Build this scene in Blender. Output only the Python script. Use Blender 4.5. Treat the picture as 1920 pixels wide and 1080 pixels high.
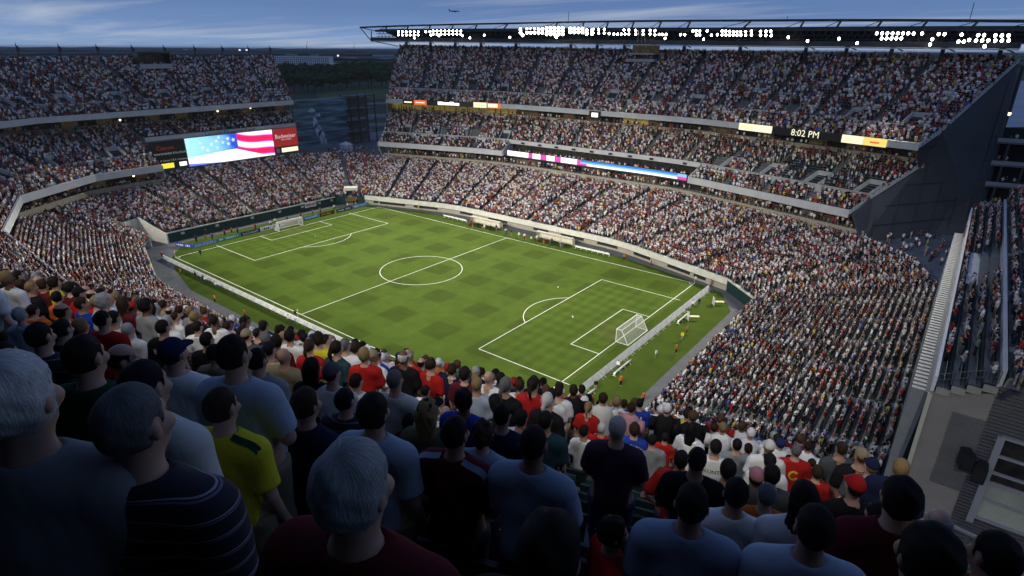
import bpy, math, random
import numpy as np
from mathutils import Vector, Matrix
from mathutils.bvhtree import BVHTree

random.seed(11)
rng = np.random.default_rng(11)
scene = bpy.context.scene
for o in list(bpy.data.objects):
    bpy.data.objects.remove(o, do_unlink=True)
COL = scene.collection

# ------------------------------------------------------------------ camera (solved from the pitch markings)
F_PX, PITCH, ROLL, YAW = 1092.087, 0.389, -0.006, 2.234
CAMP = np.array([91.606, -84.144, 45.976])
PL, PW = 102.407, 61.427           # pitch length and width


def cam_axes(pitch, roll, yaw):
    fwd = np.array([math.cos(pitch) * math.cos(yaw), math.cos(pitch) * math.sin(yaw), -math.sin(pitch)])
    right = np.array([math.sin(yaw), -math.cos(yaw), 0.0])
    down = np.cross(fwd, right)
    c, s = math.cos(roll), math.sin(roll)
    return np.stack([c * right + s * down, -s * right + c * down, fwd])


RC = cam_axes(PITCH, ROLL, YAW)
cam_data = bpy.data.cameras.new("camera")
cam = bpy.data.objects.new("camera", cam_data)
COL.objects.link(cam)
cam_data.sensor_width = 36.0
cam_data.lens = 36.0 * F_PX / 1920.0
cam_data.clip_start = 0.1
cam_data.clip_end = 60000.0
cam.matrix_world = Matrix(((RC[0][0], -RC[1][0], -RC[2][0], CAMP[0]),
                           (RC[0][1], -RC[1][1], -RC[2][1], CAMP[1]),
                           (RC[0][2], -RC[1][2], -RC[2][2], CAMP[2]),
                           (0, 0, 0, 1)))
scene.camera = cam


def ray(px, py):
    return RC.T @ np.array([(px - 960) / F_PX, (py - 540) / F_PX, 1.0])


def atz(px, py, z):
    d = ray(px, py)
    return CAMP + d * (z - CAMP[2]) / d[2]


def atx(px, py, x):
    d = ray(px, py)
    return CAMP + d * (x - CAMP[0]) / d[0]


def aty(px, py, y):
    d = ray(px, py)
    return CAMP + d * (y - CAMP[1]) / d[1]


def proj(p):
    q = RC @ (np.asarray(p, float) - CAMP)
    return 960 + F_PX * q[0] / q[2], 540 + F_PX * q[1] / q[2], q[2]


# ------------------------------------------------------------------ sky, sun, exposure
SUN_ELEV, SUN_ROT = math.radians(1.5), math.radians(235)
SKY_GAIN = 0.94
world = bpy.data.worlds.new("World")
scene.world = world
world.use_nodes = True
nt = world.node_tree
nt.nodes.clear()


def N(tree, typ, **kw):
    n = tree.nodes.new(typ)
    for k, v in kw.items():
        setattr(n, k, v)
    return n


def ramp(tree, stops, interp='LINEAR'):
    r = tree.nodes.new('ShaderNodeValToRGB')
    r.color_ramp.interpolation = interp
    el = r.color_ramp.elements
    while len(el) > 1:
        el.remove(el[-1])
    el[0].position = stops[0][0]
    el[0].color = (*stops[0][1], 1)
    for p, c in stops[1:]:
        e = el.new(p)
        e.color = (*c, 1)
    return r


def math_n(tree, op, a, b=None, c=None):
    m = tree.nodes.new('ShaderNodeMath')
    m.operation = op
    for i, v in enumerate((a, b, c)):
        if v is None:
            continue
        if isinstance(v, (int, float)):
            m.inputs[i].default_value = v
        else:
            tree.links.new(v, m.inputs[i])
    return m.outputs[0]


def build_world():
    L = nt.links
    out = N(nt, 'ShaderNodeOutputWorld')
    bg = N(nt, 'ShaderNodeBackground')
    L.new(bg.outputs[0], out.inputs[0])
    tc = N(nt, 'ShaderNodeTexCoord')
    sep = N(nt, 'ShaderNodeSeparateXYZ')
    L.new(tc.outputs['Generated'], sep.inputs[0])
    z = sep.outputs[2]
    # clear dusk air: blue gradient tinted with the physical sky
    sky = N(nt, 'ShaderNodeTexSky', sky_type='NISHITA')
    sky.sun_disc = False
    sky.sun_elevation = SUN_ELEV
    sky.sun_rotation = SUN_ROT
    sky.air_density, sky.dust_density, sky.ozone_density = 1.2, 0.6, 3.0
    grad = ramp(nt, [(0.0, (0.30, 0.45, 0.71)), (0.02, (0.235, 0.385, 0.68)), (0.06, (0.15, 0.27, 0.54)),
                     (0.16, (0.10, 0.20, 0.45)), (0.5, (0.06, 0.13, 0.34)), (1.0, (0.045, 0.10, 0.27))])
    L.new(z, grad.inputs[0])
    skyg = N(nt, 'ShaderNodeMixRGB', blend_type='MULTIPLY')
    skyg.inputs[0].default_value = 1.0
    L.new(sky.outputs[0], skyg.inputs[1])
    skyg.inputs[2].default_value = (0.06, 0.06, 0.06, 1)
    base = N(nt, 'ShaderNodeMixRGB', blend_type='MIX')
    base.inputs[0].default_value = 0.12
    L.new(grad.outputs[0], base.inputs[1])
    L.new(skyg.outputs[0], base.inputs[2])
    # cloud sheets: project the direction on a plane overhead so that they flatten to the horizon
    den = math_n(nt, 'ADD', math_n(nt, 'MAXIMUM', z, 0.0), 0.035)
    cx = math_n(nt, 'DIVIDE', sep.outputs[0], den)
    cy = math_n(nt, 'DIVIDE', sep.outputs[1], den)
    comb = N(nt, 'ShaderNodeCombineXYZ')
    L.new(cx, comb.inputs[0])
    L.new(cy, comb.inputs[1])
    mp = N(nt, 'ShaderNodeMapping')
    mp.inputs['Rotation'].default_value = (0, 0, math.radians(38))
    mp.inputs['Scale'].default_value = (0.11, 0.34, 1)
    mp.inputs['Location'].default_value = (3.1, 0.7, 0)
    L.new(comb.outputs[0], mp.inputs[0])
    n1 = N(nt, 'ShaderNodeTexNoise')
    n1.inputs['Scale'].default_value = 0.9
    n1.inputs['Detail'].default_value = 7
    n1.inputs['Roughness'].default_value = 0.55
    n1.inputs['Distortion'].default_value = 0.4
    L.new(mp.outputs[0], n1.inputs[0])
    m1 = ramp(nt, [(0.465, (0, 0, 0)), (0.70, (1, 1, 1))])
    L.new(n1.outputs[0], m1.inputs[0])
    # lit cirrus
    n2 = N(nt, 'ShaderNodeTexNoise')
    n2.inputs['Scale'].default_value = 0.42
    n2.inputs['Detail'].default_value = 5
    n2.inputs['Roughness'].default_value = 0.5
    L.new(mp.outputs[0], n2.inputs[0])
    m2 = ramp(nt, [(0.42, (0, 0, 0)), (0.66, (1, 1, 1))])
    L.new(n2.outputs[0], m2.inputs[0])
    c1 = N(nt, 'ShaderNodeMixRGB', blend_type='MIX')
    L.new(math_n(nt, 'MULTIPLY', m2.outputs[0], 0.6), c1.inputs[0])
    L.new(base.outputs[0], c1.inputs[1])
    c1.inputs[2].default_value = (0.105, 0.185, 0.40, 1)
    c2 = N(nt, 'ShaderNodeMixRGB', blend_type='MIX')
    L.new(math_n(nt, 'MULTIPLY', m1.outputs[0], 0.72), c2.inputs[0])
    L.new(c1.outputs[0], c2.inputs[1])
    c2.inputs[2].default_value = (0.60, 0.65, 0.72, 1)
    L.new(c2.outputs[0], bg.inputs[0])
    bg.inputs[1].default_value = SKY_GAIN


build_world()

sun_data = bpy.data.lights.new("sun", 'SUN')
sun_data.energy = 0.06
sun_data.angle = math.radians(15)
sun_data.color = (1.0, 0.86, 0.74)
sun = bpy.data.objects.new("sun", sun_data)
COL.objects.link(sun)
_az = math.radians(90) - SUN_ROT
sd = Vector((math.cos(_az) * math.cos(SUN_ELEV + .1), math.sin(_az) * math.cos(SUN_ELEV + .1), math.sin(SUN_ELEV + .1)))
sun.rotation_euler = sd.to_track_quat('Z', 'Y').to_euler()
sun.location = (0, 0, 120)

scene.view_settings.view_transform = 'Standard'
scene.view_settings.look = 'None'
scene.view_settings.exposure = 0.0
scene.view_settings.gamma = 1.0
scene.view_settings.use_curve_mapping = False
scene.render.engine = 'CYCLES'
scene.cycles.max_bounces = 4
scene.cycles.diffuse_bounces = 2
scene.cycles.glossy_bounces = 2
scene.cycles.transparent_max_bounces = 6

# ------------------------------------------------------------------ materials
MATS = {}


def mat(name, col, rough=0.7, var=0.0, vscale=3.0, bump=0.0, bscale=20.0, metal=0.0, spec=0.3, emit=None, estr=0.0):
    if name in MATS:
        return MATS[name]
    m = bpy.data.materials.new(name)
    m.use_nodes = True
    t = m.node_tree
    b = t.nodes['Principled BSDF']
    b.inputs['Base Color'].default_value = (*col, 1)
    b.inputs['Roughness'].default_value = rough
    b.inputs['Metallic'].default_value = metal
    b.inputs['Specular IOR Level'].default_value = spec
    if var > 0 or bump > 0:
        tc = N(t, 'ShaderNodeTexCoord')
    if var > 0:
        n = N(t, 'ShaderNodeTexNoise')
        n.inputs['Scale'].default_value = vscale
        n.inputs['Detail'].default_value = 5
        t.links.new(tc.outputs['Object'], n.inputs[0])
        r = ramp(t, [(0.3, tuple(c * (1 - var) for c in col)), (0.7, tuple(min(1, c * (1 + var)) for c in col))])
        t.links.new(n.outputs[0], r.inputs[0])
        t.links.new(r.outputs[0], b.inputs['Base Color'])
    if bump > 0:
        n = N(t, 'ShaderNodeTexNoise')
        n.inputs['Scale'].default_value = bscale
        n.inputs['Detail'].default_value = 4
        t.links.new(tc.outputs['Object'], n.inputs[0])
        bm = N(t, 'ShaderNodeBump')
        bm.inputs['Strength'].default_value = bump
        bm.inputs['Distance'].default_value = 0.02
        t.links.new(n.outputs[0], bm.inputs['Height'])
        t.links.new(bm.outputs[0], b.inputs['Normal'])
    if emit:
        b.inputs['Emission Color'].default_value = (*emit, 1)
        b.inputs['Emission Strength'].default_value = estr
        m.cycles.emission_sampling = 'NONE'
    MATS[name] = m
    return m


CONC = mat('pale_concrete', (0.42, 0.43, 0.43), 0.85, 0.12, 0.6, 0.2, 6)
FASC = mat('fascia_panel_paint', (0.50, 0.51, 0.52), 0.6, 0.08, 0.4)
BEIGE = mat('beige_precast', (0.36, 0.33, 0.26), 0.85, 0.1, 0.7)
TERR = mat('terrace_concrete', (0.125, 0.135, 0.14), 0.9, 0.2, 0.5)
STAIR = mat('aisle_stair_concrete', (0.31, 0.33, 0.335), 0.9, 0.15, 1.0)
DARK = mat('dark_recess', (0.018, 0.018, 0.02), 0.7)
STEEL = mat('painted_dark_steel', (0.045, 0.05, 0.058), 0.5, 0.2, 2.0, metal=0.2)
RAILM = mat('galvanised_rail', (0.33, 0.34, 0.35), 0.45, 0.15, 5.0, metal=0.6)
WHITEP = mat('white_paint', (0.78, 0.78, 0.75), 0.5, 0.05, 3.0)
CREAM = mat('cream_wall_cap', (0.66, 0.65, 0.57), 0.6, 0.1, 0.8)
PAD = mat('dark_green_wall_pad', (0.012, 0.045, 0.042), 0.6, 0.2, 0.8)
SEATM = mat('dark_green_seat_plastic', (0.012, 0.032, 0.034), 0.55)
CLAD = mat('grey_cladding', (0.13, 0.14, 0.155), 0.6, 0.12, 0.5, metal=0.1)
SUITE = mat('suite_glass_dark', (0.03, 0.027, 0.024), 0.25, 0.5, 0.9)
SUITEL = mat('suite_lit_interior', (0.4, 0.3, 0.1), 0.6, 0.6, 1.4, emit=(0.75, 0.55, 0.12), estr=0.16)
SUITEW = mat('suite_dim_interior', (0.12, 0.09, 0.05), 0.6, 0.6, 1.0, emit=(0.7, 0.5, 0.25), estr=0.025)
ASPH = mat('track_asphalt', (0.115, 0.12, 0.125), 0.9, 0.15, 0.4, 0.3, 40)


# ------------------------------------------------------------------ mesh building
class MB:
    def __init__(self):
        self.v, self.f, self.m = [], [], []

    def add(self, vs, fs, m=0):
        o = len(self.v)
        self.v += [tuple(map(float, p)) for p in vs]
        self.f += [tuple(i + o for i in f) for f in fs]
        self.m += [m] * len(fs)

    def quad(self, a, b, c, d, m=0):
        self.add((a, b, c, d), ((0, 1, 2, 3),), m)

    def hexa(self, p, m=0):      # 8 points: bottom ring 0-3, top ring 4-7
        self.add(p, ((3, 2, 1, 0), (4, 5, 6, 7), (0, 1, 5, 4), (1, 2, 6, 5), (2, 3, 7, 6), (3, 0, 4, 7)), m)

    def box(self, c, s, rz=0.0, m=0):
        ca, sa = math.cos(rz), math.sin(rz)
        P = []
        for dz in (-.5, .5):
            for dx, dy in ((-.5, -.5), (.5, -.5), (.5, .5), (-.5, .5)):
                x, y = dx * s[0], dy * s[1]
                P.append((c[0] + ca * x - sa * y, c[1] + sa * x + ca * y, c[2] + dz * s[2]))
        self.hexa(P, m)

    def beam(self, p, q, w, h, m=0):
        p, q = Vector(p), Vector(q)
        d = (q - p).normalized()
        up = Vector((0, 0, 1)) if abs(d.z) < .95 else Vector((1, 0, 0))
        sx = d.cross(up).normalized() * w * .5
        sz = sx.cross(d).normalized() * h * .5
        self.hexa([p - sx - sz, p + sx - sz, q + sx - sz, q - sx - sz, p - sx + sz, p + sx + sz, q + sx + sz, q - sx + sz], m)

    def cyl(self, p, q, r, n=8, r2=None, m=0, cap=True):
        p, q = Vector(p), Vector(q)
        r2 = r if r2 is None else r2
        d = (q - p).normalized()
        up = Vector((0, 0, 1)) if abs(d.z) < .9 else Vector((1, 0, 0))
        a = d.cross(up).normalized()
        b = d.cross(a)
        vs = []
        for i in range(n):
            t = 2 * math.pi * i / n
            w = a * math.cos(t) + b * math.sin(t)
            vs += [p + w * r, q + w * r2]
        fs = [(2 * i, 2 * ((i + 1) % n), 2 * ((i + 1) % n) + 1, 2 * i + 1) for i in range(n)]
        if cap:
            fs += [tuple(2 * i for i in range(n))[::-1], tuple(2 * i + 1 for i in range(n))]
        self.add(vs, fs, m)

    def ball(self, c, r, n=8, k=6, m=0, s=(1, 1, 1)):
        vs, fs = [], []
        for j in range(k + 1):
            th = math.pi * j / k
            for i in range(n):
                ph = 2 * math.pi * i / n
                vs.append((c[0] + r * s[0] * math.sin(th) * math.cos(ph), c[1] + r * s[1] * math.sin(th) * math.sin(ph), c[2] + r * s[2] * math.cos(th)))
        for j in range(k):
            for i in range(n):
                fs.append((j * n + i, (j + 1) * n + i, (j + 1) * n + (i + 1) % n, j * n + (i + 1) % n))
        self.add(vs, fs, m)

    def prism(self, poly, z0, z1, m=0):
        n = len(poly)
        vs = [(p[0], p[1], z0) for p in poly] + [(p[0], p[1], z1) for p in poly]
        fs = [tuple(range(n))[::-1], tuple(range(n, 2 * n))] + [(i, (i + 1) % n, (i + 1) % n + n, i + n) for i in range(n)]
        self.add(vs, fs, m)

    def wall(self, pts, h0, h1, th, m=0):      # pts: (x,y,z) polyline, vertical wall from z+h0 to z+h1
        for a, b in zip(pts[:-1], pts[1:]):
            a, b = Vector(a), Vector(b)
            d = Vector((b.x - a.x, b.y - a.y, 0)).normalized()
            s = Vector((-d.y, d.x, 0)) * th * .5
            u0, u1 = Vector((0, 0, h0)), Vector((0, 0, h1))
            self.hexa([a - s + u0, a + s + u0, b + s + u0, b - s + u0, a - s + u1, a + s + u1, b + s + u1, b - s + u1], m)

    def mesh(self, name, mats, smooth=False):
        me = bpy.data.meshes.new(name)
        me.from_pydata(self.v, [], self.f)
        for mm in (mats if isinstance(mats, (list, tuple)) else [mats]):
            me.materials.append(mm)
        if any(self.m):
            me.polygons.foreach_set('material_index', self.m)
        if smooth:
            me.polygons.foreach_set('use_smooth', [True] * len(self.f))
        me.update()
        return me

    def build(self, name, mats, parent=None, smooth=False):
        return link(name, self.mesh(name, mats, smooth), parent)


def link(name, data, parent=None, loc=None, rz=None):
    o = bpy.data.objects.new(name, data)
    COL.objects.link(o)
    if parent is not None:
        o.parent = parent
    if loc is not None:
        o.location = loc
    if rz is not None:
        o.rotation_euler = (0, 0, rz)
    return o


def tag(o, label=None, cat=None, group=None, kind=None):
    if label:
        o['label'] = label
    if cat:
        o['category'] = cat
    if group:
        o['group'] = group
    if kind:
        o['kind'] = kind
    return o


def thing(name, label, cat, loc=(0, 0, 0), rz=0.0, group=None):
    o = link(name, None, None, loc, rz)
    o.empty_display_size = 0.2
    return tag(o, label, cat, group)


ORD = ['zeroth', 'first', 'second', 'third', 'fourth', 'fifth', 'sixth', 'seventh', 'eighth', 'ninth', 'tenth', 'eleventh', 'twelfth',
       'thirteenth', 'fourteenth', 'fifteenth', 'sixteenth', 'seventeenth', 'eighteenth', 'nineteenth']
TENS = {20: 'twent', 30: 'thirt', 40: 'fort', 50: 'fift', 60: 'sixt', 70: 'sevent', 80: 'eight', 90: 'ninet'}


def ordn(i):
    if i < 20:
        return ORD[i]
    if i >= 100:
        return 'hundred-and-' + ordn(i - 100) if i > 100 else 'hundredth'
    t, u = i // 10 * 10, i % 10
    return TENS[t] + ('ieth' if u == 0 else 'y-' + ORD[u])


def text_mesh(body, size, align='CENTER', ext=0.0):
    cu = bpy.data.curves.new('t', 'FONT')
    cu.body = body
    cu.size = size
    cu.align_x = align
    cu.align_y = 'CENTER'
    cu.extrude = ext
    cu.resolution_u = 2
    o = bpy.data.objects.new('t', cu)
    me = bpy.data.meshes.new_from_object(o)
    bpy.data.objects.remove(o)
    bpy.data.curves.remove(cu)
    return me


def place_text(body, size, M, material, parent, name='lettering', stretch=1.0, label=None):
    me = text_mesh(body, size)
    if stretch != 1.0:
        me.transform(Matrix.Diagonal((stretch, 1, 1, 1)))
    me.transform(M)
    me.materials.clear()
    me.materials.append(material)
    o = link(name, me, parent)
    return o


def frame(o, xdir, ydir):     # matrix with text x along xdir, y along ydir
    x, y = Vector(xdir).normalized(), Vector(ydir).normalized()
    z = x.cross(y).normalized()
    y = z.cross(x)
    return Matrix(((x.x, y.x, z.x, o[0]), (x.y, y.y, z.y, o[1]), (x.z, y.z, z.z, o[2]), (0, 0, 0, 1)))
# ------------------------------------------------------------------ ground, track, pitch
def grass_mat(name, col, pattern):
    m = bpy.data.materials.new(name)
    m.use_nodes = True
    t = m.node_tree
    b = t.nodes['Principled BSDF']
    b.inputs['Roughness'].default_value = 0.85
    b.inputs['Specular IOR Level'].default_value = 0.03
    tc = N(t, 'ShaderNodeTexCoord')
    n = N(t, 'ShaderNodeTexNoise')
    n.inputs['Scale'].default_value = 0.35
    n.inputs['Detail'].default_value = 8
    t.links.new(tc.outputs['Object'], n.inputs[0])
    nf = N(t, 'ShaderNodeTexNoise')
    nf.inputs['Scale'].default_value = 6.0
    nf.inputs['Detail'].default_value = 4
    t.links.new(tc.outputs['Object'], nf.inputs[0])
    r = ramp(t, [(0.25, tuple(c * 0.86 for c in col)), (0.75, tuple(c * 1.14 for c in col))])
    t.links.new(n.outputs[0], r.inputs[0])
    v = math_n(t, 'ADD', math_n(t, 'MULTIPLY', nf.outputs[0], 0.5), 0.75)
    if pattern:
        sep = N(t, 'ShaderNodeSeparateXYZ')
        t.links.new(tc.outputs['Object'], sep.inputs[0])

        def stripes(sock, period, soft):
            s = math_n(t, 'SINE', math_n(t, 'MULTIPLY', sock, 2 * math.pi / period))
            s = math_n(t, 'MULTIPLY', s, soft)
            s = math_n(t, 'MAXIMUM', math_n(t, 'MINIMUM', s, 1.0), -1.0)
            return s
        x, y = sep.outputs[0], sep.outputs[1]
        # mown bands both ways; finer bands inside the penalty areas
        ax = math_n(t, 'ABSOLUTE', x)
        ay = math_n(t, 'ABSOLUTE', y)
        inbox = math_n(t, 'MULTIPLY', math_n(t, 'GREATER_THAN', ax, PL / 2 - 16.5), math_n(t, 'LESS_THAN', ay, 20.16))
        inbox = math_n(t, 'MULTIPLY', inbox, math_n(t, 'LESS_THAN', ax, PL / 2))
        sx = math_n(t, 'ADD', math_n(t, 'MULTIPLY', stripes(x, 11.0, 7.0), .5), .5)
        sy = math_n(t, 'ADD', math_n(t, 'MULTIPLY', stripes(y, 11.0, 7.0), .5), .5)
        big = math_n(t, 'SUBTRACT', .55, math_n(t, 'ADD', math_n(t, 'ADD', math_n(t, 'MULTIPLY', sx, .35), math_n(t, 'MULTIPLY', sy, .35)), math_n(t, 'MULTIPLY', math_n(t, 'MULTIPLY', sx, sy), 1.0)))
        fine = math_n(t, 'ADD', math_n(t, 'MULTIPLY', stripes(x, 2.36, 2.0), 0.35), math_n(t, 'MULTIPLY', stripes(y, 3.1, 2.0), 0.35))
        pm = N(t, 'ShaderNodeMix')
        t.links.new(inbox, pm.inputs[0])
        t.links.new(big, pm.inputs[2])
        t.links.new(fine, pm.inputs[3])
        v = math_n(t, 'MULTIPLY', v, math_n(t, 'ADD', math_n(t, 'MULTIPLY', pm.outputs[0], 0.19), 1.0))
    mul = N(t, 'ShaderNodeMixRGB', blend_type='MULTIPLY')
    mul.inputs[0].default_value = 1
    src = r.outputs[0]
    if pattern:
        gx = math_n(t, 'DIVIDE', math_n(t, 'SUBTRACT', ax, PL / 2 - 1.5), 3.5)
        gy = math_n(t, 'DIVIDE', y, 4.5)
        gd = math_n(t, 'SUBTRACT', 1.25, math_n(t, 'ADD', math_n(t, 'MULTIPLY', gx, gx), math_n(t, 'MULTIPLY', gy, gy)))
        wr = math_n(t, 'MAXIMUM', math_n(t, 'MULTIPLY', math_n(t, 'MULTIPLY', gd, nf.outputs[0]), .55), 0.0)
        wm = N(t, 'ShaderNodeMixRGB')
        t.links.new(wr, wm.inputs[0])
        t.links.new(src, wm.inputs[1])
        wm.inputs[2].default_value = (.13, .12, .045, 1)
        src = wm.outputs[0]
    t.links.new(src, mul.inputs[1])
    cc = N(t, 'ShaderNodeCombineColor')
    for i in range(3):
        t.links.new(v, cc.inputs[i])
    t.links.new(cc.outputs[0], mul.inputs[2])
    t.links.new(mul.outputs[0], b.inputs['Base Color'])
    bn = N(t, 'ShaderNodeBump')
    bn.inputs['Strength'].default_value = 0.5
    bn.inputs['Distance'].default_value = 0.05
    t.links.new(nf.outputs[0], bn.inputs['Height'])
    t.links.new(bn.outputs[0], b.inputs['Normal'])
    return m


GRASS_COL = (0.069, 0.108, 0.014)
PITCHM = grass_mat('mown_pitch_grass', GRASS_COL, True)
APRONM = grass_mat('apron_grass', (0.058, 0.092, 0.011), False)

# far terrain: one sheet to the horizon, outside the bowl at z = -0.5
GROUNDM = mat('dusk_ground', (0.03, 0.045, 0.022), 0.95, 0.5, 0.004)
mb = MB()
R_, hx, hy = 30000, 125, 110
for (x0, x1, y0, y1) in ((-R_, R_, hy, R_), (-R_, R_, -R_, -hy), (-R_, -hx, -hy, hy), (hx, R_, -hy, hy)):
    mb.quad((x0, y0, -.5), (x1, y0, -.5), (x1, y1, -.5), (x0, y1, -.5))
mb.quad((-hx, -hy, -.5), (hx, -hy, -.5), (hx, hy, -.5), (-hx, hy, -.5))
tag(mb.build('ground', GROUNDM), kind='structure')

mb = MB()
mb.quad((-72, -48, 0), (72, -48, 0), (72, 48, 0), (-72, 48, 0))
tag(mb.build('running_track', ASPH), kind='structure')

apron = [(-61.5, -24), (-52, -31.2), (-42, -34.8), (-28, -37.9), (28, -37.9), (50, -34), (57, -29), (62.3, -21), (62.3, 21), (57.6, 29.2), (47, 32.6), (34, 35.4), (26, 36.6), (-24, 36.6),
         (-36, 35.2), (-57, 29.4), (-61.5, 22)]
mb = MB()
mb.add([(x, y, .004) for x, y in apron], (tuple(range(len(apron))),))
tag(mb.build('grass_apron', APRONM), kind='structure')
mb = MB()
h, w = PL / 2 + .9, PW / 2 + .5
mb.quad((-h, -w, .012), (h, -w, .012), (h, w, .012), (-h, w, .012))
pitch = tag(mb.build('pitch', PITCHM), kind='structure')

LINEM = mat('white_line_paint', (0.80, 0.80, 0.68), 0.8, 0.06, 2.0)


def line_seg(m, a, b, wd=.15, z=.02):
    a, b = Vector((*a, z)), Vector((*b, z))
    d = (b - a).normalized()
    s = Vector((-d.y, d.x, 0)) * wd / 2
    m.quad(a - s, b - s, b + s, a + s)


def arc(m, c, r, a0, a1, n=48, wd=.15, z=.02):
    for i in range(n):
        t0, t1 = a0 + (a1 - a0) * i / n, a0 + (a1 - a0) * (i + 1) / n
        P = lambda rr, t: (c[0] + rr * math.cos(t), c[1] + rr * math.sin(t), z)
        m.quad(P(r - wd / 2, t0), P(r + wd / 2, t0), P(r + wd / 2, t1), P(r - wd / 2, t1))


h, w = PL / 2, PW / 2
for nm, segs in (('touchline', [((-h, -w), (h, -w))]), ('touchline', [((-h, w), (h, w))]), ('goal_line', [((-h, -w), (-h, w))]), ('goal_line', [((h, -w), (h, w))]),
                 ('halfway_line', [((0, -w), (0, w))])):
    m = MB()
    for a, b in segs:
        line_seg(m, a, b)
    m.build(nm, LINEM, pitch)
m = MB()
arc(m, (0, 0), 9.15, 0, 2 * math.pi, 96, z=.024)
m.build('centre_circle', LINEM, pitch)
for s in (-1, 1):
    m = MB()
    for dd, ww in ((16.5, 20.16),):
        line_seg(m, (s * h, -ww), (s * (h - dd), -ww), z=.024)
        line_seg(m, (s * (h - dd), -ww), (s * (h - dd), ww), z=.028)
        line_seg(m, (s * h, ww), (s * (h - dd), ww), z=.024)
    m.build('penalty_area_line', LINEM, pitch)
    m = MB()
    line_seg(m, (s * h, -9.16), (s * (h - 5.5), -9.16), z=.024)
    line_seg(m, (s * (h - 5.5), -9.16), (s * (h - 5.5), 9.16), z=.028)
    line_seg(m, (s * h, 9.16), (s * (h - 5.5), 9.16), z=.024)
    m.build('goal_area_line', LINEM, pitch)
    a = math.acos(5.5 / 9.15)
    c0 = math.pi if s > 0 else 0
    m = MB()
    arc(m, (s * (h - 11), 0), 9.15, c0 - a, c0 + a, 32, z=.032)
    m.build('penalty_arc', LINEM, pitch)
    m = MB()
    m.cyl((s * (h - 11), 0, .014), (s * (h - 11), 0, .03), .13, 10)
    m.build('penalty_spot', LINEM, pitch)
    for t in (-1, 1):
        m = MB()
        c0 = {(1, 1): math.pi, (1, -1): math.pi / 2, (-1, 1): 1.5 * math.pi, (-1, -1): 0}[(s, t)]
        arc(m, (s * h, t * w), 1.0, c0, c0 + math.pi / 2, 8, z=.024, wd=.15)
        m.build('corner_arc', LINEM, pitch)
        # short tick where the penalty line runs past the goal line
        m = MB()
        line_seg(m, (s * (h + .15), t * 20.16), (s * (h + 1.3), t * 20.16), z=.02, wd=.15)
        m.build('tick_mark', LINEM, pitch)

# ------------------------------------------------------------------ goals
NETM = mat('white_net_cord', (0.75, 0.75, 0.72), 0.7)


def make_goal(x, s, label):
    g = thing('football_goal', label, 'goal', (x, 0, 0))
    P = lambda yy, k: {'fb': (0, yy, 0), 'ft': (0, yy, 2.44), 'bt': (s * .95, yy, 2.44), 'bb': (s * 2.3, yy, 0)}[k]
    for yy in (-3.66, 3.66):
        m = MB()
        m.cyl((0, yy, 0), (0, yy, 2.44), .075, 10)
        m.build('goal_post', WHITEP, g)
        m = MB()
        m.cyl(P(yy, 'ft'), P(yy, 'bt'), .06, 8)
        m.cyl(P(yy, 'bt'), P(yy, 'bb'), .06, 8)
        m.cyl((0, yy, .06), (s * 2.3, yy, .06), .05, 8)
        m.build('side_frame', WHITEP, g)
    m = MB()
    m.cyl((0, -3.7, 2.44), (0, 3.7, 2.44), .075, 10)
    m.build('crossbar', WHITEP, g)
    m = MB()
    m.cyl((s * .95, -3.66, 2.44), (s * .95, 3.66, 2.44), .045, 8)
    m.cyl((s * 2.3, -3.66, .06), (s * 2.3, 3.66, .06), .06, 8)
    m.build('rear_bar', WHITEP, g)
    m = MB()
    r = .009
    n = 37
    for i in range(n + 1):
        yy = -3.66 + 7.32 * i / n
        m.cyl(P(yy, 'ft'), P(yy, 'bt'), r, 3, cap=False)
        m.cyl(P(yy, 'bt'), P(yy, 'bb'), r, 3, cap=False)
    for k in range(1, 14):
        f = k / 14
        xx, zz = s * (.95 + 1.35 * f), 2.44 * (1 - f)
        m.cyl((xx, -3.66, zz), (xx, 3.66, zz), r, 3, cap=False)
        for yy in (-3.66, 3.66):
            m.cyl((0, yy, zz), (xx, yy, zz), r, 3, cap=False)
    for k in range(1, 5):
        m.cyl((s * .2 * k, -3.66, 2.44), (s * .2 * k, 3.66, 2.44), r, 3, cap=False)
    for yy in (-3.66, 3.66):
        for k in range(1, 11):
            xx = s * 2.1 * k / 11
            zt = 2.44 if abs(xx) < .95 else 2.44 * (2.3 - abs(xx)) / 1.35
            m.cyl((xx, yy, 0), (xx, yy, zt), r, 3, cap=False)
    m.build('net', NETM, g)
    return g


make_goal(PL / 2, 1, 'white goal with net, the nearer goal, in front of the grey boards')
make_goal(-PL / 2, -1, 'white goal with net, the far goal, in front of the advertising boards')

FLAGM = mat('corner_flag_cloth', (0.75, 0.70, 0.30), 0.8)
for sx, sy, lb in ((-1, -1, 'thin corner flag at the left end of the near touchline'), (-1, 1, 'thin corner flag at the corner below the end zone tunnel'),
                   (1, 1, 'thin corner flag at the far corner near the dark wall pad')):
    g = thing('corner_flag', lb, 'flag', (sx * h, sy * w, 0), group='corner flags')
    m = MB()
    m.cyl((0, 0, 0), (0, 0, 1.6), .03, 6)
    m.build('pole', WHITEP, g)
    m = MB()
    m.hexa([(0, 0, 1.2), (.4, .03, 1.3), (.4, .05, 1.31), (0, .02, 1.2), (0, 0, 1.6), (.4, .03, 1.5), (.4, .05, 1.5), (0, .02, 1.6)])
    m.build('cloth', FLAGM, g)
g = thing('halfway_flag', 'thin white flag pole beside the near end of the halfway line', 'flag', (.6, -w - 1.0, 0))
m = MB()
m.cyl((0, 0, 0), (0, 0, 1.6), .035, 6)
m.build('pole', WHITEP, g)
m = MB()
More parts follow.
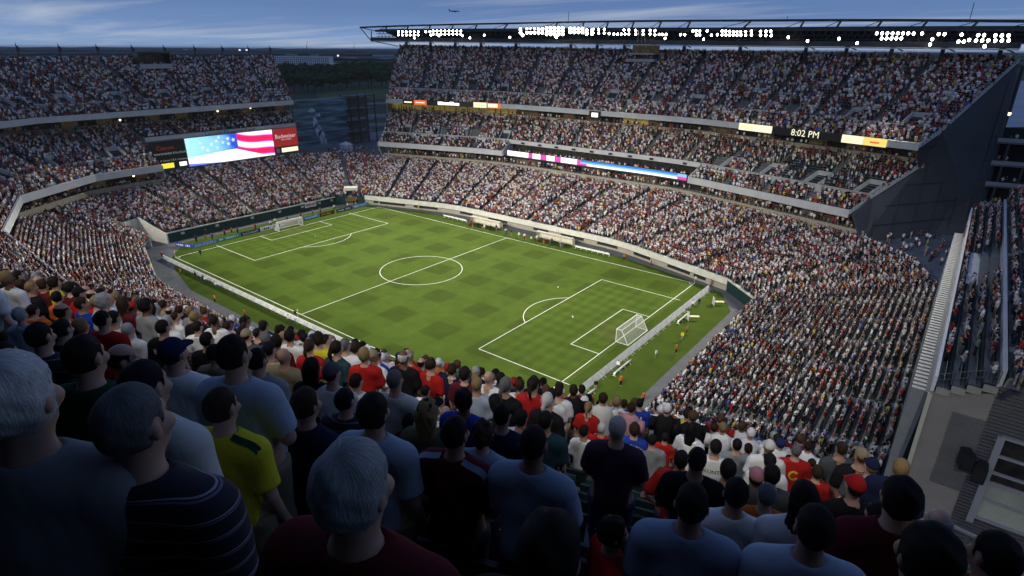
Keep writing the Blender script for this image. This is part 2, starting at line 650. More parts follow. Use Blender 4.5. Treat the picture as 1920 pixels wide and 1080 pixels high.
m.hexa([(0, 0, 1.3), (.25, .03, 1.35), (.25, .05, 1.35), (0, .02, 1.3), (0, 0, 1.6), (.25, .03, 1.55), (.25, .05, 1.55), (0, .02, 1.6)])
m.build('cloth', FLAGM, g)

BALLM = mat('white_ball', (0.8, 0.8, 0.78), 0.5, 0.2, 12)
for (x, y), lb in (((29.9, 10.4), 'white football lying outside the near penalty area'), ((40.1, .1), 'white football near the near penalty spot')):
    m = MB()
    m.ball((0, 0, .13), .15, 12, 8)
    o = m.build('football', BALLM, None, True)
    o.location = (x, y, 0)
    tag(o, lb, 'ball', 'footballs on the pitch')

# ------------------------------------------------------------------ advertising boards
BWHITE = mat('blank_white_board', (0.80, 0.80, 0.76), 0.5, 0.05, 1.0)
BGREY = mat('grey_board_back', (0.42, 0.43, 0.44), 0.6, 0.1, 1.0)


def board(name, p, q, hgt, face, label, group, lean=0.12, text=None, tcol=None, tsize=.7, flip=False, stretch=1.0, extra=None, cat='board'):
    """a leaning board standing on the grass between p and q; its face looks to the left of p->q"""
    p, q = Vector((*p, 0)), Vector((*q, 0))
    d = (q - p).normalized()
    nrm = Vector((-d.y, d.x, 0))
    g = thing(name, label, cat, p, 0, group)
    L = (q - p).length - .04
    m = MB()
    a, b = Vector((0, 0, .02)), d * L + Vector((0, 0, .02))
    up = Vector((0, 0, hgt)) - nrm * lean
    t = -nrm * .05
    m.hexa([a, b, b + t, a + t, a + up, b + up, b + t + up, a + t + up])
    m.build('panel', face, g)
    for f in (.15, .85):
        m = MB()
        c = d * L * f - nrm * .06
        m.beam(c + up * .8, c - nrm * .55 + Vector((0, 0, .03)), .04, .04)
        m.beam(c + Vector((0, 0, .03)), c - nrm * .55 + Vector((0, 0, .03)), .04, .04)
        m.build('stand_leg', RAILM, g)
    if text:
        M = frame(d * L / 2 + up * .48 + nrm * .012, d, up)
        place_text(text, tsize, M, tcol, g, stretch=stretch)
    return g


# white boards along the near touchline (faces to the pitch, we see backs and tops)
xs = np.arange(-52.5, 53, 2.5)
for i in range(len(xs) - 1):
    board('touchline_board', (xs[i], -33.0), (xs[i + 1], -33.0), .85, BWHITE, 'white blank board along the near touchline, %s from its left end' % ordn(i + 1), 'white boards along the near touchline', lean=-.3)
# grey boards behind the near goal (we see their backs)
ys = np.arange(-29.5, 29.6, 2.36)
for i in range(len(ys) - 1):
    board('goal_end_board', (55.2, ys[i]), (55.2, ys[i + 1]), .95, BGREY, 'grey board back behind the nearer goal, %s from the near end' % ordn(i + 1), 'grey boards behind the nearer goal', lean=-.5)


def flatmat(n, c, r=.5):
    return mat(n, c, r, 0.06, 1.5)


WT = flatmat('sign_white', (.8, .8, .8))
sponsor = [((-59.9, -26.8), (-57.2, -25.9), 'board_blue', (.03, .07, .3), '', WT, .62, 'short blue board with white script turned at the left corner'),
           ((-57.2, -25.9), (-54.6, -25.0), 'board_blue', (.03, .07, .3), '', WT, .62, 'second blue board with white script at the left corner'),
           ((-54.6, -24.9), (-54.8, -18.9), 'board_white_blue', (.12, .2, .5), 'LYCOS.com', WT, .95, 'blue board with bold white web address lettering'),
           ((-54.8, -18.9), (-55.0, -12.4), 'board_green', (.05, .3, .22), '', WT, .8, 'green board with white script behind the far goal line'),
           ((-55.0, -12.4), (-55.1, -6.8), 'board_navy', (.02, .03, .12), 'MasterCard', WT, .9, 'dark navy board with large white lettering left of the far goal'),
           ((-55.1, -6.8), (-55.2, -3.2), 'board_white', (.75, .75, .76), '', flatmat('sign_navy', (.03, .04, .15)), .9, 'white board with dark letters left of the far goal'),
           ((-55.2, -3.2), (-55.3, -.4), 'board_white', (.75, .75, .76), '', flatmat('sign_navy', (.03, .04, .15)), .9, 'white board half hidden by the far goal post'),
           ((-55.3, -.4), (-55.4, 6.2), 'board_pale_red', (.62, .55, .5), 'Budweiser', flatmat('sign_red', (.5, .03, .03)), .95, 'pale board with red lettering seen through the far net'),
           ((-55.4, 6.2), (-55.5, 11.8), 'board_bright_blue', (.06, .22, .6), '', WT, .8, 'bright blue board with white letters right of the far goal'),
           ((-55.5, 12.1), (-55.5, 17.3), 'board_black', (.02, .02, .02), '', flatmat('sign_orange', (.75, .33, .03)), .85, 'black board with orange letters right of the far goal'),
           ((-55.5, 18.0), (-55.5, 23.9), 'board_navy', (.03, .05, .2), '', WT, .85, 'navy board with white letters near the far corner'),
           ((-55.5, 23.9), (-55.5, 30.2), 'board_sky_blue', (.12, .36, .68), '', WT, .8, 'light blue board at the far corner below the tunnel')]
for p, q, mn, c, tx, tm, sz, lb in sponsor:
    L = (Vector(q) - Vector(p)).length
    # only words that can be read in the photograph are spelt out; the rest stay as blurred bars
    if tx in ('LYCOS.com', 'MasterCard', 'Budweiser'):
        board('advertising_board', q, p, 1.0, flatmat(mn, c), lb, 'advertising boards behind the far goal', text=tx, tcol=tm, tsize=sz, stretch=min(1.35, L * .9 / (sz * .56 * len(tx))))
    else:
        g = board('advertising_board', q, p, 1.0, flatmat(mn, c), lb, 'advertising boards behind the far goal')
        d = (Vector((*p, 0)) - Vector((*q, 0))).normalized()
        nrm = Vector((-d.y, d.x, 0))
        m = MB()
        k = max(4, int(L / .62))
        for i in range(k):
            if random.random() < .12:
                continue
            hh = random.uniform(.28, .5)
            c0 = d * (L * (.1 + .8 * (i + .5) / k)) + Vector((0, 0, .5)) + nrm * (-.02)
            m.box(c0, (L * .8 / k * random.uniform(.5, .85), .07, hh), math.atan2(d.y, d.x))
        m.build('printed_mark', tm, g)

# ------------------------------------------------------------------ benches, shelters, tables
def bench(x0, x1, y, along_x, label, group=None):
    L = x1 - x0
    g = thing('white_bench', label, 'bench', (x0, y, 0) if along_x else (y, x0, 0), 0 if along_x else math.pi / 2, group)
    m = MB()
    m.box((L / 2, 0, .46), (L, .34, .05))
    m.build('seat', WHITEP, g)
    m = MB()
    m.box((L / 2, -.26, .78), (L, .05, .22))
    m.build('backrest', WHITEP, g)
    n = max(3, int(L / 1.6))
    for i in range(n + 1):
        m = MB()
        xx = .08 + (L - .16) * i / n
        m.box((xx, 0, .22), (.06, .3, .44))
        m.beam((xx, -.15, .44), (xx, -.26, .85), .05, .05)
        m.beam((xx, -.32, .03), (xx, .3, .03), .06, .06)
        m.build('leg', WHITEP, g)
    return g


bench(-27, -18, 35.0, True, 'long white bench left of the dugouts on the far touchline')
bench(18.7, 28.4, 34.8, True, 'long white bench right of the dugouts on the far touchline')
bench(-24, -19.8, 56.4, False, 'white bench behind the grey boards nearest the front row of heads')
bench(-13.9, -8.9, 56.5, False, 'white bench behind the grey boards below the nearer goal')
bench(9.6, 14.4, 56.6, False, 'white bench behind the grey boards beside the white table')
SHEL = mat('shelter_cream_roof', (0.66, 0.62, 0.5), 0.6, 0.1, 1.0)
for x0, x1, lb in ((-16.9, -6.2, 'left cream roofed dugout on the far touchline'), (6.3, 17.4, 'right cream roofed dugout on the far touchline')):
    g = thing('team_dugout', lb, 'dugout', ((x0 + x1) / 2, 36.0, 0), 0, 'dugouts on the far touchline')
    L = x1 - x0
    n = 8
    prof = [(.75, 0.0), (.75, 1.1), (.55, 1.75), (.1, 2.05), (-.6, 2.1), (-.75, 1.95)]
    m = MB()
    for a, b in zip(prof[:-1], prof[1:]):
        m.hexa([(-L / 2, a[0], a[1]), (L / 2, a[0], a[1]), (L / 2, a[0] - .05, a[1] - .04), (-L / 2, a[0] - .05, a[1] - .04),
                (-L / 2, b[0], b[1]), (L / 2, b[0], b[1]), (L / 2, b[0] - .05, b[1] - .04), (-L / 2, b[0] - .05, b[1] - .04)])
    m.build('shelter_roof', SHEL, g)
    for sx in (-1, 1):
        m = MB()
        pts = [(sx * L / 2, y, z) for y, z in prof] + [(sx * L / 2, -.3, 0)]
        m.add(pts + [(p[0] - sx * .04, p[1], p[2]) for p in pts], [tuple(range(7)), tuple(range(13, 6, -1))] + [(i, (i + 1) % 7, (i + 1) % 7 + 7, i + 7) for i in range(7)])
        m.build('side_panel', SHEL, g)
    m = MB()
    m.box((0, .3, .43), (L - .3, .42, .06))
    for i in range(6):
        m.box((-L / 2 + .6 + (L - 1.2) * i / 5, .3, .2), (.06, .36, .4))
    m.build('bench_seat', WHITEP, g)

TBL = mat('cream_table_top', (0.66, 0.6, 0.36), 0.6, 0.1, 2.0)
for (x, y), lb in (((59.4, 22.7), 'cream table with white panel by the far corner of the grass'), ((58.2, 13.1), 'cream table with white panel beside the grey boards')):
    g = thing('media_table', lb, 'table', (x, y, 0), math.radians(35), 'tables behind the nearer goal')
    m = MB()
    m.box((0, 0, .74), (1.8, .75, .05))
    m.build('table_top', TBL, g)
    for a in (-.8, .8):
        for b in (-.3, .3):
            m = MB()
            m.box((a, b, .36), (.05, .05, .71))
            m.build('leg', RAILM, g)
    m = MB()
    m.box((-1.15, -.1, .8), (.06, 1.3, 1.5))
    m.build('privacy_panel', WHITEP, g)
# ------------------------------------------------------------------ stands
CROWD = []     # rows of (x, y, z, yaw, zone)
SEATS = []     # (x, y, z, yaw)


def smooth01(t):
    t = max(0.0, min(1.0, t))
    return t * t * (3 - 2 * t)


_xs = np.linspace(-140, 140, 1121)
_sl = np.array([-0.3 * math.copysign(smooth01((abs(x) - 20) / 16), x) for x in _xs])
_yb = np.concatenate([[0], np.cumsum((_sl[1:] + _sl[:-1]) / 2 * np.diff(_xs))])
_yb = _yb - _yb[560] + 40.0


def sideQ(xb, d, sgn=1):
    """plan point at perpendicular distance d behind the bowed side wall (sgn=1 far side, -1 near side)"""
    y = float(np.interp(xb, _xs, _yb))
    s = float(np.interp(xb, _xs, _sl))
    k = 1 / math.hypot(1, s)
    return (xb - s * k * d, sgn * (y + k * d))


def side_line(x0, x1, d, z, n=34, sgn=1, zf=None):
    out = []
    for i in range(n + 1):
        xb = x0 + (x1 - x0) * i / n
        x, y = sideQ(xb, d, sgn)
        out.append((x, y, (z if zf is None else zf(x))))
    return np.array(out)


def resample(poly, n):
    poly = np.array(poly, float)
    L = np.concatenate([[0], np.cumsum(np.linalg.norm(np.diff(poly[:, :2], axis=0), axis=1))])
    t = np.linspace(0, L[-1], n + 1)
    return np.stack([np.interp(t, L, poly[:, i]) for i in range(3)], 1)


def tier(parent, Fp, Bp, rows, aisles=(), occ=0.95, zone='far', holes=(), spacing=.52, crowd=True, seats=True, tmat=None, up=None, name='terrace', aislew=1.1, mk_aisle=True):
    """stepped terrace between the front line Fp and the back line Bp (same number of stations)"""
    Fp, Bp = np.array(Fp, float), np.array(Bp, float)
    m = MB()
    n = len(Fp)
    prev = None

    def P(r, z_r):
        t = r / rows
        Q = Fp + (Bp - Fp) * t
        Q = Q.copy()
        Q[:, 2] = Fp[:, 2] + (Bp[:, 2] - Fp[:, 2]) * (z_r / max(1, rows - 1))
        return Q
    for r in range(rows):
        a, b = P(r, r), P(r + 1, r)
        c = P(r + 1, min(r + 1, rows - 1))
        for j in range(n - 1):
            m.quad(a[j], a[j + 1], b[j + 1], b[j])
            if r < rows - 1:
                m.quad(b[j], b[j + 1], c[j + 1], c[j])
    m.build(name, tmat or TERR, parent)
    mid = Fp + (Bp - Fp) * .5
    Lm = np.linalg.norm(np.diff(mid[:, :2], axis=0), axis=1).sum()
    # aisles: two half steps a row
    if mk_aisle:
        for a in aisles:
            am = MB()
            for r in range(rows):
                t = (r + .0) / rows
                for hs in (0, 1):
                    t0, t1 = (r + .5 * hs) / rows, (r + 1.0) / rows
                    j = a * (n - 1)
                    j0 = min(n - 2, int(j))
                    fr = j - j0
                    f = Fp[j0] + (Fp[j0 + 1] - Fp[j0]) * fr
                    b = Bp[j0] + (Bp[j0 + 1] - Bp[j0]) * fr
                    tg = (Fp[j0 + 1] - Fp[j0])[:2]
                    tg = tg / np.linalg.norm(tg) * aislew / 2
                    rise = (b[2] - f[2]) / max(1, rows - 1)
                    z0 = f[2] + rise * r + .01
                    z1 = z0 + rise * (.5 * hs) + .03
                    p0, p1 = f + (b - f) * t0, f + (b - f) * t1
                    am.hexa([(p0[0] - tg[0], p0[1] - tg[1], z0), (p0[0] + tg[0], p0[1] + tg[1], z0), (p1[0] + tg[0], p1[1] + tg[1], z0), (p1[0] - tg[0], p1[1] - tg[1], z0),
                             (p0[0] - tg[0], p0[1] - tg[1], z1), (p0[0] + tg[0], p0[1] + tg[1], z1), (p1[0] + tg[0], p1[1] + tg[1], z1), (p1[0] - tg[0], p1[1] - tg[1], z1)])
            am.build('aisle_stairs', STAIR, parent)
    if not crowd and not seats:
        return
    for r in range(rows):
        t = (r + .42) / rows
        Q = Fp + (Bp - Fp) * t
        zrow = Fp[:, 2] + (Bp[:, 2] - Fp[:, 2]) * (r / max(1, rows - 1))
        seg = np.linalg.norm(np.diff(Q[:, :2], axis=0), axis=1)
        L = np.concatenate([[0], np.cumsum(seg)])
        tot = L[-1]
        pos = np.arange(spacing / 2, tot, spacing)
        x = np.interp(pos, L, Q[:, 0])
        y = np.interp(pos, L, Q[:, 1])
        z = np.interp(pos, L, zrow)
        dirv = (Fp - Bp)
        fx = np.interp(pos, L, dirv[:, 0])
        fy = np.interp(pos, L, dirv[:, 1])
        yaw = np.arctan2(fy, fx) - math.pi / 2
        s = pos / tot
        keep = np.ones(len(pos), bool)
        for a in aisles:
            keep &= np.abs(s - a) * tot > aislew / 2 + .18
        for (h0, h1, r0, r1) in holes:
            if r0 <= r < r1:
                keep &= ~((s > h0) & (s < h1))
        for i in np.where(keep)[0]:
            if seats:
                SEATS.append((x[i] + math.sin(yaw[i]) * .18, y[i] - math.cos(yaw[i]) * .18, z[i], yaw[i]))
            if crowd:
                CROWD.append((x[i], y[i], z[i], yaw[i], occ(s[i], r / rows) if callable(occ) else occ, zone))


def station(Fp, Bp, s):
    j = s * (len(Fp) - 1)
    j0 = min(len(Fp) - 2, int(j))
    fr = j - j0
    f = np.array(Fp[j0]) * (1 - fr) + np.array(Fp[j0 + 1]) * fr
    b = np.array(Bp[j0]) * (1 - fr) + np.array(Bp[j0 + 1]) * fr
    tg = (np.array(Fp[j0 + 1]) - np.array(Fp[j0]))
    tg[2] = 0
    tg /= np.linalg.norm(tg)
    return f, b, tg


def vomitory(parent, Fp, Bp, s, t0, t1, w=3.0, hgt=1.05):
    """portal cut into a terrace: sloping side walls, back wall with a dark mouth"""
    f, b, tg = station(Fp, Bp, s)
    p0, p1 = f + (b - f) * t0, f + (b - f) * t1
    back = (b - f)
    back[2] = 0
    back /= np.linalg.norm(back)
    m = MB()
    for sd in (-1, 1):
        a, c = p0 + tg * sd * w / 2, p1 + tg * sd * w / 2
        e = tg * sd * .22
        m.hexa([a, a + e, c + e, c, a + (0, 0, hgt), a + e + (0, 0, hgt), c + e + (0, 0, hgt), c + (0, 0, hgt)])
    a, c = p1 - tg * w / 2, p1 + tg * w / 2
    th = back * .25
    m.hexa([a, c, c + th, a + th, a + (0, 0, hgt), c + (0, 0, hgt), c + th + (0, 0, hgt), a + th + (0, 0, hgt)])
    v = m.build('vomitory', CONC, parent)
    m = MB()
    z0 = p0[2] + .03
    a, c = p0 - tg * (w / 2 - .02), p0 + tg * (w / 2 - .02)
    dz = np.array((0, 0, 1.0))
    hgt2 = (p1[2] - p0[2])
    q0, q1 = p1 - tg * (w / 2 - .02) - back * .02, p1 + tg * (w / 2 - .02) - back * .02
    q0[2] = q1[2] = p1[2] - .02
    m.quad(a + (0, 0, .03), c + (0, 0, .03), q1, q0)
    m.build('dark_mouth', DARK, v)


def fascia(parent, poly, h0, h1, th=.3, matl=None, every=1, name='fascia_panel'):
    poly = [tuple(p) for p in poly]
    for i in range(0, len(poly) - 1, every):
        seg = poly[i:i + every + 1]
        m = MB()
        # 15 mm joint at the end of each panel
        a, b = np.array(seg[-2]), np.array(seg[-1])
        d = (b - a) / np.linalg.norm(b - a)
        seg = seg[:-1] + [tuple(b - d * .03)]
        m.wall(seg, h0, h1, th)
        m.build(name, matl or FASC, parent)


def soffit(parent, a, b, name, matl):
    m = MB()
    for j in range(len(a) - 1):
        m.quad(a[j], b[j], b[j + 1], a[j + 1])
    return m.build(name, matl, parent)


def suites(parent, poly, h0, h1, lit=(), every=2, name='suite_window'):
    """back wall of a row of suites: panes with mullions; some are lit inside"""
    k = 0
    for i in range(0, len(poly) - 1, every):
        seg = poly[i:i + every + 1]
        m = MB()
        a, b = np.array(seg[0]), np.array(seg[-1])
        m.wall([a + (b - a) * .03, b - (b - a) * .03], h0, h1, .1)
        f = i / (len(poly) - 1)
        L = any(l0 <= f <= l1 for l0, l1 in lit)
        m.build(name, SUITEL if L else (SUITEW if (k * 7) % 5 < 2 else SUITE), parent)
        k += 1
    m = MB()
    for p in poly:
        m.box((p[0], p[1], p[2] + (h0 + h1) / 2), (.25, .25, h1 - h0))
    m.build('mullion', STEEL, parent)


# ---------------- lower bowl: one ring of eight runs
inner = {}
bowl = thing('lower_seating_bowl', 'lower bowl of packed seating ringing the whole pitch', 'grandstand')
Z0, Z1, ROWS = 2.35, 9.6, 30
farF = side_line(-58, 58, 0, Z0, 34)
farB = side_line(-66.5, 70.5, 25, Z1, 34)
nearF = side_line(-55, 58, 3.4, Z0, 34, -1)
nearB = side_line(-66.5, 70.5, 25, Z1, 34, -1)
ail = [(i + .5) / 13 for i in range(13)]
tier(bowl, farF, farB, ROWS, [i / 14 for i in range(1, 14)], .975, 'low', holes=())
tier(bowl, nearF, nearB, ROWS, [i / 14 for i in range(1, 14)], .97, 'low')
rF = resample([(66.1, -24, Z0), (65.6, 24, Z0)], 16)
rB = resample([(92.1, -30, Z1 + .6), (92.1, 27, Z1 + .6)], 16)
tier(bowl, rF, rB, ROWS, [.08, .25, .42, .58, .75, .92], lambda s, t: .92 - .20 * (1 - s) * t, 'lowright', spacing=.48)
lF = resample([(-64, 24, Z0), (-64, -26.8, Z0)], 16)
lB = resample([(-91, 30, Z1 + 1.6), (-91, -33.2, Z1 + 1.6)], 16)
tier(bowl, lF, lB, ROWS + 2, [.08, .22, .38, .53, .68, .84], .975, 'low')
# corners
def corner(f0, f1, b0, b1, bm=None, occ=.95, zone='low', aisles=(.5,), rows=ROWS, n=6):
    Fp = resample([f0, f1], n)
    Bp = resample([b0, b1] if bm is None else [b0, bm, b1], n)
    tier(bowl, Fp, Bp, rows, aisles, occ, zone)
    return Fp, Bp
corner(tuple(rF[-1]), tuple(farF[-1]), tuple(rB[-1]), tuple(farB[-1]), (88, 40, Z1 + .3), lambda s, t: .9 - .5 * max(0, t - .72), 'low', (.3, .66))
corner(tuple(farF[0]), tuple(lF[0]), tuple(farB[0]), tuple(lB[0]), (-84, 44, Z1 + 1.0), .95, 'low', (.5,))
corner(tuple(nearF[-1]), tuple(rF[0]), tuple(nearB[-1]), tuple(rB[0]), (86, -43, Z1), .7, 'low', (.3, .66))
# near-left corner, split by the vehicle tunnel
corner((-63, -31.4, Z0), tuple(nearF[0]), (-86.5, -41.5, Z1 + 1.2), tuple(nearB[0]), (-78, -50, Z1 + .8), .95, 'low', (.6,))
bowl_seats_end = len(SEATS)

# tunnel in the near-left corner
tun = thing('vehicle_tunnel', 'pale concrete vehicle tunnel cutting into the lower bowl at the left corner', 'tunnel')
m = MB()
zt = lambda x: Z0 + (Z1 + 1.6 - Z0) * max(0, (-64 - x) / 27.0) + .25
pp = [(-63.2, -27.2), (-68, -28.2), (-73.4, -29.3)]
for a, b in zip(pp[:-1], pp[1:]):
    m.hexa([(a[0], a[1], 0), (a[0], a[1] + .35, 0), (b[0], b[1] + .35, 0), (b[0], b[1], 0), (a[0], a[1], zt(a[0])), (a[0], a[1] + .35, zt(a[0])), (b[0], b[1] + .35, zt(b[0])), (b[0], b[1], zt(b[0]))])
m.build('tunnel_wall', CREAM, tun)
m = MB()
m.hexa([(-63, -31.2, 0), (-63, -30.9, 0), (-71.4, -34.2, 0), (-71.4, -34.5, 0), (-63, -31.2, Z0 + .6), (-63, -30.9, Z0 + .6), (-71.4, -34.2, 6), (-71.4, -34.5, 6)])
m.build('tunnel_wall', CREAM, tun)
m = MB()
m.quad((-60, -27, .01), (-60, -31, .01), (-74, -35.5, .01), (-74, -29.2, .01))
m.build('tunnel_floor', ASPH, tun)
m = MB()
m.wall([(-73.5, -29.2, 0), (-71.4, -34.6, 0)], 0, 5.35, .25)
m.build('tunnel_end', CREAM, tun)
FT = resample([(-73.6, -29.0, 5.3), (-71.5, -34.8, 5.2)], 3)
BT = resample([(-91, -33.2, Z1 + 1.6), (-86.5, -41.5, Z1 + 1.2)], 3)
tier(bowl, FT, BT, 20, (), .95, 'low')

# field wall
fw = thing('field_side_wall', 'cream capped wall along the far touchline with dark openings', 'wall')
farW = [tuple(p * (1, 1, 0)) for p in farF]
m = MB()
m.wall(farW, 0, 1.15, .3)
m.build('wall_base', BEIGE, fw)
fascia(fw, [(p[0], p[1] - .12, 0) for p in farF], 1.35, 2.75, .42, CREAM, 2, 'wall_cap_panel')
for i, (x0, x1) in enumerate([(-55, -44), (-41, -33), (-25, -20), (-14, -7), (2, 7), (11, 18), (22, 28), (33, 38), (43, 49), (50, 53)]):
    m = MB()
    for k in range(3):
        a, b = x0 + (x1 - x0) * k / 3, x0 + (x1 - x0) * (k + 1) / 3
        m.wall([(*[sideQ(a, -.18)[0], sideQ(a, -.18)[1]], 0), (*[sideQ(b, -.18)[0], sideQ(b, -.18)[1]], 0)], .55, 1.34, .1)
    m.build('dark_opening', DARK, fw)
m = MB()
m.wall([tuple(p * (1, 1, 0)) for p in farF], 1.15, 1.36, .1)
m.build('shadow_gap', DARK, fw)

ew = thing('left_end_wall', 'dark green padded wall with a pale cap behind the far goal', 'wall')
pts = [(-63.0, -27.0, 0)] + [tuple(p * (1, 1, 0)) for p in lF[::-1][1:]]
segs = [p for p in pts if p[1] < 25]
# leave a gap for the corner tunnel portal
fascia(ew, [(-64, y, 0) for y in np.linspace(-26.8, 23.9, 17)], 0, 2.35, .3, PAD, 1, 'wall_pad')
fascia(ew, [(-64, y, 0) for y in np.linspace(-26.8, 23.9, 9)], 2.36, 2.62, .42, CREAM, 1, 'wall_cap_panel')
m = MB()
m.wall([(-64, 24, 0), (-62.4, 26.6, 0)], 0, 2.5, .3)
m.build('wall_pad', PAD, ew)
m = MB()
m.wall([(-60.2, 29.4, 0), (-58, 31, 0)], 0, 2.5, .3)
m.build('wall_pad', PAD, ew)
for y in (-23, -14, -4, 4.5, 12, 18, 22.5):
    m = MB()
    m.box((-63.80, y, 1.75), (.06, .9, .62))
    m.build('small_notice', flatmat('notice_pale_green', (.45, .55, .48)), ew)
ban = thing('hanging_banner', 'white banner with red lettering hung over the dark green end wall', 'banner', (-63.7, 14.8, 1.9))
m = MB()
for i in range(6):
    y0, y1 = -2.0 + 4.0 * i / 6, -2.0 + 4.0 * (i + 1) / 6
    w0, w1 = .06 * math.sin(i * 1.7), .06 * math.sin((i + 1) * 1.7)
    m.hexa([(w0, y0, -.75), (w1, y1, -.75), (w1 + .03, y1, -.75), (w0 + .03, y0, -.75), (0, y0, .75), (0, y1, .75), (.03, y1, .75), (.03, y0, .75)])
m.build('cloth', WT, ban)
m = MB()
for i in range(7):
    m.box((.11, -1.5 + .5 * i, .05), (.03, .3, .6))
m.build('printed_mark', flatmat('sign_red', (.5, .03, .03)), ban)

rw = thing('right_end_wall', 'low pad wall around the seating behind the nearer goal', 'wall')
fascia(rw, [(65.85 - .0104 * y, y, 0) for y in np.linspace(-24, 24, 17)], 0, 2.3, .3, PAD, 1, 'wall_pad')
fascia(rw, [(65.85 - .0104 * y, y, 0) for y in np.linspace(-24, 24, 9)], 2.31, 2.6, .42, CREAM, 1, 'wall_cap_panel')
for a, b in (((65.6, 24, 0), (58, 31, 0)), ((59, -34.2, 0), (66.1, -24, 0))):
    P = resample([a, b], 3)
    fascia(rw, P, 0, 2.3, .3, PAD, 1, 'wall_pad')
    fascia(rw, P, 2.31, 2.6, .42, CREAM, 1, 'wall_cap_panel')
nw = thing('near_side_wall', 'white capped wall in front of the near side lower seating', 'wall')
m = MB()
P = [tuple(p * (1, 1, 0)) for p in nearF]
fascia(nw, P, 0, 2.1, .3, PAD, 2, 'wall_pad')
fascia(nw, P, 2.11, 2.7, .42, CREAM, 2, 'wall_cap_panel')

# tunnel portal at the far-left corner
tp = thing('corner_portal', 'pale portal with a warm lit tunnel mouth at the far left corner', 'portal', (-61.6, 28.3, 0), math.radians(47))
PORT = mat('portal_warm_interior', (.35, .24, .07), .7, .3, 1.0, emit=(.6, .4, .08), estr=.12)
for sx in (-1, 1):
    m = MB()
    m.box((sx * 1.75, 1.2, 2.5), (.5, 3.0, 5.0))
    m.build('portal_jamb', CREAM, tp)
m = MB()
m.box((0, 1.2, 4.6), (2.98, 3.0, .8))
m.build('portal_lintel', CREAM, tp)
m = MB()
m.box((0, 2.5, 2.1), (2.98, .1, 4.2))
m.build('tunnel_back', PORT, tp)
m = MB()
m.quad((-1.5, -1.5, .02), (1.5, -1.5, .02), (1.5, 2.4, .02), (-1.5, 2.4, .02))
m.build('tunnel_floor', STAIR, tp)

# ---------------- far stand (club level, upper deck)
far = thing('far_side_stand', 'two decked far side stand with pale fascias above the lower bowl', 'grandstand')
zD = lambda x: 46.05 - 0.0106 * x
# lower suite level
A = side_line(-66, 70.4, 25.2, 0)
fascia(far, A, 10.55, 11.75, .4, BEIGE, 2, 'beige_parapet')
m = MB()
m.wall([tuple(p) for p in side_line(-65.5, 70.2, 25.9, 0)], 8.6, 10.6, .3)
m.build('concourse_wall', BEIGE, far)
for i in range(12):
    xb = -56 + 11 * i
    p, q = sideQ(xb, 25.6), sideQ(xb + 1.6, 25.6)
    m = MB()
    m.wall([(*p, 0), (*q, 0)], 9.0, 10.55, .1)
    m.build('dark_doorway', DARK, far)
A2 = side_line(-66, 71, 29.4, 0)
suites(far, A2, 11.2, 15.0, every=2)
soffit(far, side_line(-66, 70.4, 25.0, 11.25), side_line(-66, 71, 29.4, 11.25), 'suite_floor', STAIR)
for r in range(2):
    for i in range(270):
        xb = -65 + 135 * (i + random.random() * .5) / 270
        p = sideQ(xb, 25.9 + .9 * r)
        CROWD.append((p[0], p[1], 11.3 + .3 * r, math.pi, .5, 'suite'))
# club deck: forward blocks left and right, recessed middle with the ribbon screen
XL, XR = -25.5, 30.5
for (x0, x1, e0, e1) in ((-66.5, XL, -67.2, XL), (XR, 67.8, XR, 68.6)):
    n = 12
    Fp, Bp = side_line(x0, x1, 23, 15.2, n), side_line(e0, e1, 27.3, 17.2, n)
    tier(far, Fp, Bp, 5, [.25, .5, .75], .8 if x0 > 0 else .72, 'club', name='club_front_terrace')
    fascia(far, side_line(x0, x1, 22.8, 0, n), 14.35, 16.0, .35, FASC, 2)
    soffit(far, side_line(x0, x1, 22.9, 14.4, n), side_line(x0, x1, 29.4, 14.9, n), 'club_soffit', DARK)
    fascia(far, side_line(e0, e1, 27.5, 0, n), 17.2, 19.0, .25, CONC, 3, 'club_cross_wall')
n = 14
fascia(far, side_line(XL, XR, 27.4, 0, n), 17.75, 19.0, .35, FASC, 2)
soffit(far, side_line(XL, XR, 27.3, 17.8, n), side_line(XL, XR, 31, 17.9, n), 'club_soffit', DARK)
fascia(far, side_line(XL, XR, 24.6, 0, n), 14.2, 14.5, 1.6, STEEL, 2, 'ribbon_ledge')
for xx in (XL, XR):
    m = MB()
    p0, p1 = sideQ(xx, 22.7), sideQ(xx, 29)
    m.hexa([(p0[0] - .2, p0[1], 14.35), (p0[0] + .2, p0[1], 14.35), (p1[0] + .2, p1[1], 14.35), (p1[0] - .2, p1[1], 14.35), (p0[0] - .2, p0[1], 16.0), (p0[0] + .2, p0[1], 16.0), (p1[0] + .2, p1[1], 19), (p1[0] - .2, p1[1], 19)])
    m.build('club_end_wall', FASC, far)
for i in range(108):
    p = sideQ(XL + 56 * (i + random.random()) / 108, 26.4 + random.random())
    CROWD.append((p[0], p[1], 14.6, math.pi, .8, 'suite'))
m = MB()
m.wall([tuple(p) for p in side_line(XL, XR, 29.2, 0, n)], 15, 17.8, .1)
m.build('suite_back_wall', SUITE, far)
n = 34
F2, B2 = side_line(-67, 69, 27.8, 18.15, n), side_line(-69.4, 73.4, 35.2, 24.3, n)
clubA = [i / 13 for i in range(1, 13)]
hol = []
vom_s = [(i + .5) / 13 for i in (0, 1, 2, 3, 9, 10, 11, 12)]
for s in vom_s:
    hol.append((s + .012, s + .036, 0, 5))
tier(far, F2, B2, 13, [s for s in clubA], lambda s, t: (.82 if s < .6 else .70) - (.25 if (s > .86 and t < .5) else 0), 'club', holes=hol, name='club_terrace')
for s in vom_s:
    vomitory(far, F2, B2, s + .024, .0, .36, 3.0, 1.0)
E_ = side_line(-70, 74, 35.5, 0, n)
fascia(far, E_, 24.2, 25.9, .35, BEIGE, 2, 'beige_parapet')
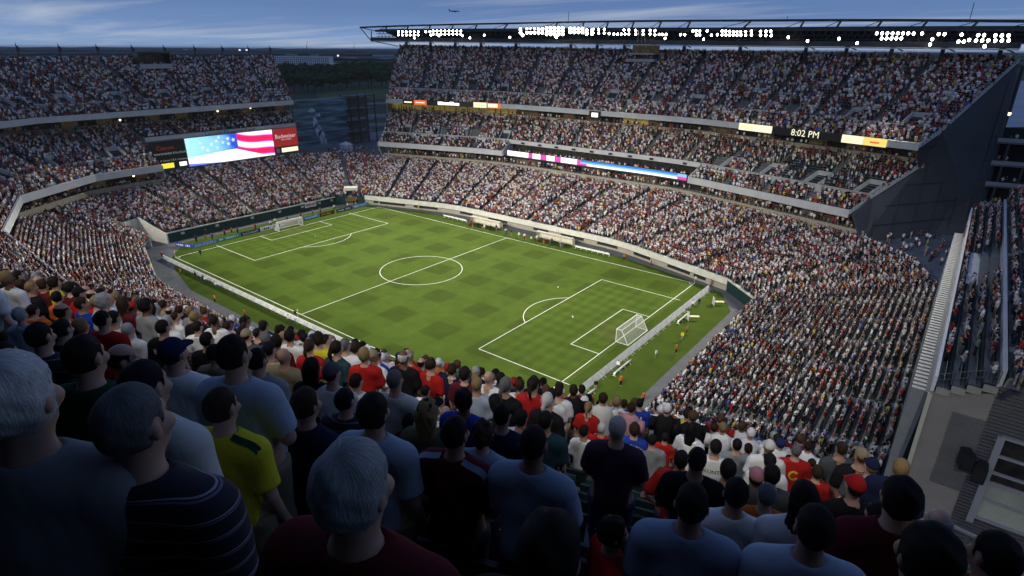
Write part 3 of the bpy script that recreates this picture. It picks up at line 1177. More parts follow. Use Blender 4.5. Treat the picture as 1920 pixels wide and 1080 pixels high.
suites(far, side_line(-70, 74.5, 38.2, 0, n), 25.7, 29.3, lit=((.0, .27), (.52, .56)), every=1)
soffit(far, side_line(-70, 74, 35.5, 25.6, n), side_line(-70, 74.5, 38.2, 25.6, n), 'suite_floor', STAIR)
for i in range(200):
    p = sideQ(-69 + 143 * (i + random.random() * .5) / 200, 35.95 + random.random() * .8)
    CROWD.append((p[0], p[1], 25.2, math.pi, .55, 'suite'))
# upper deck
F3, B3 = side_line(-66, 74.6, 29.1, 28.95, n), side_line(-68, 75.6, 34.2, 31.4, n)
upA = [i / 13 for i in range(1, 13)]
tier(far, F3, B3, 6, upA, .88, 'up', name='upper_front_terrace')
fascia(far, side_line(-66, 74.6, 28.9, 0, n), 28.35, 29.75, .35, FASC, 2)
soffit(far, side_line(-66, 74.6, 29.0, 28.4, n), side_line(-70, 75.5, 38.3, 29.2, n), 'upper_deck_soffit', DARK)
fascia(far, side_line(-68, 75.6, 34.4, 0, n, zf=lambda x: -.006 * x), 31.3, 32.9, .25, CONC, 2, 'upper_cross_wall')
F4 = side_line(-68, 75.7, 34.7, 0, n, zf=lambda x: 32.3 - .006 * x)
B4 = side_line(-73.5, 79, 52.7, 0, n, zf=lambda x: zD(x) - 1.1)
uv = [(i + .5) / 13 for i in range(13)]
hol = [(s - .012, s + .012, 0, 4) for s in uv]
tier(far, F4, B4, 24, upA, lambda s, t: .93 - .12 * (t > .9), 'up', holes=hol, name='upper_terrace')
for s in uv:
    vomitory(far, F4, B4, s, 0, .15, 3.2, 1.0)
fascia(far, side_line(-73.5, 79, 52.9, 0, n, zf=lambda x: zD(x)), -1.2, .15, .2, CONC, 2, 'rear_parapet')
# end walls and their stepped rails
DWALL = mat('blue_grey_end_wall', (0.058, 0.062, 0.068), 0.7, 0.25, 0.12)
m = MB()
pr = [sideQ(70.4, 25) + (9.5,), sideQ(68.4, 23) + (15.2,), sideQ(69, 27.8) + (18.1,), sideQ(73.4, 35.2) + (24.3,), sideQ(74.4, 29) + (29.0,), sideQ(75.6, 34.7) + (31.6,), sideQ(79, 52.7) + (44.0,)]
back = sideQ(79, 53.5)
poly = pr + [(back[0], back[1], 44), (back[0] + 2, back[1] + 2, 8.5)]
off = np.array((.287, 0.0, 0)) * 0
m.add([(p[0] + .15, p[1], p[2] - .15) for p in poly] + [(p[0] - .25, p[1], p[2] - .15) for p in poly],
      [tuple(range(9)), tuple(range(17, 8, -1))] + [(i, i + 9, (i + 1) % 9 + 9, (i + 1) % 9) for i in range(9)])
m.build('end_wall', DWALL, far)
JNT = mat('dark_panel_joint', (.02, .024, .03), .8)
for k, (t0, z0, z1) in enumerate(((26, 9.6, 15), (31, 9.4, 20), (36, 9.2, 24.5), (41, 9, 31), (46, 8.8, 37), (50.5, 8.6, 41))):
    q0 = sideQ(70.6 + (t0 - 25) * .32, t0)
    m = MB()
    m.box((q0[0] + .32, q0[1], (z0 + z1) / 2), (.1, .1, z1 - z0))
    m.build('wall_joint', JNT, far)
for z, t1 in ((13, 52), (17, 52), (21, 52), (25, 52), (30, 52)):
    t0 = 26 + max(0, z - 15) * .9
    a_, b_ = sideQ(70.6 + (t0 - 25) * .32, t0), sideQ(70.6 + (t1 - 25) * .32, t1)
    m = MB()
    m.beam((a_[0] + .32, a_[1], z), (b_[0] + .32, b_[1], z), .1, .1)
    m.build('wall_joint', JNT, far)
pl = [sideQ(66.2 * -1, 25) + (9.5,), sideQ(-67, 23) + (15.2,), sideQ(-67.2, 27.8) + (18.1,), sideQ(-69.4, 35.2) + (24.3,), sideQ(-66.2, 29) + (29.0,), sideQ(-68, 34.7) + (32.2,), sideQ(-73.5, 52.7) + (45.8,)]
back = sideQ(-73.5, 53.5)
poly = pl + [(back[0], back[1], 45.8), (back[0] - 2, back[1] + 2, 8.5)]
m = MB()
m.add([(p[0] + .15, p[1], p[2] - .15) for p in poly] + [(p[0] - .25, p[1], p[2] - .15) for p in poly],
      [tuple(range(9)), tuple(range(17, 8, -1))] + [(i, i + 9, (i + 1) % 9 + 9, (i + 1) % 9) for i in range(9)])
m.build('end_wall', CONC, far)


def slope_rail(parent, a, b, n, hgt=1.15, matl=None, name='end_rail', wall=.45):
    a, b = np.array(a), np.array(b)
    m = MB()
    for i in range(n):
        p, q = a + (b - a) * i / n, a + (b - a) * (i + 1) / n
        m.hexa([p + (-.12, 0, 0), p + (.12, 0, 0), (q[0] + .12, q[1], q[2] - .0), (q[0] - .12, q[1], q[2]),
                p + (-.12, 0, wall + .55), p + (.12, 0, wall + .55), (q[0] + .12, q[1], p[2] + wall + .55), (q[0] - .12, q[1], p[2] + wall + .55)])
    return m.build(name, matl or CONC, parent)


slope_rail(far, sideQ(75.7, 34.7) + (31.8,), sideQ(79, 52.7) + (44.2,), 26)
slope_rail(far, sideQ(74.6, 29) + (28.9,), sideQ(75.6, 34.2) + (31.4,), 7)
slope_rail(far, sideQ(69, 27.8) + (17.9,), sideQ(73.4, 35.2) + (24.3,), 16)
slope_rail(far, sideQ(67.8, 23) + (15.1,), sideQ(68.6, 27.3) + (17.2,), 6)
slope_rail(far, sideQ(-68, 34.7) + (32.4,), sideQ(-73.5, 52.7) + (45.6,), 26)
slope_rail(far, sideQ(-67, 27.8) + (18.1,), sideQ(-69.4, 35.2) + (24.3,), 16)

def far_hit(px, py, d):
    dr = ray(px, py)
    ts = np.linspace(60, 330, 2701)
    P = CAMP + ts[:, None] * dr
    # perpendicular depth behind the bowed wall, approximately
    yb = np.interp(P[:, 0], _xs, _yb)
    sl = np.interp(P[:, 0], _xs, _sl)
    g = (P[:, 1] - yb) / np.sqrt(1 + sl ** 2) - d
    i = np.argmax(g > 0)
    return P[i]


def xb_at(px, py, d):
    P = far_hit(px, py, d)
    g = np.linspace(-100, 100, 4001)
    xx = np.array([sideQ(t, d)[0] for t in g[::10]])
    return float(np.interp(P[0], xx, g[::10]))


# ribbon screens on the fascias
def emis(name, c, s):
    return mat(name, (.02, .02, .02), .4, emit=c, estr=s)


E_WH, E_MG, E_BL, E_SK = emis('led_white', (1, .97, .98), 1.6), emis('led_magenta', (1, .06, .55), 1.0), emis('led_blue', (.05, .28, .85), .9), emis('led_sky', (.3, .68, .95), 1.0)
E_CR, E_OR, E_YE, E_BK = emis('led_cream', (1, .95, .66), 1.15), emis('led_orange', (.95, .16, .05), .9), emis('led_yellow', (1, .78, .2), 1.0), mat('led_off_black', (.02, .022, .026), .3)


def ribbon(parent, x0, x1, d, z0, z1, segs, name='screen_panel'):
    """segs: (fraction0, fraction1, material, v0, v1)"""
    for f0, f1, mm, v0, v1 in segs:
        m = MB()
        k = max(1, int((f1 - f0) * (x1 - x0) / 4))
        for i in range(k):
            a, b = f0 + (f1 - f0) * i / k, f0 + (f1 - f0) * (i + 1) / k
            p, q = sideQ(x0 + (x1 - x0) * a, d), sideQ(x0 + (x1 - x0) * b, d)
            m.wall([(*p, 0), (*q, 0)], z0 + (z1 - z0) * v0, z0 + (z1 - z0) * v1, .12)
        m.build(name, mm, parent)


rb = thing('ribbon_screen', 'long white magenta and blue ribbon screen across the middle of the far club level', 'screen')
ribbon(rb, XL + .8, XR - .9, 24.1, 14.55, 16.05, [(0, 1, E_BK, -.1, 1.08)], 'screen_housing')
sg = []
c = 0
for w_, mm in ((.125, E_WH), (.03, E_MG), (.055, E_WH), (.042, E_MG), (.055, E_WH), (.042, E_MG), (.105, E_WH), (.022, E_MG)):
    sg.append((c, c + w_, mm, 0, 1))
    c += w_
ribbon(rb, XL + .8, XR - .9, 23.98, 14.55, 16.05, sg)
ribbon(rb, XL + .8, XR - .9, 23.98, 14.55, 16.05, [(c, .97, E_BL, .66, 1), (c, .97, E_SK, .34, .659), (c + .04, .97, E_WH, 0, .339), (c, c + .04, E_MG, 0, .339), (.97, 1, E_MG, 0, .5), (.97, 1, E_SK, .501, 1), (.68, .78, E_WH, .2, .8)][:6])
for i in range(9):
    xb = -22 + 50 * i / 8
    p = sideQ(xb, 27.0)
    sp_ = thing('ledge_speaker', 'small black speaker on the club fascia above the ribbon screen, %s from left' % ordn(i + 1), 'speaker', (p[0], p[1], 18.3), 0, 'speakers on the club fascia')
    m = MB()
    m.box((0, -.3, 0), (.9, .45, .5))
    m.build('cabinet', STEEL, sp_)
    m = MB()
    m.box((0, -.56, 0), (.76, .06, .38))
    m.build('grille', DARK, sp_)
# upper fascia boards left
def fascia_sign(x0, x1, mm, label, marks=None, text=None, tm=None, tsize=1.0):
    g = thing('fascia_sign', label, 'sign')
    ribbon(g, x0, x1, 28.62, 28.2, 29.8, [(0, 1, mm, 0, 1)], 'sign_face')
    if text:
        p, q = Vector((*sideQ(x0, 28.5), 0)), Vector((*sideQ(x1, 28.5), 0))
        c = (p + q) / 2
        c.z = 29.0
        place_text(text, tsize, frame(c, q - p, (0, 0, 1)), tm, g)
    if marks:
        ribbon(g, x0, x1, 28.53, 28.2, 29.8, [(a, b, tm, v0, v1) for a, b, v0, v1 in marks], 'printed_mark')
    return g


XS = lambda px, py: xb_at(px, py, 28.6)
s_ = [XS(755, 184), XS(776, 185), XS(800, 186), XS(888, 192), XS(914, 193), XS(940, 196)]
fascia_sign(s_[0], s_[1] - .15, E_BK, 'small black fascia sign with pale emblem at the left of the upper deck', [(.15, .85, .35, .65)], tm=E_CR)
fascia_sign(s_[1], s_[2] - .15, E_OR, 'orange lit fascia sign at the left of the upper deck', [(.15, .85, .4, .6)], tm=E_CR)
fascia_sign(s_[2], s_[3] - .15, E_BK, 'black fascia screen with white lettering on the upper deck', [(.25, .36, .2, .85), (.37, .5, .2, .75), (.51, .6, .2, .9), (.61, .72, .2, .7)], tm=E_WH)
fascia_sign(s_[3], s_[4] - .15, E_CR, 'white lit fascia sign with faint oval emblem on the upper deck', [(.2, .8, .4, .6)], tm=E_YE)
fascia_sign(s_[4], s_[5], E_OR, 'orange framed white fascia sign right of the black screen', [(.08, .8, .15, .85)], tm=E_CR)
p = sideQ(2.5, 28.3)
g = thing('play_clock', 'small black framed white clock panel on the upper deck fascia', 'clock', (p[0], p[1], 28.4))
m = MB()
m.box((0, 0, 0), (3.6, .3, 2.4))
m.build('frame', DARK, g)
m = MB()
m.box((0.1, -.2, .15), (2.1, .1, 1.2))
m.build('lit_face', E_WH, g)
s_ = [XS(1386, 236), XS(1415, 240), XS(1448, 245), XS(1578, 262), XS(1618, 268), XS(1661, 274)]
fascia_sign(s_[0], s_[1] - .1, E_CR, 'left half of the cream lit sign left of the time display', [(.1, .9, .5, .58), (.3, .7, .3, .38)], tm=E_YE)
fascia_sign(s_[1], s_[2] - .15, E_CR, 'plain right half of the cream lit sign beside the time display')
fascia_sign(s_[2], s_[3] - .15, E_BK, 'black fascia screen showing the time 8:02 PM', text='8:02 PM', tm=E_CR, tsize=2.0)
fascia_sign(s_[3], s_[4] - .1, E_CR, 'pale cream lit sign right of the time display', [(.1, .9, .3, .36)], tm=E_YE)
fascia_sign(s_[4], s_[5], E_YE, 'yellow lit sign at the right end of the upper fascia', [(.3, .7, .35, .55)], tm=E_OR)

# press box hung in the far upper deck
p = sideQ(6, 49)
g = thing('camera_box', 'dark camera box hung below the roof at the top of the far deck', 'booth', (p[0], p[1], 44.0))
m = MB()
m.box((0, 0, .9), (9, 5, .3))
m.box((0, 0, -.9), (9, 5, .8))
m.build('deck', CONC, g)
m = MB()
for a in (-4.4, 0, 4.4):
    m.box((a, -2.4, 1.9), (.15, .15, 2.6))
m.build('post', STEEL, g)
m = MB()
m.box((0, 1.5, 2.2), (8.8, .2, 2.4))
m.build('back_wall', SUITEW, g)
m = MB()
for a in (-1.4, 0, 1.4):
    m.cyl((a, -1.5, 3.0), (a * .6, -2.6, 7.0), .12, 6)
m.build('hanger', RAILM, g)

# ---------------- roof over the far stand
roof = thing('far_stand_roof', 'dark steel roof truss with floodlights above the far stand', 'roof')
def roof_line(x0, x1, d, zf, n=30):
    return side_line(x0, x1, d, 0, n, zf=zf)


dz = lambda x: -.0106 * x
ztop = lambda x: 53.9 + dz(x) - 1.6 * (x / 95) ** 2
m = MB()
T = roof_line(-86, 80, 47.0, ztop)
for a, b in zip(T[:-1], T[1:]):
    m.cyl(a, b, .28, 8)
m.build('top_chord', STEEL, roof)
mid = lambda x: 51.6 + dz(x) - .6 * (x / 95) ** 2
low = lambda x: 48.2 + dz(x)
m = MB()
T2 = roof_line(-80, 80, 47.6, mid)
for a, b in zip(T2[:-1], T2[1:]):
    m.beam(a, b, .5, .75)
m.build('middle_beam', STEEL, roof)
m = MB()
T3 = roof_line(-82, 80, 47.4, low)
for a, b in zip(T3[:-1], T3[1:]):
    m.beam(a, b, .6, 1.2)
m.build('lower_beam', STEEL, roof)
m = MB()
T4 = roof_line(-82, 80, 47.2, lambda x: low(x) - .78)
for a, b in zip(T4[:-1], T4[1:]):
    m.beam(a, b, .25, .25)
m.build('gutter_rail', RAILM, roof)
m = MB()
Ra, Rb = roof_line(-78, 80, 47.5, lambda x: mid(x) + .45), roof_line(-78, 80, 60, lambda x: low(x) + .35)
for j in range(len(Ra) - 1):
    m.hexa([Ra[j], Ra[j + 1], Rb[j + 1], Rb[j], Ra[j] + (0, 0, .12), Ra[j + 1] + (0, 0, .12), Rb[j + 1] + (0, 0, .12), Rb[j] + (0, 0, .12)])
m.build('roof_deck', STEEL, roof)
for i in range(19):
    xb = -76 + 156 * i / 18
    a = np.array((*sideQ(xb, 47.6), 0))
    a[2] = mid(a[0])
    b = np.array((*sideQ(xb + 1.2, 47.0), 0))
    b[2] = ztop(b[0])
    m = MB()
    m.beam(a, b, .35, .35)
    c = np.array((*sideQ(xb - 3.6, 47.6), 0))
    c[2] = mid(c[0])
    m.beam(c, b, .12, .12)
    m.build('strut', STEEL, roof)
m = MB()
for i in range(108):
    xb = -79 + 158 * i / 108
    a, b = np.array((*sideQ(xb, 47.7), 0)), np.array((*sideQ(xb + 158 / 216, 47.6), 0))
    c = np.array((*sideQ(xb + 158 / 108, 47.7), 0))
    a[2], b[2], c[2] = low(a[0]) + .6, mid(b[0]) - .3, low(c[0]) + .6
    m.beam(a, b, .11, .11)
    m.beam(b, c, .11, .11)
m.build('web_bracing', STEEL, roof)
m = MB()
for zo in (.95, 1.9):
    W = roof_line(-80, 80, 47.9, lambda x: low(x) + zo)
    for a, b in zip(W[:-1], W[1:]):
        m.beam(a, b, .1, .14)
m.build('lamp_catwalk', STEEL, roof)
for i in range(16):
    xb = -70 + 146 * i / 15
    p, q = sideQ(xb, 51.6), sideQ(xb, 48.6)
    m = MB()
    z0 = zD(p[0]) - 1.5
    m.box((p[0], p[1], (z0 + low(p[0])) / 2), (.75, .75, low(p[0]) - z0 + .3))
    m.beam((p[0] + .4, p[1], low(p[0]) - .6), (p[0] + 2.2, p[1] - .5, low(p[0]) - 1.3), .22, .22)
    m.beam((q[0], q[1], low(p[0]) + .2), (p[0], p[1] + 6, low(p[0]) + 3.2), .4, .5)
    m.build('column', STEEL, roof)
# cantilever tip at the left end
m = MB()
a = np.array((*sideQ(-86, 47), 0)); a[2] = ztop(a[0])
b = np.array((*sideQ(-82, 47.4), 0)); b[2] = low(b[0]) - .6
c = np.array((*sideQ(-73.5, 52), 0)); c[2] = zD(c[0]) - .2
dd = np.array((*sideQ(-81.6, 47.4), 0)); dd[2] = mid(dd[0])
m.cyl(a, b, .16, 6)
m.cyl(b, c, .16, 6)
m.cyl(dd, b, .2, 6)
m.cyl(np.array((*sideQ(-80, 47.4), mid(-90))), a, .14, 6)
m.build('cantilever_tip', STEEL, roof)
for xb, hh in ((-20, 3.0), (71, 3.2), (34, 1.0)):
    p = sideQ(xb, 47)
    m = MB()
    m.cyl((p[0], p[1], ztop(p[0])), (p[0], p[1], ztop(p[0]) + hh), .07, 6)
    m.build('antenna', STEEL, roof)

# ---------------- floodlights under the far roof
LENS = mat('floodlight_lens', (.9, .9, .85), .3, emit=(1.0, .96, .86), estr=30.0)
HOUS = mat('floodlight_housing', (.08, .08, .085), .5, metal=.5)
lens_m, hous_m = MB(), MB()
lens_m.ball((0, 0, 0), .31, 10, 6, s=(1, .45, 1))
hous_m.cyl((0, .02, 0), (0, .42, .05), .42, 10, .2)
hous_m.beam((0, .25, .3), (0, .35, .75), .08, .08)
lens_me, hous_me = lens_m.mesh('lens', LENS, True), hous_m.mesh('housing', HOUS)
lampx = []
def grp(x0, x1, n, ys):
    for yy in ys:
        for i in range(n):
            lampx.append((x0 + (x1 - x0) * i / max(1, n - 1), yy))
U, Lw = 58, 64.5
grp(747, 784, 6, (59.5, 65.5)); grp(798, 806, 2, (59.5,)); grp(812, 864, 8, (58, 64)); lampx += [(808, 66), (823, 67), (777, 71), (867, 67), (881, 71), (908, 66), (956, 70)]
grp(976, 988, 2, (55, 61)); grp(995, 1017, 4, (55, 61)); grp(1025, 1055, 5, (53, 58.5, 64)); grp(1069, 1092, 4, (54, 60)); grp(1100, 1110, 2, (57, 63)); grp(1112, 1133, 3, (55, 62)); lampx += [(1142, 63)]
grp(1151, 1172, 4, (64,)); lampx += [(1170, 56), (1179, 56), (1179, 64), (1192, 57), (1192, 64), (1206, 57.5), (1206, 64), (1219, 57), (1219, 64), (1228, 57.5), (1228, 65), (1236, 64.5), (1242, 64.5), (1249, 64.5), (1247, 72), (1276, 65), (980, 66), (1043, 69)]
grp(1299, 1312, 3, (58,)); lampx += [(1326, 58), (1284, 65), (1306, 65.5), (1312, 65.5), (1334, 66), (1345, 65), (1319, 73.5)]
grp(1354, 1389, 6, (58.5, 65.5)); lampx += [(1398, 59), (1398, 66), (1409, 58.5), (1409, 65.5), (1426, 59, ), (1426, 66), (1436, 59), (1436, 66), (1445, 58.5), (1446, 66.5), (1478, 70), (1514, 77), (1573, 72.5), (1607, 81)]
lampx += [(1644, 62.5)]; grp(1654, 1703, 6, (62.5,)); grp(1653, 1690, 5, (72,)); lampx += [(1713, 63), (1729, 63), (1760, 64), (1771, 64), (1748, 73.5), (1744, 83.5), (1803, 65), (1797, 78), (1807, 78), (1817, 75), (1846, 87)]
grp(1834, 1845, 2, (66,)); grp(1830, 1853, 3, (76,)); grp(1866, 1891, 3, (66.5, 76))
lampx.sort()


for k, (px, py) in enumerate(lampx):
    P = far_hit(px, py, 46.6)
    near_row = 'upper' if py < 61 else 'lower'
    aim = Vector((P[0] * .4 - P[0], 0 - P[1], -P[2])).normalized()
    # the lamp faces the pitch: local -y
    rz = math.atan2(aim.y, aim.x) + math.pi / 2
    g = thing('floodlight', 'lit floodlight under the far roof, %s counting from its left end' % ordn(k + 1), 'floodlight', tuple(P), rz, 'floodlights under the far roof')
    g.scale = (1.5 if 970 < px < 1112 else 1.0,) * 3  # this bank is enlarged so its size stands in for glare
    link('lens', lens_me, g)
    link('housing', hous_me, g)
print('floodlights', len(lampx))


def spot(name, loc, tgt, power, size, blend=.6, col=(1.0, .95, .82), soft=2.0):
    d = bpy.data.lights.new(name, 'SPOT')
    d.energy = power
    d.spot_size = math.radians(size)
    d.spot_blend = blend
    d.shadow_soft_size = soft
    d.color = col
    o = bpy.data.objects.new(name, d)
    COL.objects.link(o)
    o.location = loc
    v = Vector(tgt) - Vector(loc)
    o.rotation_euler = v.to_track_quat('-Z', 'Y').to_euler()
    return o


FLOOD = 225000
for xb, tx in ((-62, -46), (-38, -24), (-14, -8), (12, 8), (38, 28), (66, 60)):
    p = sideQ(xb, 46.0)
    spot('floodlight_beam', (p[0], p[1], 49.6), (tx, -17, 0), FLOOD, 54)
# ---------------- left end stand
left = thing('left_end_stand', 'two decked stand at the left end curving into the near left corner', 'grandstand')


def fan(F, B, n=26):
    return resample(F, n), resample(B, n)


def fanseg(Fk, Bk, per):
    """stations along matching key points so that corners line up"""
    F, B = [], []
    for (a, b), (c, d), k in zip(zip(Fk[:-1], Fk[1:]), zip(Bk[:-1], Bk[1:]), per):
        for i in range(k):
            t = i / k
            F.append(np.array(a) * (1 - t) + np.array(b) * t)
            B.append(np.array(c) * (1 - t) + np.array(d) * t)
    F.append(np.array(Fk[-1], float))
    B.append(np.array(Bk[-1], float))
    return np.array(F), np.array(B)


# upper deck (stations run from the right end towards the near-left corner)
cF = [(-93.5, 32, 29.0), (-92.6, -39.5, 29.0), (-79.5, -63.5, 29.0)]
cB = [(-98.2, 33.8, 31.1), (-97.2, -41.2, 31.1), (-84, -66.5, 31.1)]
F, B = fanseg(cF, cB, (18, 7))
aL = [.08, .2, .32, .44, .56, .68, .8, .92]
tier(left, F, B, 6, aL, .85, 'up', name='upper_front_terrace')
fascia(left, [(p[0] + .2, p[1], 0) for p in F], 28.3, 29.75, .35, FASC, 2)
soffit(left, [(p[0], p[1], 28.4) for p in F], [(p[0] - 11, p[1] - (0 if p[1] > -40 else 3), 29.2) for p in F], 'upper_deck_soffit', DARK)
fascia(left, [(p[0] - .1, p[1], 0) for p in B], 31.1, 32.5, .25, CONC, 2, 'upper_cross_wall')
dF = [(-98.4, 33.9, 31.95), (-97.4, -41.3, 31.95), (-84.2, -66.7, 31.95)]
dB = [(-118, 41.3, 42.1), (-118, -50.5, 41.9), (-101, -83, 41.9)]
F, B = fanseg(dF, dB, (18, 7))
vs = [.02 + .14, .26, .38, .5, .62, .74, .86]
tier(left, F, B, 22, aL, lambda s, t: .9 - .1 * (t > .85), 'up', holes=[(s - .013, s + .013, 0, 4) for s in vs], name='upper_terrace')
for s in vs:
    vomitory(left, F, B, s, 0, .16, 3.2, 1.0)
fascia(left, [(p[0] - .2, p[1], p[2]) for p in B], -.3, 1.0, .2, CONC, 2, 'rear_parapet')
m = MB()
poly = [(-91, 30.5, 9.0), (-92, 31, 21.6), (-101, 35, 24.5), (-101.5, 35, 29.2), (-93.5, 32, 29.0), (-98.4, 33.9, 31.9), (-118, 41.3, 42.3), (-118.5, 41.5, 8)]
m.add([(p[0], p[1] + .25, p[2]) for p in poly] + [(p[0], p[1] + .05, p[2]) for p in poly], [tuple(range(8)), tuple(range(15, 7, -1))] + [(i, i + 8, (i + 1) % 8 + 8, (i + 1) % 8) for i in range(8)])
m.build('end_wall', CLAD, left)
slope_rail(left, (-98.4, 34.0, 31.9), (-118, 41.4, 42.2), 24)
# suite strip under the upper deck
Ek = [(-101.3, 35, 0), (-101.0, -43, 0), (-88, -69, 0)]
Ep = resample(Ek, 26)
fascia(left, Ep, 24.0, 25.9, .35, BEIGE, 2, 'beige_parapet')
suites(left, resample([(-104, 35.5, 0), (-104, -44, 0), (-91, -71, 0)], 26), 25.7, 29.2, every=1)
soffit(left, [(p[0], p[1], 25.5) for p in Ep], [(p[0] - 3, p[1] - .5, 25.5) for p in Ep], 'suite_floor', STAIR)
for i in range(150):
    t = (i + random.random() * .5) / 150
    p = Ep[min(25, int(t * 26))] + (Ep[min(26, int(t * 26) + 1)] - Ep[min(25, int(t * 26))]) * (t * 26 % 1)
    CROWD.append((p[0] - .5 - random.random(), p[1], 25.2, -math.pi / 2, .6, 'suite'))
for (x, y, z), c in (((-99.5, 9, 27.4), 0), ((-99.5, 20, 27.6), 0), ((-99.2, -19, 27.0), 1), ((-84.5, -24, 14.0), 1)):
    g = thing('ceiling_lamp', {(9): 'small lit lamp under the upper deck left of the red screen panel', 20: 'small lit lamp under the upper deck above the red screen panel', -19: 'small lit lamp under the left part of the upper deck', -24: 'small lit lamp below the club fascia left of the screen'}[y], 'lamp', (x, y, z), 0, 'lamps under the left stand')
    m = MB()
    m.ball((0, 0, 0), .28, 10, 6)
    m.build('bulb', mat('warm_bulb', (.9, .8, .4), .4, emit=(1, .86, .5), estr=3.0), g)
    m = MB()
    m.cyl((0, 0, .2), (0, 0, .9), .08, 6)
    m.build('stem', STEEL, g)
# club level above the big screen
F, B = fanseg([(-92.3, 31, 21.9), (-92.2, -16.4, 21.9)], [(-100.9, 34.6, 24.4), (-100.8, -16.4, 24.4)], (16,))
tier(left, F, B, 8, [.18, .5, .82], lambda s, t: .62 if s < .5 else .8, 'club', name='club_terrace')
fascia(left, [(p[0] + .15, p[1], 0) for p in F], 21.35, 22.5, .35, FASC, 2)
for s in (.16, .48, .8):
    f, b, tg = station(F, B, s)
    for sd in (-1, 1):
        m = MB()
        a, c = f + (b - f) * .25 + tg * sd * 1.1, b + tg * sd * 1.1
        e = tg * .2
        m.hexa([a, a + e, c + e, c, a + (0, 0, .9), a + e + (0, 0, .9), c + e + (0, 0, .9), c + (0, 0, .9)])
        m.build('stair_side_wall', CONC, left)
# club level left of the screen, turning into the near side
kF = [(-83.6, -17, 15.2), (-83.2, -25, 15.2), (-82.4, -33.6, 15.2), (-69, -52.2, 15.2), (-40, -61.8, 15.2), (0, -63.5, 15.2)]
kM = [(-88.6, -17, 17.4), (-88.4, -26, 17.4), (-87.4, -35.2, 17.4), (-71.6, -56.6, 17.4), (-41, -66.4, 17.4), (0, -68, 17.4)]
kB = [(-100.6, -17, 24.3), (-100.6, -28, 24.3), (-100.4, -39.5, 24.3), (-78.5, -68, 24.3), (-43.5, -78, 24.3), (0, -79, 24.3)]
per = (3, 3, 8, 12, 10)
F, B = fanseg(kF, kM, per)
tier(left, F, B, 5, [.1, .25, .4, .55, .7], .9, 'club', name='club_front_terrace')
fascia(left, [(p[0] + .15, p[1] + .1, 0) for p in F], 14.35, 16.1, .35, FASC, 2)
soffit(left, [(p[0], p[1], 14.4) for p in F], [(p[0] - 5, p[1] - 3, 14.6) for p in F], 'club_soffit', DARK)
fascia(left, [(p[0] - .1, p[1], 0) for p in B], 17.3, 18.8, .25, CONC, 2, 'club_cross_wall')
kM2 = [(x - .4, y - .1, 18.2) for x, y, z in kM]
F, B = fanseg(kM2, kB, per)
vs = [.07, .2, .33, .47]
tier(left, F, B, 14, [.1, .25, .4, .55, .7], .92, 'club', holes=[(s - .02, s + .02, 0, 4) for s in vs], name='club_terrace')
for s in vs:
    vomitory(left, F, B, s, 0, .28, 3.2, 1.1)
# wall where the two club blocks meet
m = MB()
poly = [(-83.6, 12.0), (-83.6, 15.6), (-88.6, 17.6), (-92.0, 20.2), (-100.6, 24.9), (-100.6, 12.0)]
m.add([(x, -16.75, z) for x, z in poly] + [(x, -16.55, z) for x, z in poly], [tuple(range(6)), tuple(range(11, 5, -1))] + [(i, i + 6, (i + 1) % 6 + 6, (i + 1) % 6) for i in range(6)])
m.build('club_side_wall', CONC, left)
slope_rail(left, (-83.7, -16.9, 15.5), (-92.0, -16.9, 20.0), 12, name='side_rail', matl=STEEL)
# lower suites below the club level
kA = [(-86, -17, 0), (-85.6, -25, 0), (-84.8, -34.4, 0), (-70.4, -54.3, 0), (-40.6, -64.2, 0)]
Ap = resample(kA, 20)
fascia(left, Ap, 10.6, 11.9, .4, BEIGE, 2, 'beige_parapet')
m = MB()
m.wall([tuple(p + (-.6, -.3, 0)) for p in Ap], 8.5, 10.6, .3)
m.build('concourse_wall', BEIGE, left)
suites(left, resample([(x - 3.4, y - 1.4, 0) for x, y, z in kA], 20), 11.4, 14.7, every=1)
for i in range(90):
    t = random.random() * 19.9
    p = Ap[int(t)] + (Ap[int(t) + 1] - Ap[int(t)]) * (t % 1)
    CROWD.append((p[0] - .7, p[1] - .4, 11.3, -math.pi / 2, .6, 'suite'))
for x, y, r in ((-86.3, -22, 0), (-83.5, -36.5, .6), (-77, -45.5, .6)):
    m = MB()
    m.box((x, y, 9.7), (.5, 1.8, 1.7), r)
    m.build('dark_doorway', DARK, left)

# big screen
sb = thing('video_scoreboard', 'wide video scoreboard showing a waving flag between advert panels', 'scoreboard', (-91.4, 0, 0))
def sbbox(name, y0, y1, z0, z1, mm, x=0.0, th=.2, parent=None):
    m = MB()
    m.box((x, (y0 + y1) / 2, (z0 + z1) / 2), (th, y1 - y0, z1 - z0))
    return m.build(name, mm, parent or sb)


YL, YS0, YS1, YR = -16.2, -6.2, 21.6, 30.6
sbbox('backing', YL - .2, YR + .3, 12.85, 21.3, CLAD, -.25, .3)
lp = sbbox('advert_panel', YL, YS0 - .3, 13.3, 21.1, E_BK)
rp = sbbox('advert_panel', YS1 + .35, YR, 15.4, 21.2, mat('advert_red', (.3, .02, .018), .5, emit=(.32, .022, .02), estr=.75))
sbbox('frame_strip', YS1 + .1, YR + .2, 13.15, 15.3, STEEL)


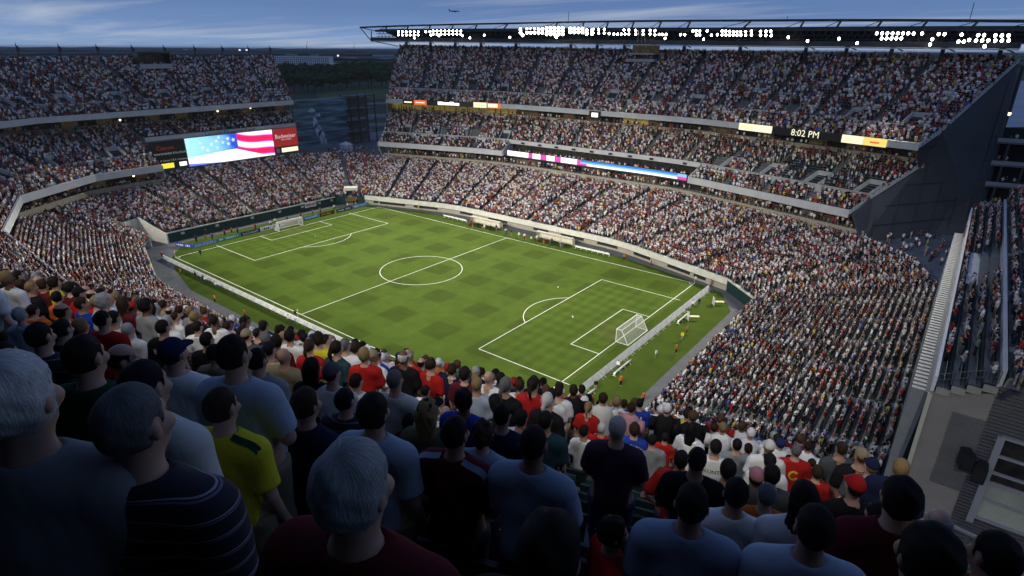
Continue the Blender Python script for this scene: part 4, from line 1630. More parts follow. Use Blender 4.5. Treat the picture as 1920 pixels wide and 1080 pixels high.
def flag_mat():
    m = bpy.data.materials.new('screen_waving_flag')
    m.use_nodes = True
    t = m.node_tree
    b = t.nodes['Principled BSDF']
    b.inputs['Base Color'].default_value = (.01, .01, .01, 1)
    tc = N(t, 'ShaderNodeTexCoord')
    sp_ = N(t, 'ShaderNodeSeparateXYZ')
    t.links.new(tc.outputs['Generated'], sp_.inputs[0])
    u, v = sp_.outputs[1], sp_.outputs[2]
    wave = math_n(t, 'MULTIPLY', math_n(t, 'SINE', math_n(t, 'ADD', math_n(t, 'MULTIPLY', u, 8.5), 2.2)), .085)
    vv = math_n(t, 'ADD', v, wave)
    st = math_n(t, 'SINE', math_n(t, 'ADD', math_n(t, 'MULTIPLY', math_n(t, 'ADD', vv, math_n(t, 'MULTIPLY', u, .75)), 13.0), -.3))
    r = ramp(t, [(0.0, (.75, .01, .09)), (.34, (.85, .01, .16)), (.5, (.85, .08, .62)), (.66, (.95, .62, .98)), (.8, (1, .95, 1)), (1, (1, 1, 1))])
    t.links.new(math_n(t, 'ADD', math_n(t, 'MULTIPLY', st, .5), .5), r.inputs[0])
    nn = N(t, 'ShaderNodeTexNoise')
    nn.inputs['Scale'].default_value = 3.5
    nn.inputs['Detail'].default_value = 3
    t.links.new(tc.outputs['Generated'], nn.inputs[0])
    cu = ramp(t, [(0, (.42, .85, .95)), (.3, (.28, .66, .92)), (.46, (.1, .36, .85)), (.56, (.02, .08, .65))])
    t.links.new(math_n(t, 'ADD', u, math_n(t, 'MULTIPLY', math_n(t, 'SUBTRACT', nn.outputs[0], .5), .35)), cu.inputs[0])
    mx = N(t, 'ShaderNodeMixRGB')
    t.links.new(math_n(t, 'GREATER_THAN', u, .565), mx.inputs[0])
    t.links.new(cu.outputs[0], mx.inputs[1])
    t.links.new(r.outputs[0], mx.inputs[2])
    # white stripe sweeping along the bottom, blue corner under it
    edge = math_n(t, 'ADD', math_n(t, 'MULTIPLY', math_n(t, 'SINE', math_n(t, 'ADD', math_n(t, 'MULTIPLY', u, 5.0), -1.2)), .06), .37)
    low_ = math_n(t, 'MULTIPLY', math_n(t, 'LESS_THAN', v, edge), math_n(t, 'LESS_THAN', math_n(t, 'ADD', u, math_n(t, 'MULTIPLY', v, .9)), .93))
    mw = N(t, 'ShaderNodeMixRGB')
    t.links.new(low_, mw.inputs[0])
    t.links.new(mx.outputs[0], mw.inputs[1])
    mw.inputs[2].default_value = (1, .98, 1, 1)
    lowb = math_n(t, 'LESS_THAN', math_n(t, 'ADD', v, math_n(t, 'MULTIPLY', u, .25)), .09)
    mb_ = N(t, 'ShaderNodeMixRGB')
    t.links.new(lowb, mb_.inputs[0])
    t.links.new(mw.outputs[0], mb_.inputs[1])
    mb_.inputs[2].default_value = (.15, .2, .8, 1)
    t.links.new(mb_.outputs[0], b.inputs['Emission Color'])
    b.inputs['Emission Strength'].default_value = 1.25
    m.cycles.emission_sampling = 'NONE'
    return m


scr = sbbox('video_screen', YS0, YS1, 13.1, 21.2, flag_mat(), .05, .1)
m = MB()
for i, (u, v) in enumerate([(.15, .78), (.17, .62), (.33, .80), (.36, .92), (.27, .70), (.46, .84), (.33, .56), (.46, .65), (.52, .78), (.40, .72), (.22, .5)]):
    c = (.115, YS0 + u * (YS1 - YS0), 13.1 + v * 8.1)
    pts = []
    for k in range(10):
        rr = (.75 if k % 2 == 0 else .3) * (1.0 if i % 3 else .8)
        a = math.pi / 2 + k * math.pi / 5
        pts.append((c[0], c[1] + rr * math.cos(a), c[2] + rr * math.sin(a)))
    m.add([c] + pts, [(0, k + 1, (k + 1) % 10 + 1) for k in range(10)])
m.build('star', emis('led_star', (.9, .95, 1.0), 1.0), scr)
fx = lambda y, z, x=.14: frame((x, y, z), (0, 1, 0), (0, 0, 1))
place_text('Canon', 1.7, fx(-12.0, 19.2), emis('led_dark_red', (.35, .02, .02), .5), lp, stretch=1.1)
place_text('CANON BUSINESS SOLUTIONS', .76, fx(-11.3, 17.6), mat('dim_white_print', (.6, .6, .6), .5, emit=(.5, .5, .5), estr=.35), lp)
place_text('A Canon U.S.A. Company', .72, fx(-10.2, 15.7), MATS['dim_white_print'], lp)
m = MB()
m.box((.13, -13.2, 14.2), (.1, 5.4, 1.4))
m.build('yellow_strip', emis('led_bright_yellow', (1, .85, .05), 1.0), lp)
m = MB()
m.box((.13, -7.9, 14.25), (.1, 2.0, 1.15))
m.build('white_strip', E_WH, lp)
place_text('Budweiser', 1.9, fx(26.2, 18.7), emis('led_pale', (.8, .72, .7), .8), rp, stretch=.95)
place_text('KING OF BEERS', .55, fx(26.4, 17.6), MATS['led_pale'], rp)
sbbox('white_strip', 24.2, 30.3, 13.5, 14.9, E_CR, .12, .1)
sbbox('white_strip', 22.2, 23.5, 13.5, 14.9, mat('panel_grey_white', (.5, .5, .5), .5), .12, .1)
m = MB()
ptxt = place_text('Lincoln Financial Field', 1.45, frame((.9, 7.6, 22.0), (0, 1, 0), (0, 0, 1)), mat('dark_red_letters', (.16, .015, .02), .5), sb, stretch=1.25)

# posts on the rear edge of the left stand
for k, px in enumerate((30, 109, 180, 246, 306, 363, 415, 464, 505)):
    P = atx(px, 83, -118.4)
    g = thing('rim_post', 'dark post with small banner arm on the left stand rim, %s from left' % ordn(k + 1), 'post', (P[0], P[1], 41.8), 0, 'posts on the left stand rim')
    m = MB()
    m.cyl((0, 0, 0), (0, -.15, 4.9), .24, 8, .1)
    m.build('mast', STEEL, g)
    m = MB()
    m.hexa([(.1, .1, 3.0), (.1, .55, 3.1), (-.1, .55, 3.1), (-.1, .1, 3.0), (.1, .0, 4.4), (.1, .5, 3.9), (-.1, .5, 3.9), (-.1, .0, 4.4)])
    m.build('lamp_head', STEEL, g)
g = thing('press_booth', 'small dark press booth on the top rim of the left stand', 'booth', (-112.5, -1.8, 39.2))
m = MB()
m.box((0, 0, 5.2), (4, 9.2, .35))
m.build('roof', STEEL, g)
m = MB()
m.box((-1.6, 0, 3.4), (.3, 9, 3.2))
m.box((0, -4.5, 3.4), (3.6, .2, 3.2))
m.box((0, 4.5, 3.4), (3.6, .2, 3.2))
m.build('wall', SUITE, g)
m = MB()
m.box((1.9, 0, 1.4), (.3, 9.2, 1.3))
m.build('front_parapet', CONC, g)
for a in (-4.5, -2.2, 0, 2.2, 4.5):
    m = MB()
    m.box((1.8, a, 3.5), (.15, .15, 3.1))
    m.build('mullion', STEEL, g)

# ---------------- right end stand
right = thing('right_end_stand', 'right end stand seen side on with dark seat rows', 'grandstand')
F = resample([(93.5, -33, 21.9), (93.5, 34, 21.9)], 14)
B = resample([(97.0, -33, 23.3), (97.0, 34, 23.3)], 14)
SEAT_MARK0 = len(SEATS)
tier(right, F, B, 4, [], lambda s, t: .95 if s > .62 else (.55 if s > .22 else (.42 if s > .05 else .1)), 'club', holes=[(.39, .6, 1, 4)], name='club_terrace', spacing=.55)
SEAT_MARK1 = len(SEATS)
fascia(right, [(p[0] - .1, p[1], 0) for p in F], 21.2, 22.75, .22, WHITEP, 2)
fascia(right, [(p[0] + .1, p[1], 0) for p in B if not (-8.5 < p[1] < -.5)], 23.2, 24.7, .3, FASC, 1, 'club_cross_wall')
m = MB()
m.box((95.5, 0.3, 22.42), (3.0, 13.4, .1))
m.build('walkway', mat('pale_walkway', (.48, .52, .56), .7, .1, 1.0), right)
F2_ = resample([(97.5, -34.5, 24.0), (97.5, 40, 24.0)], 14)
B2_ = resample([(112, -38, 33.0), (112, 44, 33.0)], 14)
tier(right, F2_, B2_, 17, [.1, .3, .5, .7, .9], .75, 'club', name='upper_terrace')
# ribbed front of the right end scoreboard
m = MB()
m.hexa([(92.4, -33, 10), (92.6, -33, 10), (92.6, 22, 10), (92.4, 22, 10), (93.0, -33, 21.2), (93.3, -33, 21.2), (93.3, 22, 21.2), (93.0, 22, 21.2)])
m.build('ribbed_front', CLAD, right)
RIB = mat('ribbed_metal', (.36, .36, .35), .5, .1, 2.0, metal=.3)
ribm = MB()
ribm.hexa([(-.35, -.22, 0), (.05, -.22, 0), (.05, .22, 0), (-.35, .22, 0), (-.3, -.22, 11), (.6, -.22, 11), (.6, .22, 11), (-.3, .22, 11)])
rib_me = ribm.mesh('rib', RIB)
for i in range(74):
    o = link('rib', rib_me, right, (92.4, -32.6 + .74 * i, 10.2))
# end wall facing the camera
BW = mat('tan_precast', (.30, .27, .235), .85, .1, .5)
COR = mat('corrugated_grey', (.15, .15, .155), .5, .1, 1.0, metal=.3)
m = MB()
poly = [(93.3, 6), (93.3, 21.4), (94.2, 21.6), (97.2, 22.7), (97.4, 24.0), (112, 32.6), (112, 6)]
m.add([(x, -33.15, z) for x, z in poly] + [(x, -32.95, z) for x, z in poly], [tuple(range(7)), tuple(range(13, 6, -1))] + [(i, i + 7, (i + 1) % 7 + 7, (i + 1) % 7) for i in range(7)])
m.build('end_wall', BW, right)
cor = MB()
for i in range(58):
    cor.box((99.6 if True else 0, -33.3, 6.2 + .3 * i), (5.0, .16, .16))
cor.build('corrugated_cladding', COR, right)
m = MB()
m.box((96.1, -33.22, 17.0), (2.1, .08, 6.6))
m.build('grey_panel', mat('dull_grey_panel', (.16, .155, .15), .7, .08, 1.0), right)
m = MB()
for i in range(30):
    m.box((96.1, -33.3, 13.8 + .22 * i), (2.0, .06, .06))
m.build('panel_rib', MATS['dull_grey_panel'], right)
wf = MB()
for z in (12.2, 14.0, 15.6, 16.5, 18.0, 19.6):
    wf.box((101, -33.55, z), (5.6, .3, .18))
for x in (98.2, 103.8):
    wf.box((x, -33.55, 15.6), (.45, .32, 8.0))
wfo = wf.build('window_frame', mat('frame_grey', (.3, .31, .32), .6), right)
for z0, z1, mm in ((12.3, 13.9, mat('pale_blind', (.42, .43, .33), .7, .1, 1)), (14.1, 15.5, mat('pale_blind_2', (.34, .35, .29), .7, .1, 1)), (15.7, 16.4, SUITE), (16.6, 17.9, SUITE), (18.1, 19.5, SUITE)):
    m = MB()
    m.box((101, -33.45, (z0 + z1) / 2), (5.2, .08, z1 - z0))
    m.build('pane', mm, wfo)
m = MB()
for i in range(4):
    x = 93.6 + .875 * i
    m.hexa([(x, -33.45, 21.5 + .42 * i), (x + .87, -33.45, 21.5 + .42 * i), (x + .87, -33.2, 21.5 + .42 * i), (x, -33.2, 21.5 + .42 * i),
            (x, -33.45, 22.0 + .42 * i), (x + .87, -33.45, 22.0 + .42 * i), (x + .87, -33.2, 22.0 + .42 * i), (x, -33.2, 22.0 + .42 * i)])
m.build('stepped_edge', BEIGE, right)
m = MB()
for i in range(5):
    x = 93.6 + .85 * i
    z = 21.9 + .42 * min(i, 3.6)
    m.cyl((x, -33, z), (x, -33, z + 1.1), .03, 6)
    if i < 4:
        for hh in (.55, 1.1):
            m.cyl((x, -33, z + hh), (x + .85, -33, 21.9 + .42 * min(i + 1, 3.6) + hh), .03, 6)
m.build('end_rail', STEEL, right)
m = MB()
m.beam((93.35, -33.2, 21.3), (93.45, -33.2, 12.4), .22, .3)
m.build('pale_edge_trim', mat('cream_trim', (.6, .57, .42), .7), right)
m = MB()
m.beam((97.3, -33.6, 22.6), (99.5, -33.7, 26.6), .25, .3)
m.build('raking_beam', STEEL, right)
for (x, z, r, lb) in ((96.6, 17.2, .35, 'left black loudspeaker hung on the ribbed end wall'), (97.7, 16.5, -.1, 'right black loudspeaker hung on the ribbed end wall')):
    g = thing('loudspeaker', lb, 'speaker', (x, -34.1, z), r, 'loudspeakers on the end wall')
    m = MB()
    m.hexa([(-.42, -.5, -.75), (.42, -.5, -.75), (.3, .45, -.7), (-.3, .45, -.7), (-.42, -.6, .65), (.42, -.6, .65), (.3, .45, .75), (-.3, .45, .75)])
    m.build('cabinet', mat('speaker_black', (.015, .015, .018), .6), g)
    m = MB()
    m.box((0, -.58, 0), (.7, .05, 1.1))
    m.build('grille', DARK, g)
    m = MB()
    m.cyl((0, .4, .3), (0, .95, .3), .06, 6)
    m.build('bracket', STEEL, g)
fl = thing('draped_flag', 'red and white flag draped over the front rail of the right stand', 'flag', (93.2, 21, 22.3))
m = MB()
for i in range(4):
    m.hexa([(-.05, -1 + .5 * i, -1.3), (-.05 + .05 * (i % 2), -.5 + .5 * i, -1.2), (.03, -.5 + .5 * i, -1.2), (.03, -1 + .5 * i, -1.3), (-.05, -1 + .5 * i, .6), (-.05, -.5 + .5 * i, .6), (.03, -.5 + .5 * i, .6), (.03, -1 + .5 * i, .6)], i % 2)
m.build('cloth', [mat('flag_red', (.5, .05, .03), .8), WT], fl)

# plazas at the open corners and dark service towers
PLZ = mat('plaza_paving', (.15, .165, .19), .8, .25, .3)
m = MB()
m.add([(x, y, 9.4) for x, y in ((71, 48), (88, 40), (91, 27), (93, 27), (128, 45), (128, 120), (92, 105), (79, 60))], [tuple(range(8))])
tag(m.build('corner_plaza', PLZ), kind='structure')
m = MB()
m.add([(x, y, 10.4) for x, y in ((-73, 50), (-84, 44), (-91, 30), (-120, 42), (-135, 60), (-128, 100), (-80, 85))], [tuple(range(7))])
tag(m.build('corner_plaza', PLZ), kind='structure')
for i in range(60):
    CROWD.append((random.uniform(80, 93), random.uniform(44, 64), 9.4, random.uniform(0, 6.28), .8, 'plaza'))
for i in range(60):
    CROWD.append((random.uniform(-98, -80), random.uniform(42, 58), 10.4, random.uniform(0, 6.28), .8, 'plaza'))

st = thing('concourse_tower', 'dark open concourse tower with railed floors behind the right stand', 'tower', (98, 78, 0), math.radians(10))
for k, z in enumerate((9, 15.2, 19.6, 24.0, 28.6)):
    m = MB()
    m.box((2.5, 2, z), (16, 8, .35))
    m.build('floor_slab', CLAD, st)
    m = MB()
    m.box((2.5, -1.9, z + .55), (16, .08, .75))
    m.build('railing', RAILM, st)
for x in (-5, -1.5, 2, 6, 10):
    m = MB()
    m.box((x, -1.4, 18), (.45, .45, 24))
    m.build('column', STEEL, st)
m = MB()
m.box((2.5, 5.5, 18), (16, .4, 26))
m.build('rear_wall', DARK, st)
for i in range(26):
    a = random.uniform(-5, 10)
    CROWD.append((98 + a, 77.4 + a * .17, random.choice((15.4, 19.8, 24.2, 28.8)), math.pi, .8, 'plaza'))
ts = thing('tower_screen_wall', 'tall dark slanted wall between the far stand and the right stand', 'wall')
m = MB()
P = [atz(1805, 430, 9.2)]
a0, a1 = Vector((86.5, 66.5, 9)), Vector((94, 70.5, 9))
m.hexa([a0, a1, a1 + Vector((1, 4, 0)), a0 + Vector((1, 4, 0)), a0 + Vector((1.2, 5, 22)), a1 + Vector((-2.2, 3, 21)), a1 + Vector((-1, 8, 21)), a0 + Vector((1.5, 9, 22))])
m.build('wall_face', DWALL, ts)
lm_ = thing('street_lamp', 'tall lamp post glowing at its foot behind the right stand', 'lamp', (0, 0, 0))
Pb = aty(1891, 213, 105)
Pt = aty(1918, 125, 105)
m = MB()
m.cyl(tuple(Pb), tuple(Pt), .45, 8, .4)
m.build('mast', STEEL, lm_)
m = MB()
m.ball(tuple(Pb), .55, 8, 6)
m.build('lamp_glow', mat('warm_lamp', (.9, .8, .5), .5, emit=(1, .75, .4), estr=2.5), lm_)
m = MB()
m.cyl((Pb[0], Pb[1], 9.3), tuple(Pb), .3, 8)
m.build('base_post', STEEL, lm_)

# mural wall and scaffold tower at the far-left corner
mu = thing('printed_corner_wall', 'dark blue printed wall with pale blurred figure in the left corner gap', 'wall')
MUR = bpy.data.materials.new('dark_blue_print')
MUR.use_nodes = True
t_ = MUR.node_tree
tc_ = N(t_, 'ShaderNodeTexCoord')
mp_ = N(t_, 'ShaderNodeMapping')
mp_.inputs['Scale'].default_value = (.02, .05, .45)
t_.links.new(tc_.outputs['Object'], mp_.inputs[0])
nz_ = N(t_, 'ShaderNodeTexNoise')
nz_.inputs['Scale'].default_value = 2.2
nz_.inputs['Detail'].default_value = 4
t_.links.new(mp_.outputs[0], nz_.inputs[0])
rr_ = ramp(t_, [(.35, (.03, .07, .09)), (.5, (.08, .17, .23)), (.68, (.2, .38, .5))])
t_.links.new(nz_.outputs[0], rr_.inputs[0])
t_.links.new(rr_.outputs[0], t_.nodes['Principled BSDF'].inputs['Base Color'])
t_.nodes['Principled BSDF'].inputs['Roughness'].default_value = .4
for k in range(4):
    y0, y1 = 40.5 + 6.0 * k, 40.5 + 6.0 * (k + 1) - .05
    m = MB()
    m.box((-108, (y0 + y1) / 2, 19.6), (.4, y1 - y0, 16.8))
    m.build('printed_panel', MUR, mu)
m = MB()
for i, (y, z, a, b) in enumerate([(51.5, 14.2, 1.3, 2.8), (50.2, 17.0, 1.5, 2.4), (49.2, 20, .9, 2.2), (48.3, 24.3, 1.6, .7), (50.8, 22.5, 1.2, .6), (53, 12.4, .5, 1.4)]):
    pts = [(-107.77, y + a * math.cos(q) * (1 + .2 * math.sin(3 * q + i)), z + b * math.sin(q)) for q in np.linspace(0, 2 * math.pi, 12, endpoint=False)]
    m.add([(-107.77, y, z)] + pts, [(0, k + 1, (k + 1) % 12 + 1) for k in range(12)])
m.build('pale_figure', mat('pale_blue_print', (.45, .52, .64), .5, .5, .6), mu)
m = MB()
m.box((-108, 52.5, 28.2), (.8, 24.5, .35))
m.build('top_rail', mat('pale_blue_rail', (.22, .32, .42), .5), mu)
sc = thing('scaffold_tower', 'dark steel scaffold tower beside the printed wall in the corner gap', 'tower', (-108, 70, 10))
for x in (-3, 3):
    for y in (-6, -2, 2, 6):
        m = MB()
        m.box((x, y, 9.5), (.35, .35, 19))
        m.build('upright', STEEL, sc)
for z in (4.5, 9, 13.5, 18.6):
    m = MB()
    m.box((0, 0, z), (6.5, 12.6, .3))
    m.build('platform', STEEL, sc)
for z in (0, 4.6, 9.2, 13.8):
    m = MB()
    m.beam((3, -6, z), (3, 6, z + 4.4), .12, .12)
    m.build('bracing', STEEL, sc)
    for hh in (1.0, 2.2):
        m = MB()
        m.beam((3.1, -6.2, z + hh), (3.1, 6.2, z + hh), .1, .1)
        m.build('guard_rail', STEEL, sc)
    m = MB()
    m.box((-2.5, 0, z + 2.2), (.1, 12, 3.2))
    m.build('mesh_screen', CLAD, sc)
tn = thing('white_tent', 'small white tent on the plaza at the far left corner', 'tent', (*atz(650, 283, 10.4)[:2], 10.4))
m = MB()
m.box((0, 0, 1.2), (3.2, 3.2, 2.4))
m.build('tent_wall', WT, tn)
m = MB()
m.add([(-1.9, -1.9, 2.4), (1.9, -1.9, 2.4), (1.9, 1.9, 2.4), (-1.9, 1.9, 2.4), (0, 0, 3.5)], [(0, 1, 4), (1, 2, 4), (2, 3, 4), (3, 0, 4), (3, 2, 1, 0)])
m.build('tent_roof', WT, tn)

# ---------------- near side floodlight gantry (behind and above the camera side)
gan = thing('near_side_light_gantry', 'steel gantry carrying the floodlights above the near side stand', 'gantry')
GP = [np.array((*sideQ(x, 62, -1), 57.0)) for x in (-70, -45, -20, 5, 30, 50)]
m = MB()
for a, b in zip(GP[:-1], GP[1:]):
    m.beam(a, b, .8, 1.2)
    m.beam(a + (0, 0, 3), b + (0, 0, 3), .5, .5)
m.build('gantry_beam', STEEL, gan)
for p in GP:
    m = MB()
    m.box((p[0], p[1] - 3, 28), (1.2, 1.2, 57))
    m.beam((p[0], p[1] - 3, 56), tuple(p + (0, 0, 1)), .6, .6)
    m.build('mast', STEEL, gan)
for k, p in enumerate(GP):
    for j in range(6):
        g = thing('near_floodlight', 'floodlight on the near side gantry, bank %s, lamp %s from left' % (ordn(k + 1), ordn(j + 1)), 'floodlight', tuple(p + ((j % 3 - 1) * 1.4, 1.0, .4 + 1.4 * (j // 3))), math.pi, 'floodlights on the near side gantry')
        link('lens', lens_me, g)
        link('housing', hous_me, g)
for k, p in enumerate(GP):
    tx = (-52, -32, -12, 8, 30, 58)[k]
    spot('near_floodlight_beam', tuple(p + (0, 2.2, .6)), (tx, 22, 0), FLOOD * 1.1, 42, .7)
# ------------------------------------------------------------------ beyond the stadium
FARM = mat('far_woods', (.018, .03, .018), .95, .5, .002)
for k, (dist, hgt) in enumerate(((2600, 9), (4200, 14), (7000, 20), (11000, 30), (17000, 46))):
    m = MB()
    n = 90
    pts = []
    for i in range(n + 1):
        a = math.radians(70 + 125 * i / n)
        h = hgt * (.55 + .5 * abs(math.sin(i * 1.7 + k * 2.1)) * random.uniform(.6, 1.1))
        pts.append((CAMP[0] + dist * math.cos(a), CAMP[1] + dist * math.sin(a), h))
    for a, b in zip(pts[:-1], pts[1:]):
        q = .9
        c, d = [(CAMP[0] + (p[0] - CAMP[0]) * 1.25, CAMP[1] + (p[1] - CAMP[1]) * 1.25, p[2] * q) for p in (b, a)]
        m.quad((a[0], a[1], -.5), (b[0], b[1], -.5), b, a)
        m.quad(a, b, c, d)
    o = m.build('far_woods', FARM)
    tag(o, ['nearest', 'second', 'third', 'fourth', 'farthest'][k] + ' band of dark woodland towards the horizon', 'woodland', kind='stuff')

# pale lot far right, grass field and road in the left gap
m = MB()
a = [atz(*q, -.4) for q in ((1830, 150), (2300, 158), (2300, 232), (1790, 240))]
m.add([(p[0], p[1], -.4) for p in a], [(0, 1, 2, 3)])
tag(m.build('car_park', mat('pale_lot', (.34, .37, .42), .7, .15, .02)), kind='structure')
m = MB()
a = [atz(*q, -.4) for q in ((590, 172), (760, 166), (790, 184), (600, 186))]
m.add([(p[0], p[1], -.38) for p in a], [(0, 1, 2, 3)])
tag(m.build('grass_field', mat('field_grass', (.06, .10, .03), .9, .2, .05)), kind='structure')
m = MB()
for ya, yb_ in ((193, 197), (215, 222), (232, 238)):
    a = [atz(*q, -.38) for q in ((560, ya + 6), (800, ya - 6), (800, yb_ - 6), (560, yb_ + 6))]
    m.add([(p[0], p[1], -.36) for p in a], [(0, 1, 2, 3)])
tag(m.build('road', mat('road_asphalt', (.13, .14, .17), .8, .1, .05)), kind='structure')

# white block of flats
Pb0, Pb1 = atz(518, 133, -.5), atz(619, 134, -.5)
u = Vector((Pb1 - Pb0)) ; L = u.length; u.normalize()
v = Vector((-u.y, u.x, 0))
if v.dot(Vector(Pb0) - Vector(CAMP)) < 0:
    v = -v
bld = thing('apartment_block', 'long white apartment block with a grid of windows beyond the trees', 'building', tuple(Pb0), math.atan2(u.y, u.x))
sgn = 1 if Vector((-math.sin(math.atan2(u.y, u.x)), math.cos(math.atan2(u.y, u.x)), 0)).dot(v) > 0 else -1
BH = 30.0
m = MB()
m.box((L / 2, sgn * 12, BH / 2), (L, 24, BH))
m.build('wall', mat('white_render', (.68, .70, .72), .8, .08, .1), bld)
m = MB()
m.box((L / 2, sgn * 12, BH + .5), (L + 1, 25, .8))
m.box((L * .28, sgn * 12, BH + 2.4), (L * .18, 12, 3))
m.box((L * .7, sgn * 12, BH + 2.4), (L * .12, 12, 3))
m.build('roof', mat('roof_grey', (.28, .3, .32), .8), bld)
m = MB()
nc = 26
for r in range(7):
    for c in range(nc):
        x = L * (c + .5) / nc
        m.box((x, -sgn * .05, 2.5 + (BH - 3.5) * r / 7 + 1.4), (L / nc * .58, .3, (BH - 3.5) / 7 * .62))
w_ = m.build('window', mat('dusk_window', (.05, .07, .1), .2), bld)
w_['kind'] = 'stuff'
# low sheds and a crane mast near the horizon
SH = mat('shed_roof', (.36, .4, .45), .7)
for k, (x0, x1, yb_, ht, lb) in enumerate(((622, 642, 126, 8, 'low pale shed right of the apartment block'), (640, 668, 112, 7, 'wide low shed near the horizon'), (700, 738, 107, 9, 'long pale warehouse near the horizon beside the far stand'), (705, 735, 113, 6, 'lower pale warehouse in front of the long one'), (345, 352, 97, 22, 'small pale tower block on the left horizon'), (528, 540, 127, 12, 'small white gabled hall before the apartment block'))):
    a, b = atz(x0, yb_, -.5), atz(x1, yb_, -.5)
    u = Vector(b - a); L = u.length
    rz = math.atan2(u.y, u.x)
    g = thing('distant_building', lb, 'building', tuple(a), rz, 'distant buildings')
    m = MB()
    m.box((L / 2, 0, ht / 2), (L, L * .35, ht))
    m.build('wall', mat('shed_wall', (.22, .25, .28), .8, .15, .05), g)
    m = MB()
    m.add([(-.5, -L * .19, ht), (L + .5, -L * .19, ht), (L + .5, L * .19, ht), (-.5, L * .19, ht), (-.5, 0, ht * 1.35), (L + .5, 0, ht * 1.35)], [(0, 1, 5, 4), (2, 3, 4, 5), (0, 4, 3), (1, 2, 5), (3, 2, 1, 0)])
    m.build('roof', SH, g)
for px, py, hh, lb in ((577, 100, 34, 'thin crane mast on the horizon right of the apartment block'), (665, 99, 30, 'thin chimney on the horizon above the tree line')):
    a = atz(px, py + 4, -.5)
    g = thing('distant_mast', lb, 'mast', tuple(a))
    m = MB()
    m.cyl((0, 0, 0), (0, 0, hh + 30), 3.2, 6, 1.6)
    m.build('mast', STEEL, g)
    m = MB()
    m.cyl((0, 0, hh + 30), (-20, 30, hh + 55), 1.2, 5, .6)
    m.build('jib', STEEL, g)
for px, py, lb in ((450, 95, 'left of two white lights on the left horizon'), (463, 95, 'right of two white lights on the left horizon'), (634, 105, 'single white light beyond the apartment block')):
    a = atz(px, py + 3, -.5)
    g = thing('distant_light', lb, 'light', tuple(a), 0, 'lights on the horizon')
    d_ = np.linalg.norm(a - CAMP)
    m = MB()
    m.ball((0, 0, 3 / F_PX * d_), 1.6 / F_PX * d_, 8, 6)
    m.build('bulb', mat('distant_bulb', (.9, .9, .9), .5, emit=(.9, .93, 1), estr=1.3), g)
    m = MB()
    m.cyl((0, 0, 0), (0, 0, 3 / F_PX * d_), .3 / F_PX * d_, 6)
    m.build('pole', STEEL, g)

# trees in the left gap
LEAF = mat('dusk_foliage', (.042, .078, .026), .9, .45, .12)
BARK = mat('bark', (.05, .04, .03), .9)


def tree_mesh(seed, nl=620):
    r = np.random.default_rng(seed)
    m = MB()
    lobes = [(r.uniform(-.28, .28), r.uniform(-.28, .28), r.uniform(.42, .86), r.uniform(.16, .28)) for _ in range(9)]
    for _ in range(nl):
        x, y, z, R = lobes[r.integers(len(lobes))]
        d = r.normal(size=3)
        d /= np.linalg.norm(d)
        p = np.array((x, y, z)) + d * R * r.uniform(.65, 1.05) * (1, 1, .8)
        t1 = np.cross(d, r.normal(size=3))
        t1 /= np.linalg.norm(t1)
        t2 = np.cross(d, t1)
        s = r.uniform(.025, .06)
        m.quad(p - t1 * s - t2 * s * .6, p + t1 * s - t2 * s * .6, p + t1 * s * .7 + t2 * s * .8, p - t1 * s * .7 + t2 * s)
    crown = m.mesh('crown', LEAF)
    m = MB()
    m.cyl((0, 0, 0), (0, 0, .5), .03, 6, .018)
    for k in range(4):
        a = k * 1.6 + seed
        m.cyl((0, 0, .3 + .05 * k), (.2 * math.cos(a), .2 * math.sin(a), .6 + .03 * k), .014, 5, .006)
    return crown, m.mesh('trunk', BARK)


TM = [tree_mesh(s) for s in (1, 2, 3, 4)]
k = 0
spots = [(530 + 208 * i / 17 + random.uniform(-4, 4), 152 + random.uniform(-2, 3), random.uniform(20, 25)) for i in range(18)]
spots += [(540 + 200 * i / 15 + random.uniform(-5, 5), 162 + random.uniform(-2, 3), random.uniform(20, 26)) for i in range(16)]
spots += [(536 + 110 * i / 8 + random.uniform(-5, 5), 172 + random.uniform(-3, 3), random.uniform(18, 23)) for i in range(9)]
spots += [(645 + 95 * i / 9 + random.uniform(-4, 4), 138 + random.uniform(-2, 3), random.uniform(22, 27)) for i in range(10)]
spots += [(532 + 200 * i / 19 + random.uniform(-5, 5), 146 + random.uniform(-2, 3), random.uniform(20, 26)) for i in range(20)]
spots.sort()
for px, py, hh in spots:
    a = atz(px, py, -.5)
    k += 1
    g = thing('leafy_tree', 'dark leafy tree in the gap between the stands, %s counting from left' % ordn(k), 'tree', tuple(a), random.uniform(0, 6.28), 'trees beyond the left corner gap')
    c, t = TM[k % 4]
    g.scale = (hh * random.uniform(1.0, 1.3), hh * random.uniform(1.0, 1.3), hh)
    link('crown', c, g)
    link('trunk', t, g)

# aeroplane
Pp = CAMP + ray(853, 21) * 1500
ap = thing('aeroplane', 'small dark aeroplane in the sky left of the far roof', 'aeroplane', tuple(Pp), math.radians(35))
m = MB()
m.cyl((-11, 0, 0), (9, 0, 0), 1.25, 10)
m.cyl((9, 0, 0), (13, 0, -.2), 1.25, 10, .2)
m.cyl((-11, 0, 0), (-16, 0, .9), 1.25, 10, .25)
m.build('fuselage', STEEL, ap)
for s in (-1, 1):
    m = MB()
    m.hexa([(3, s * .8, -.6), (-2.5, s * .8, -.6), (-5, s * 13, .6), (-3.4, s * 13, .6), (3, s * .8, -.2), (-2.5, s * .8, -.2), (-5, s * 13, .8), (-3.4, s * 13, .8)])
    m.build('wing', STEEL, ap)
    m = MB()
    m.cyl((1.5, s * 4.5, -1.4), (-2, s * 4.5, -1.4), .8, 8)
    m.build('engine', STEEL, ap)
m = MB()
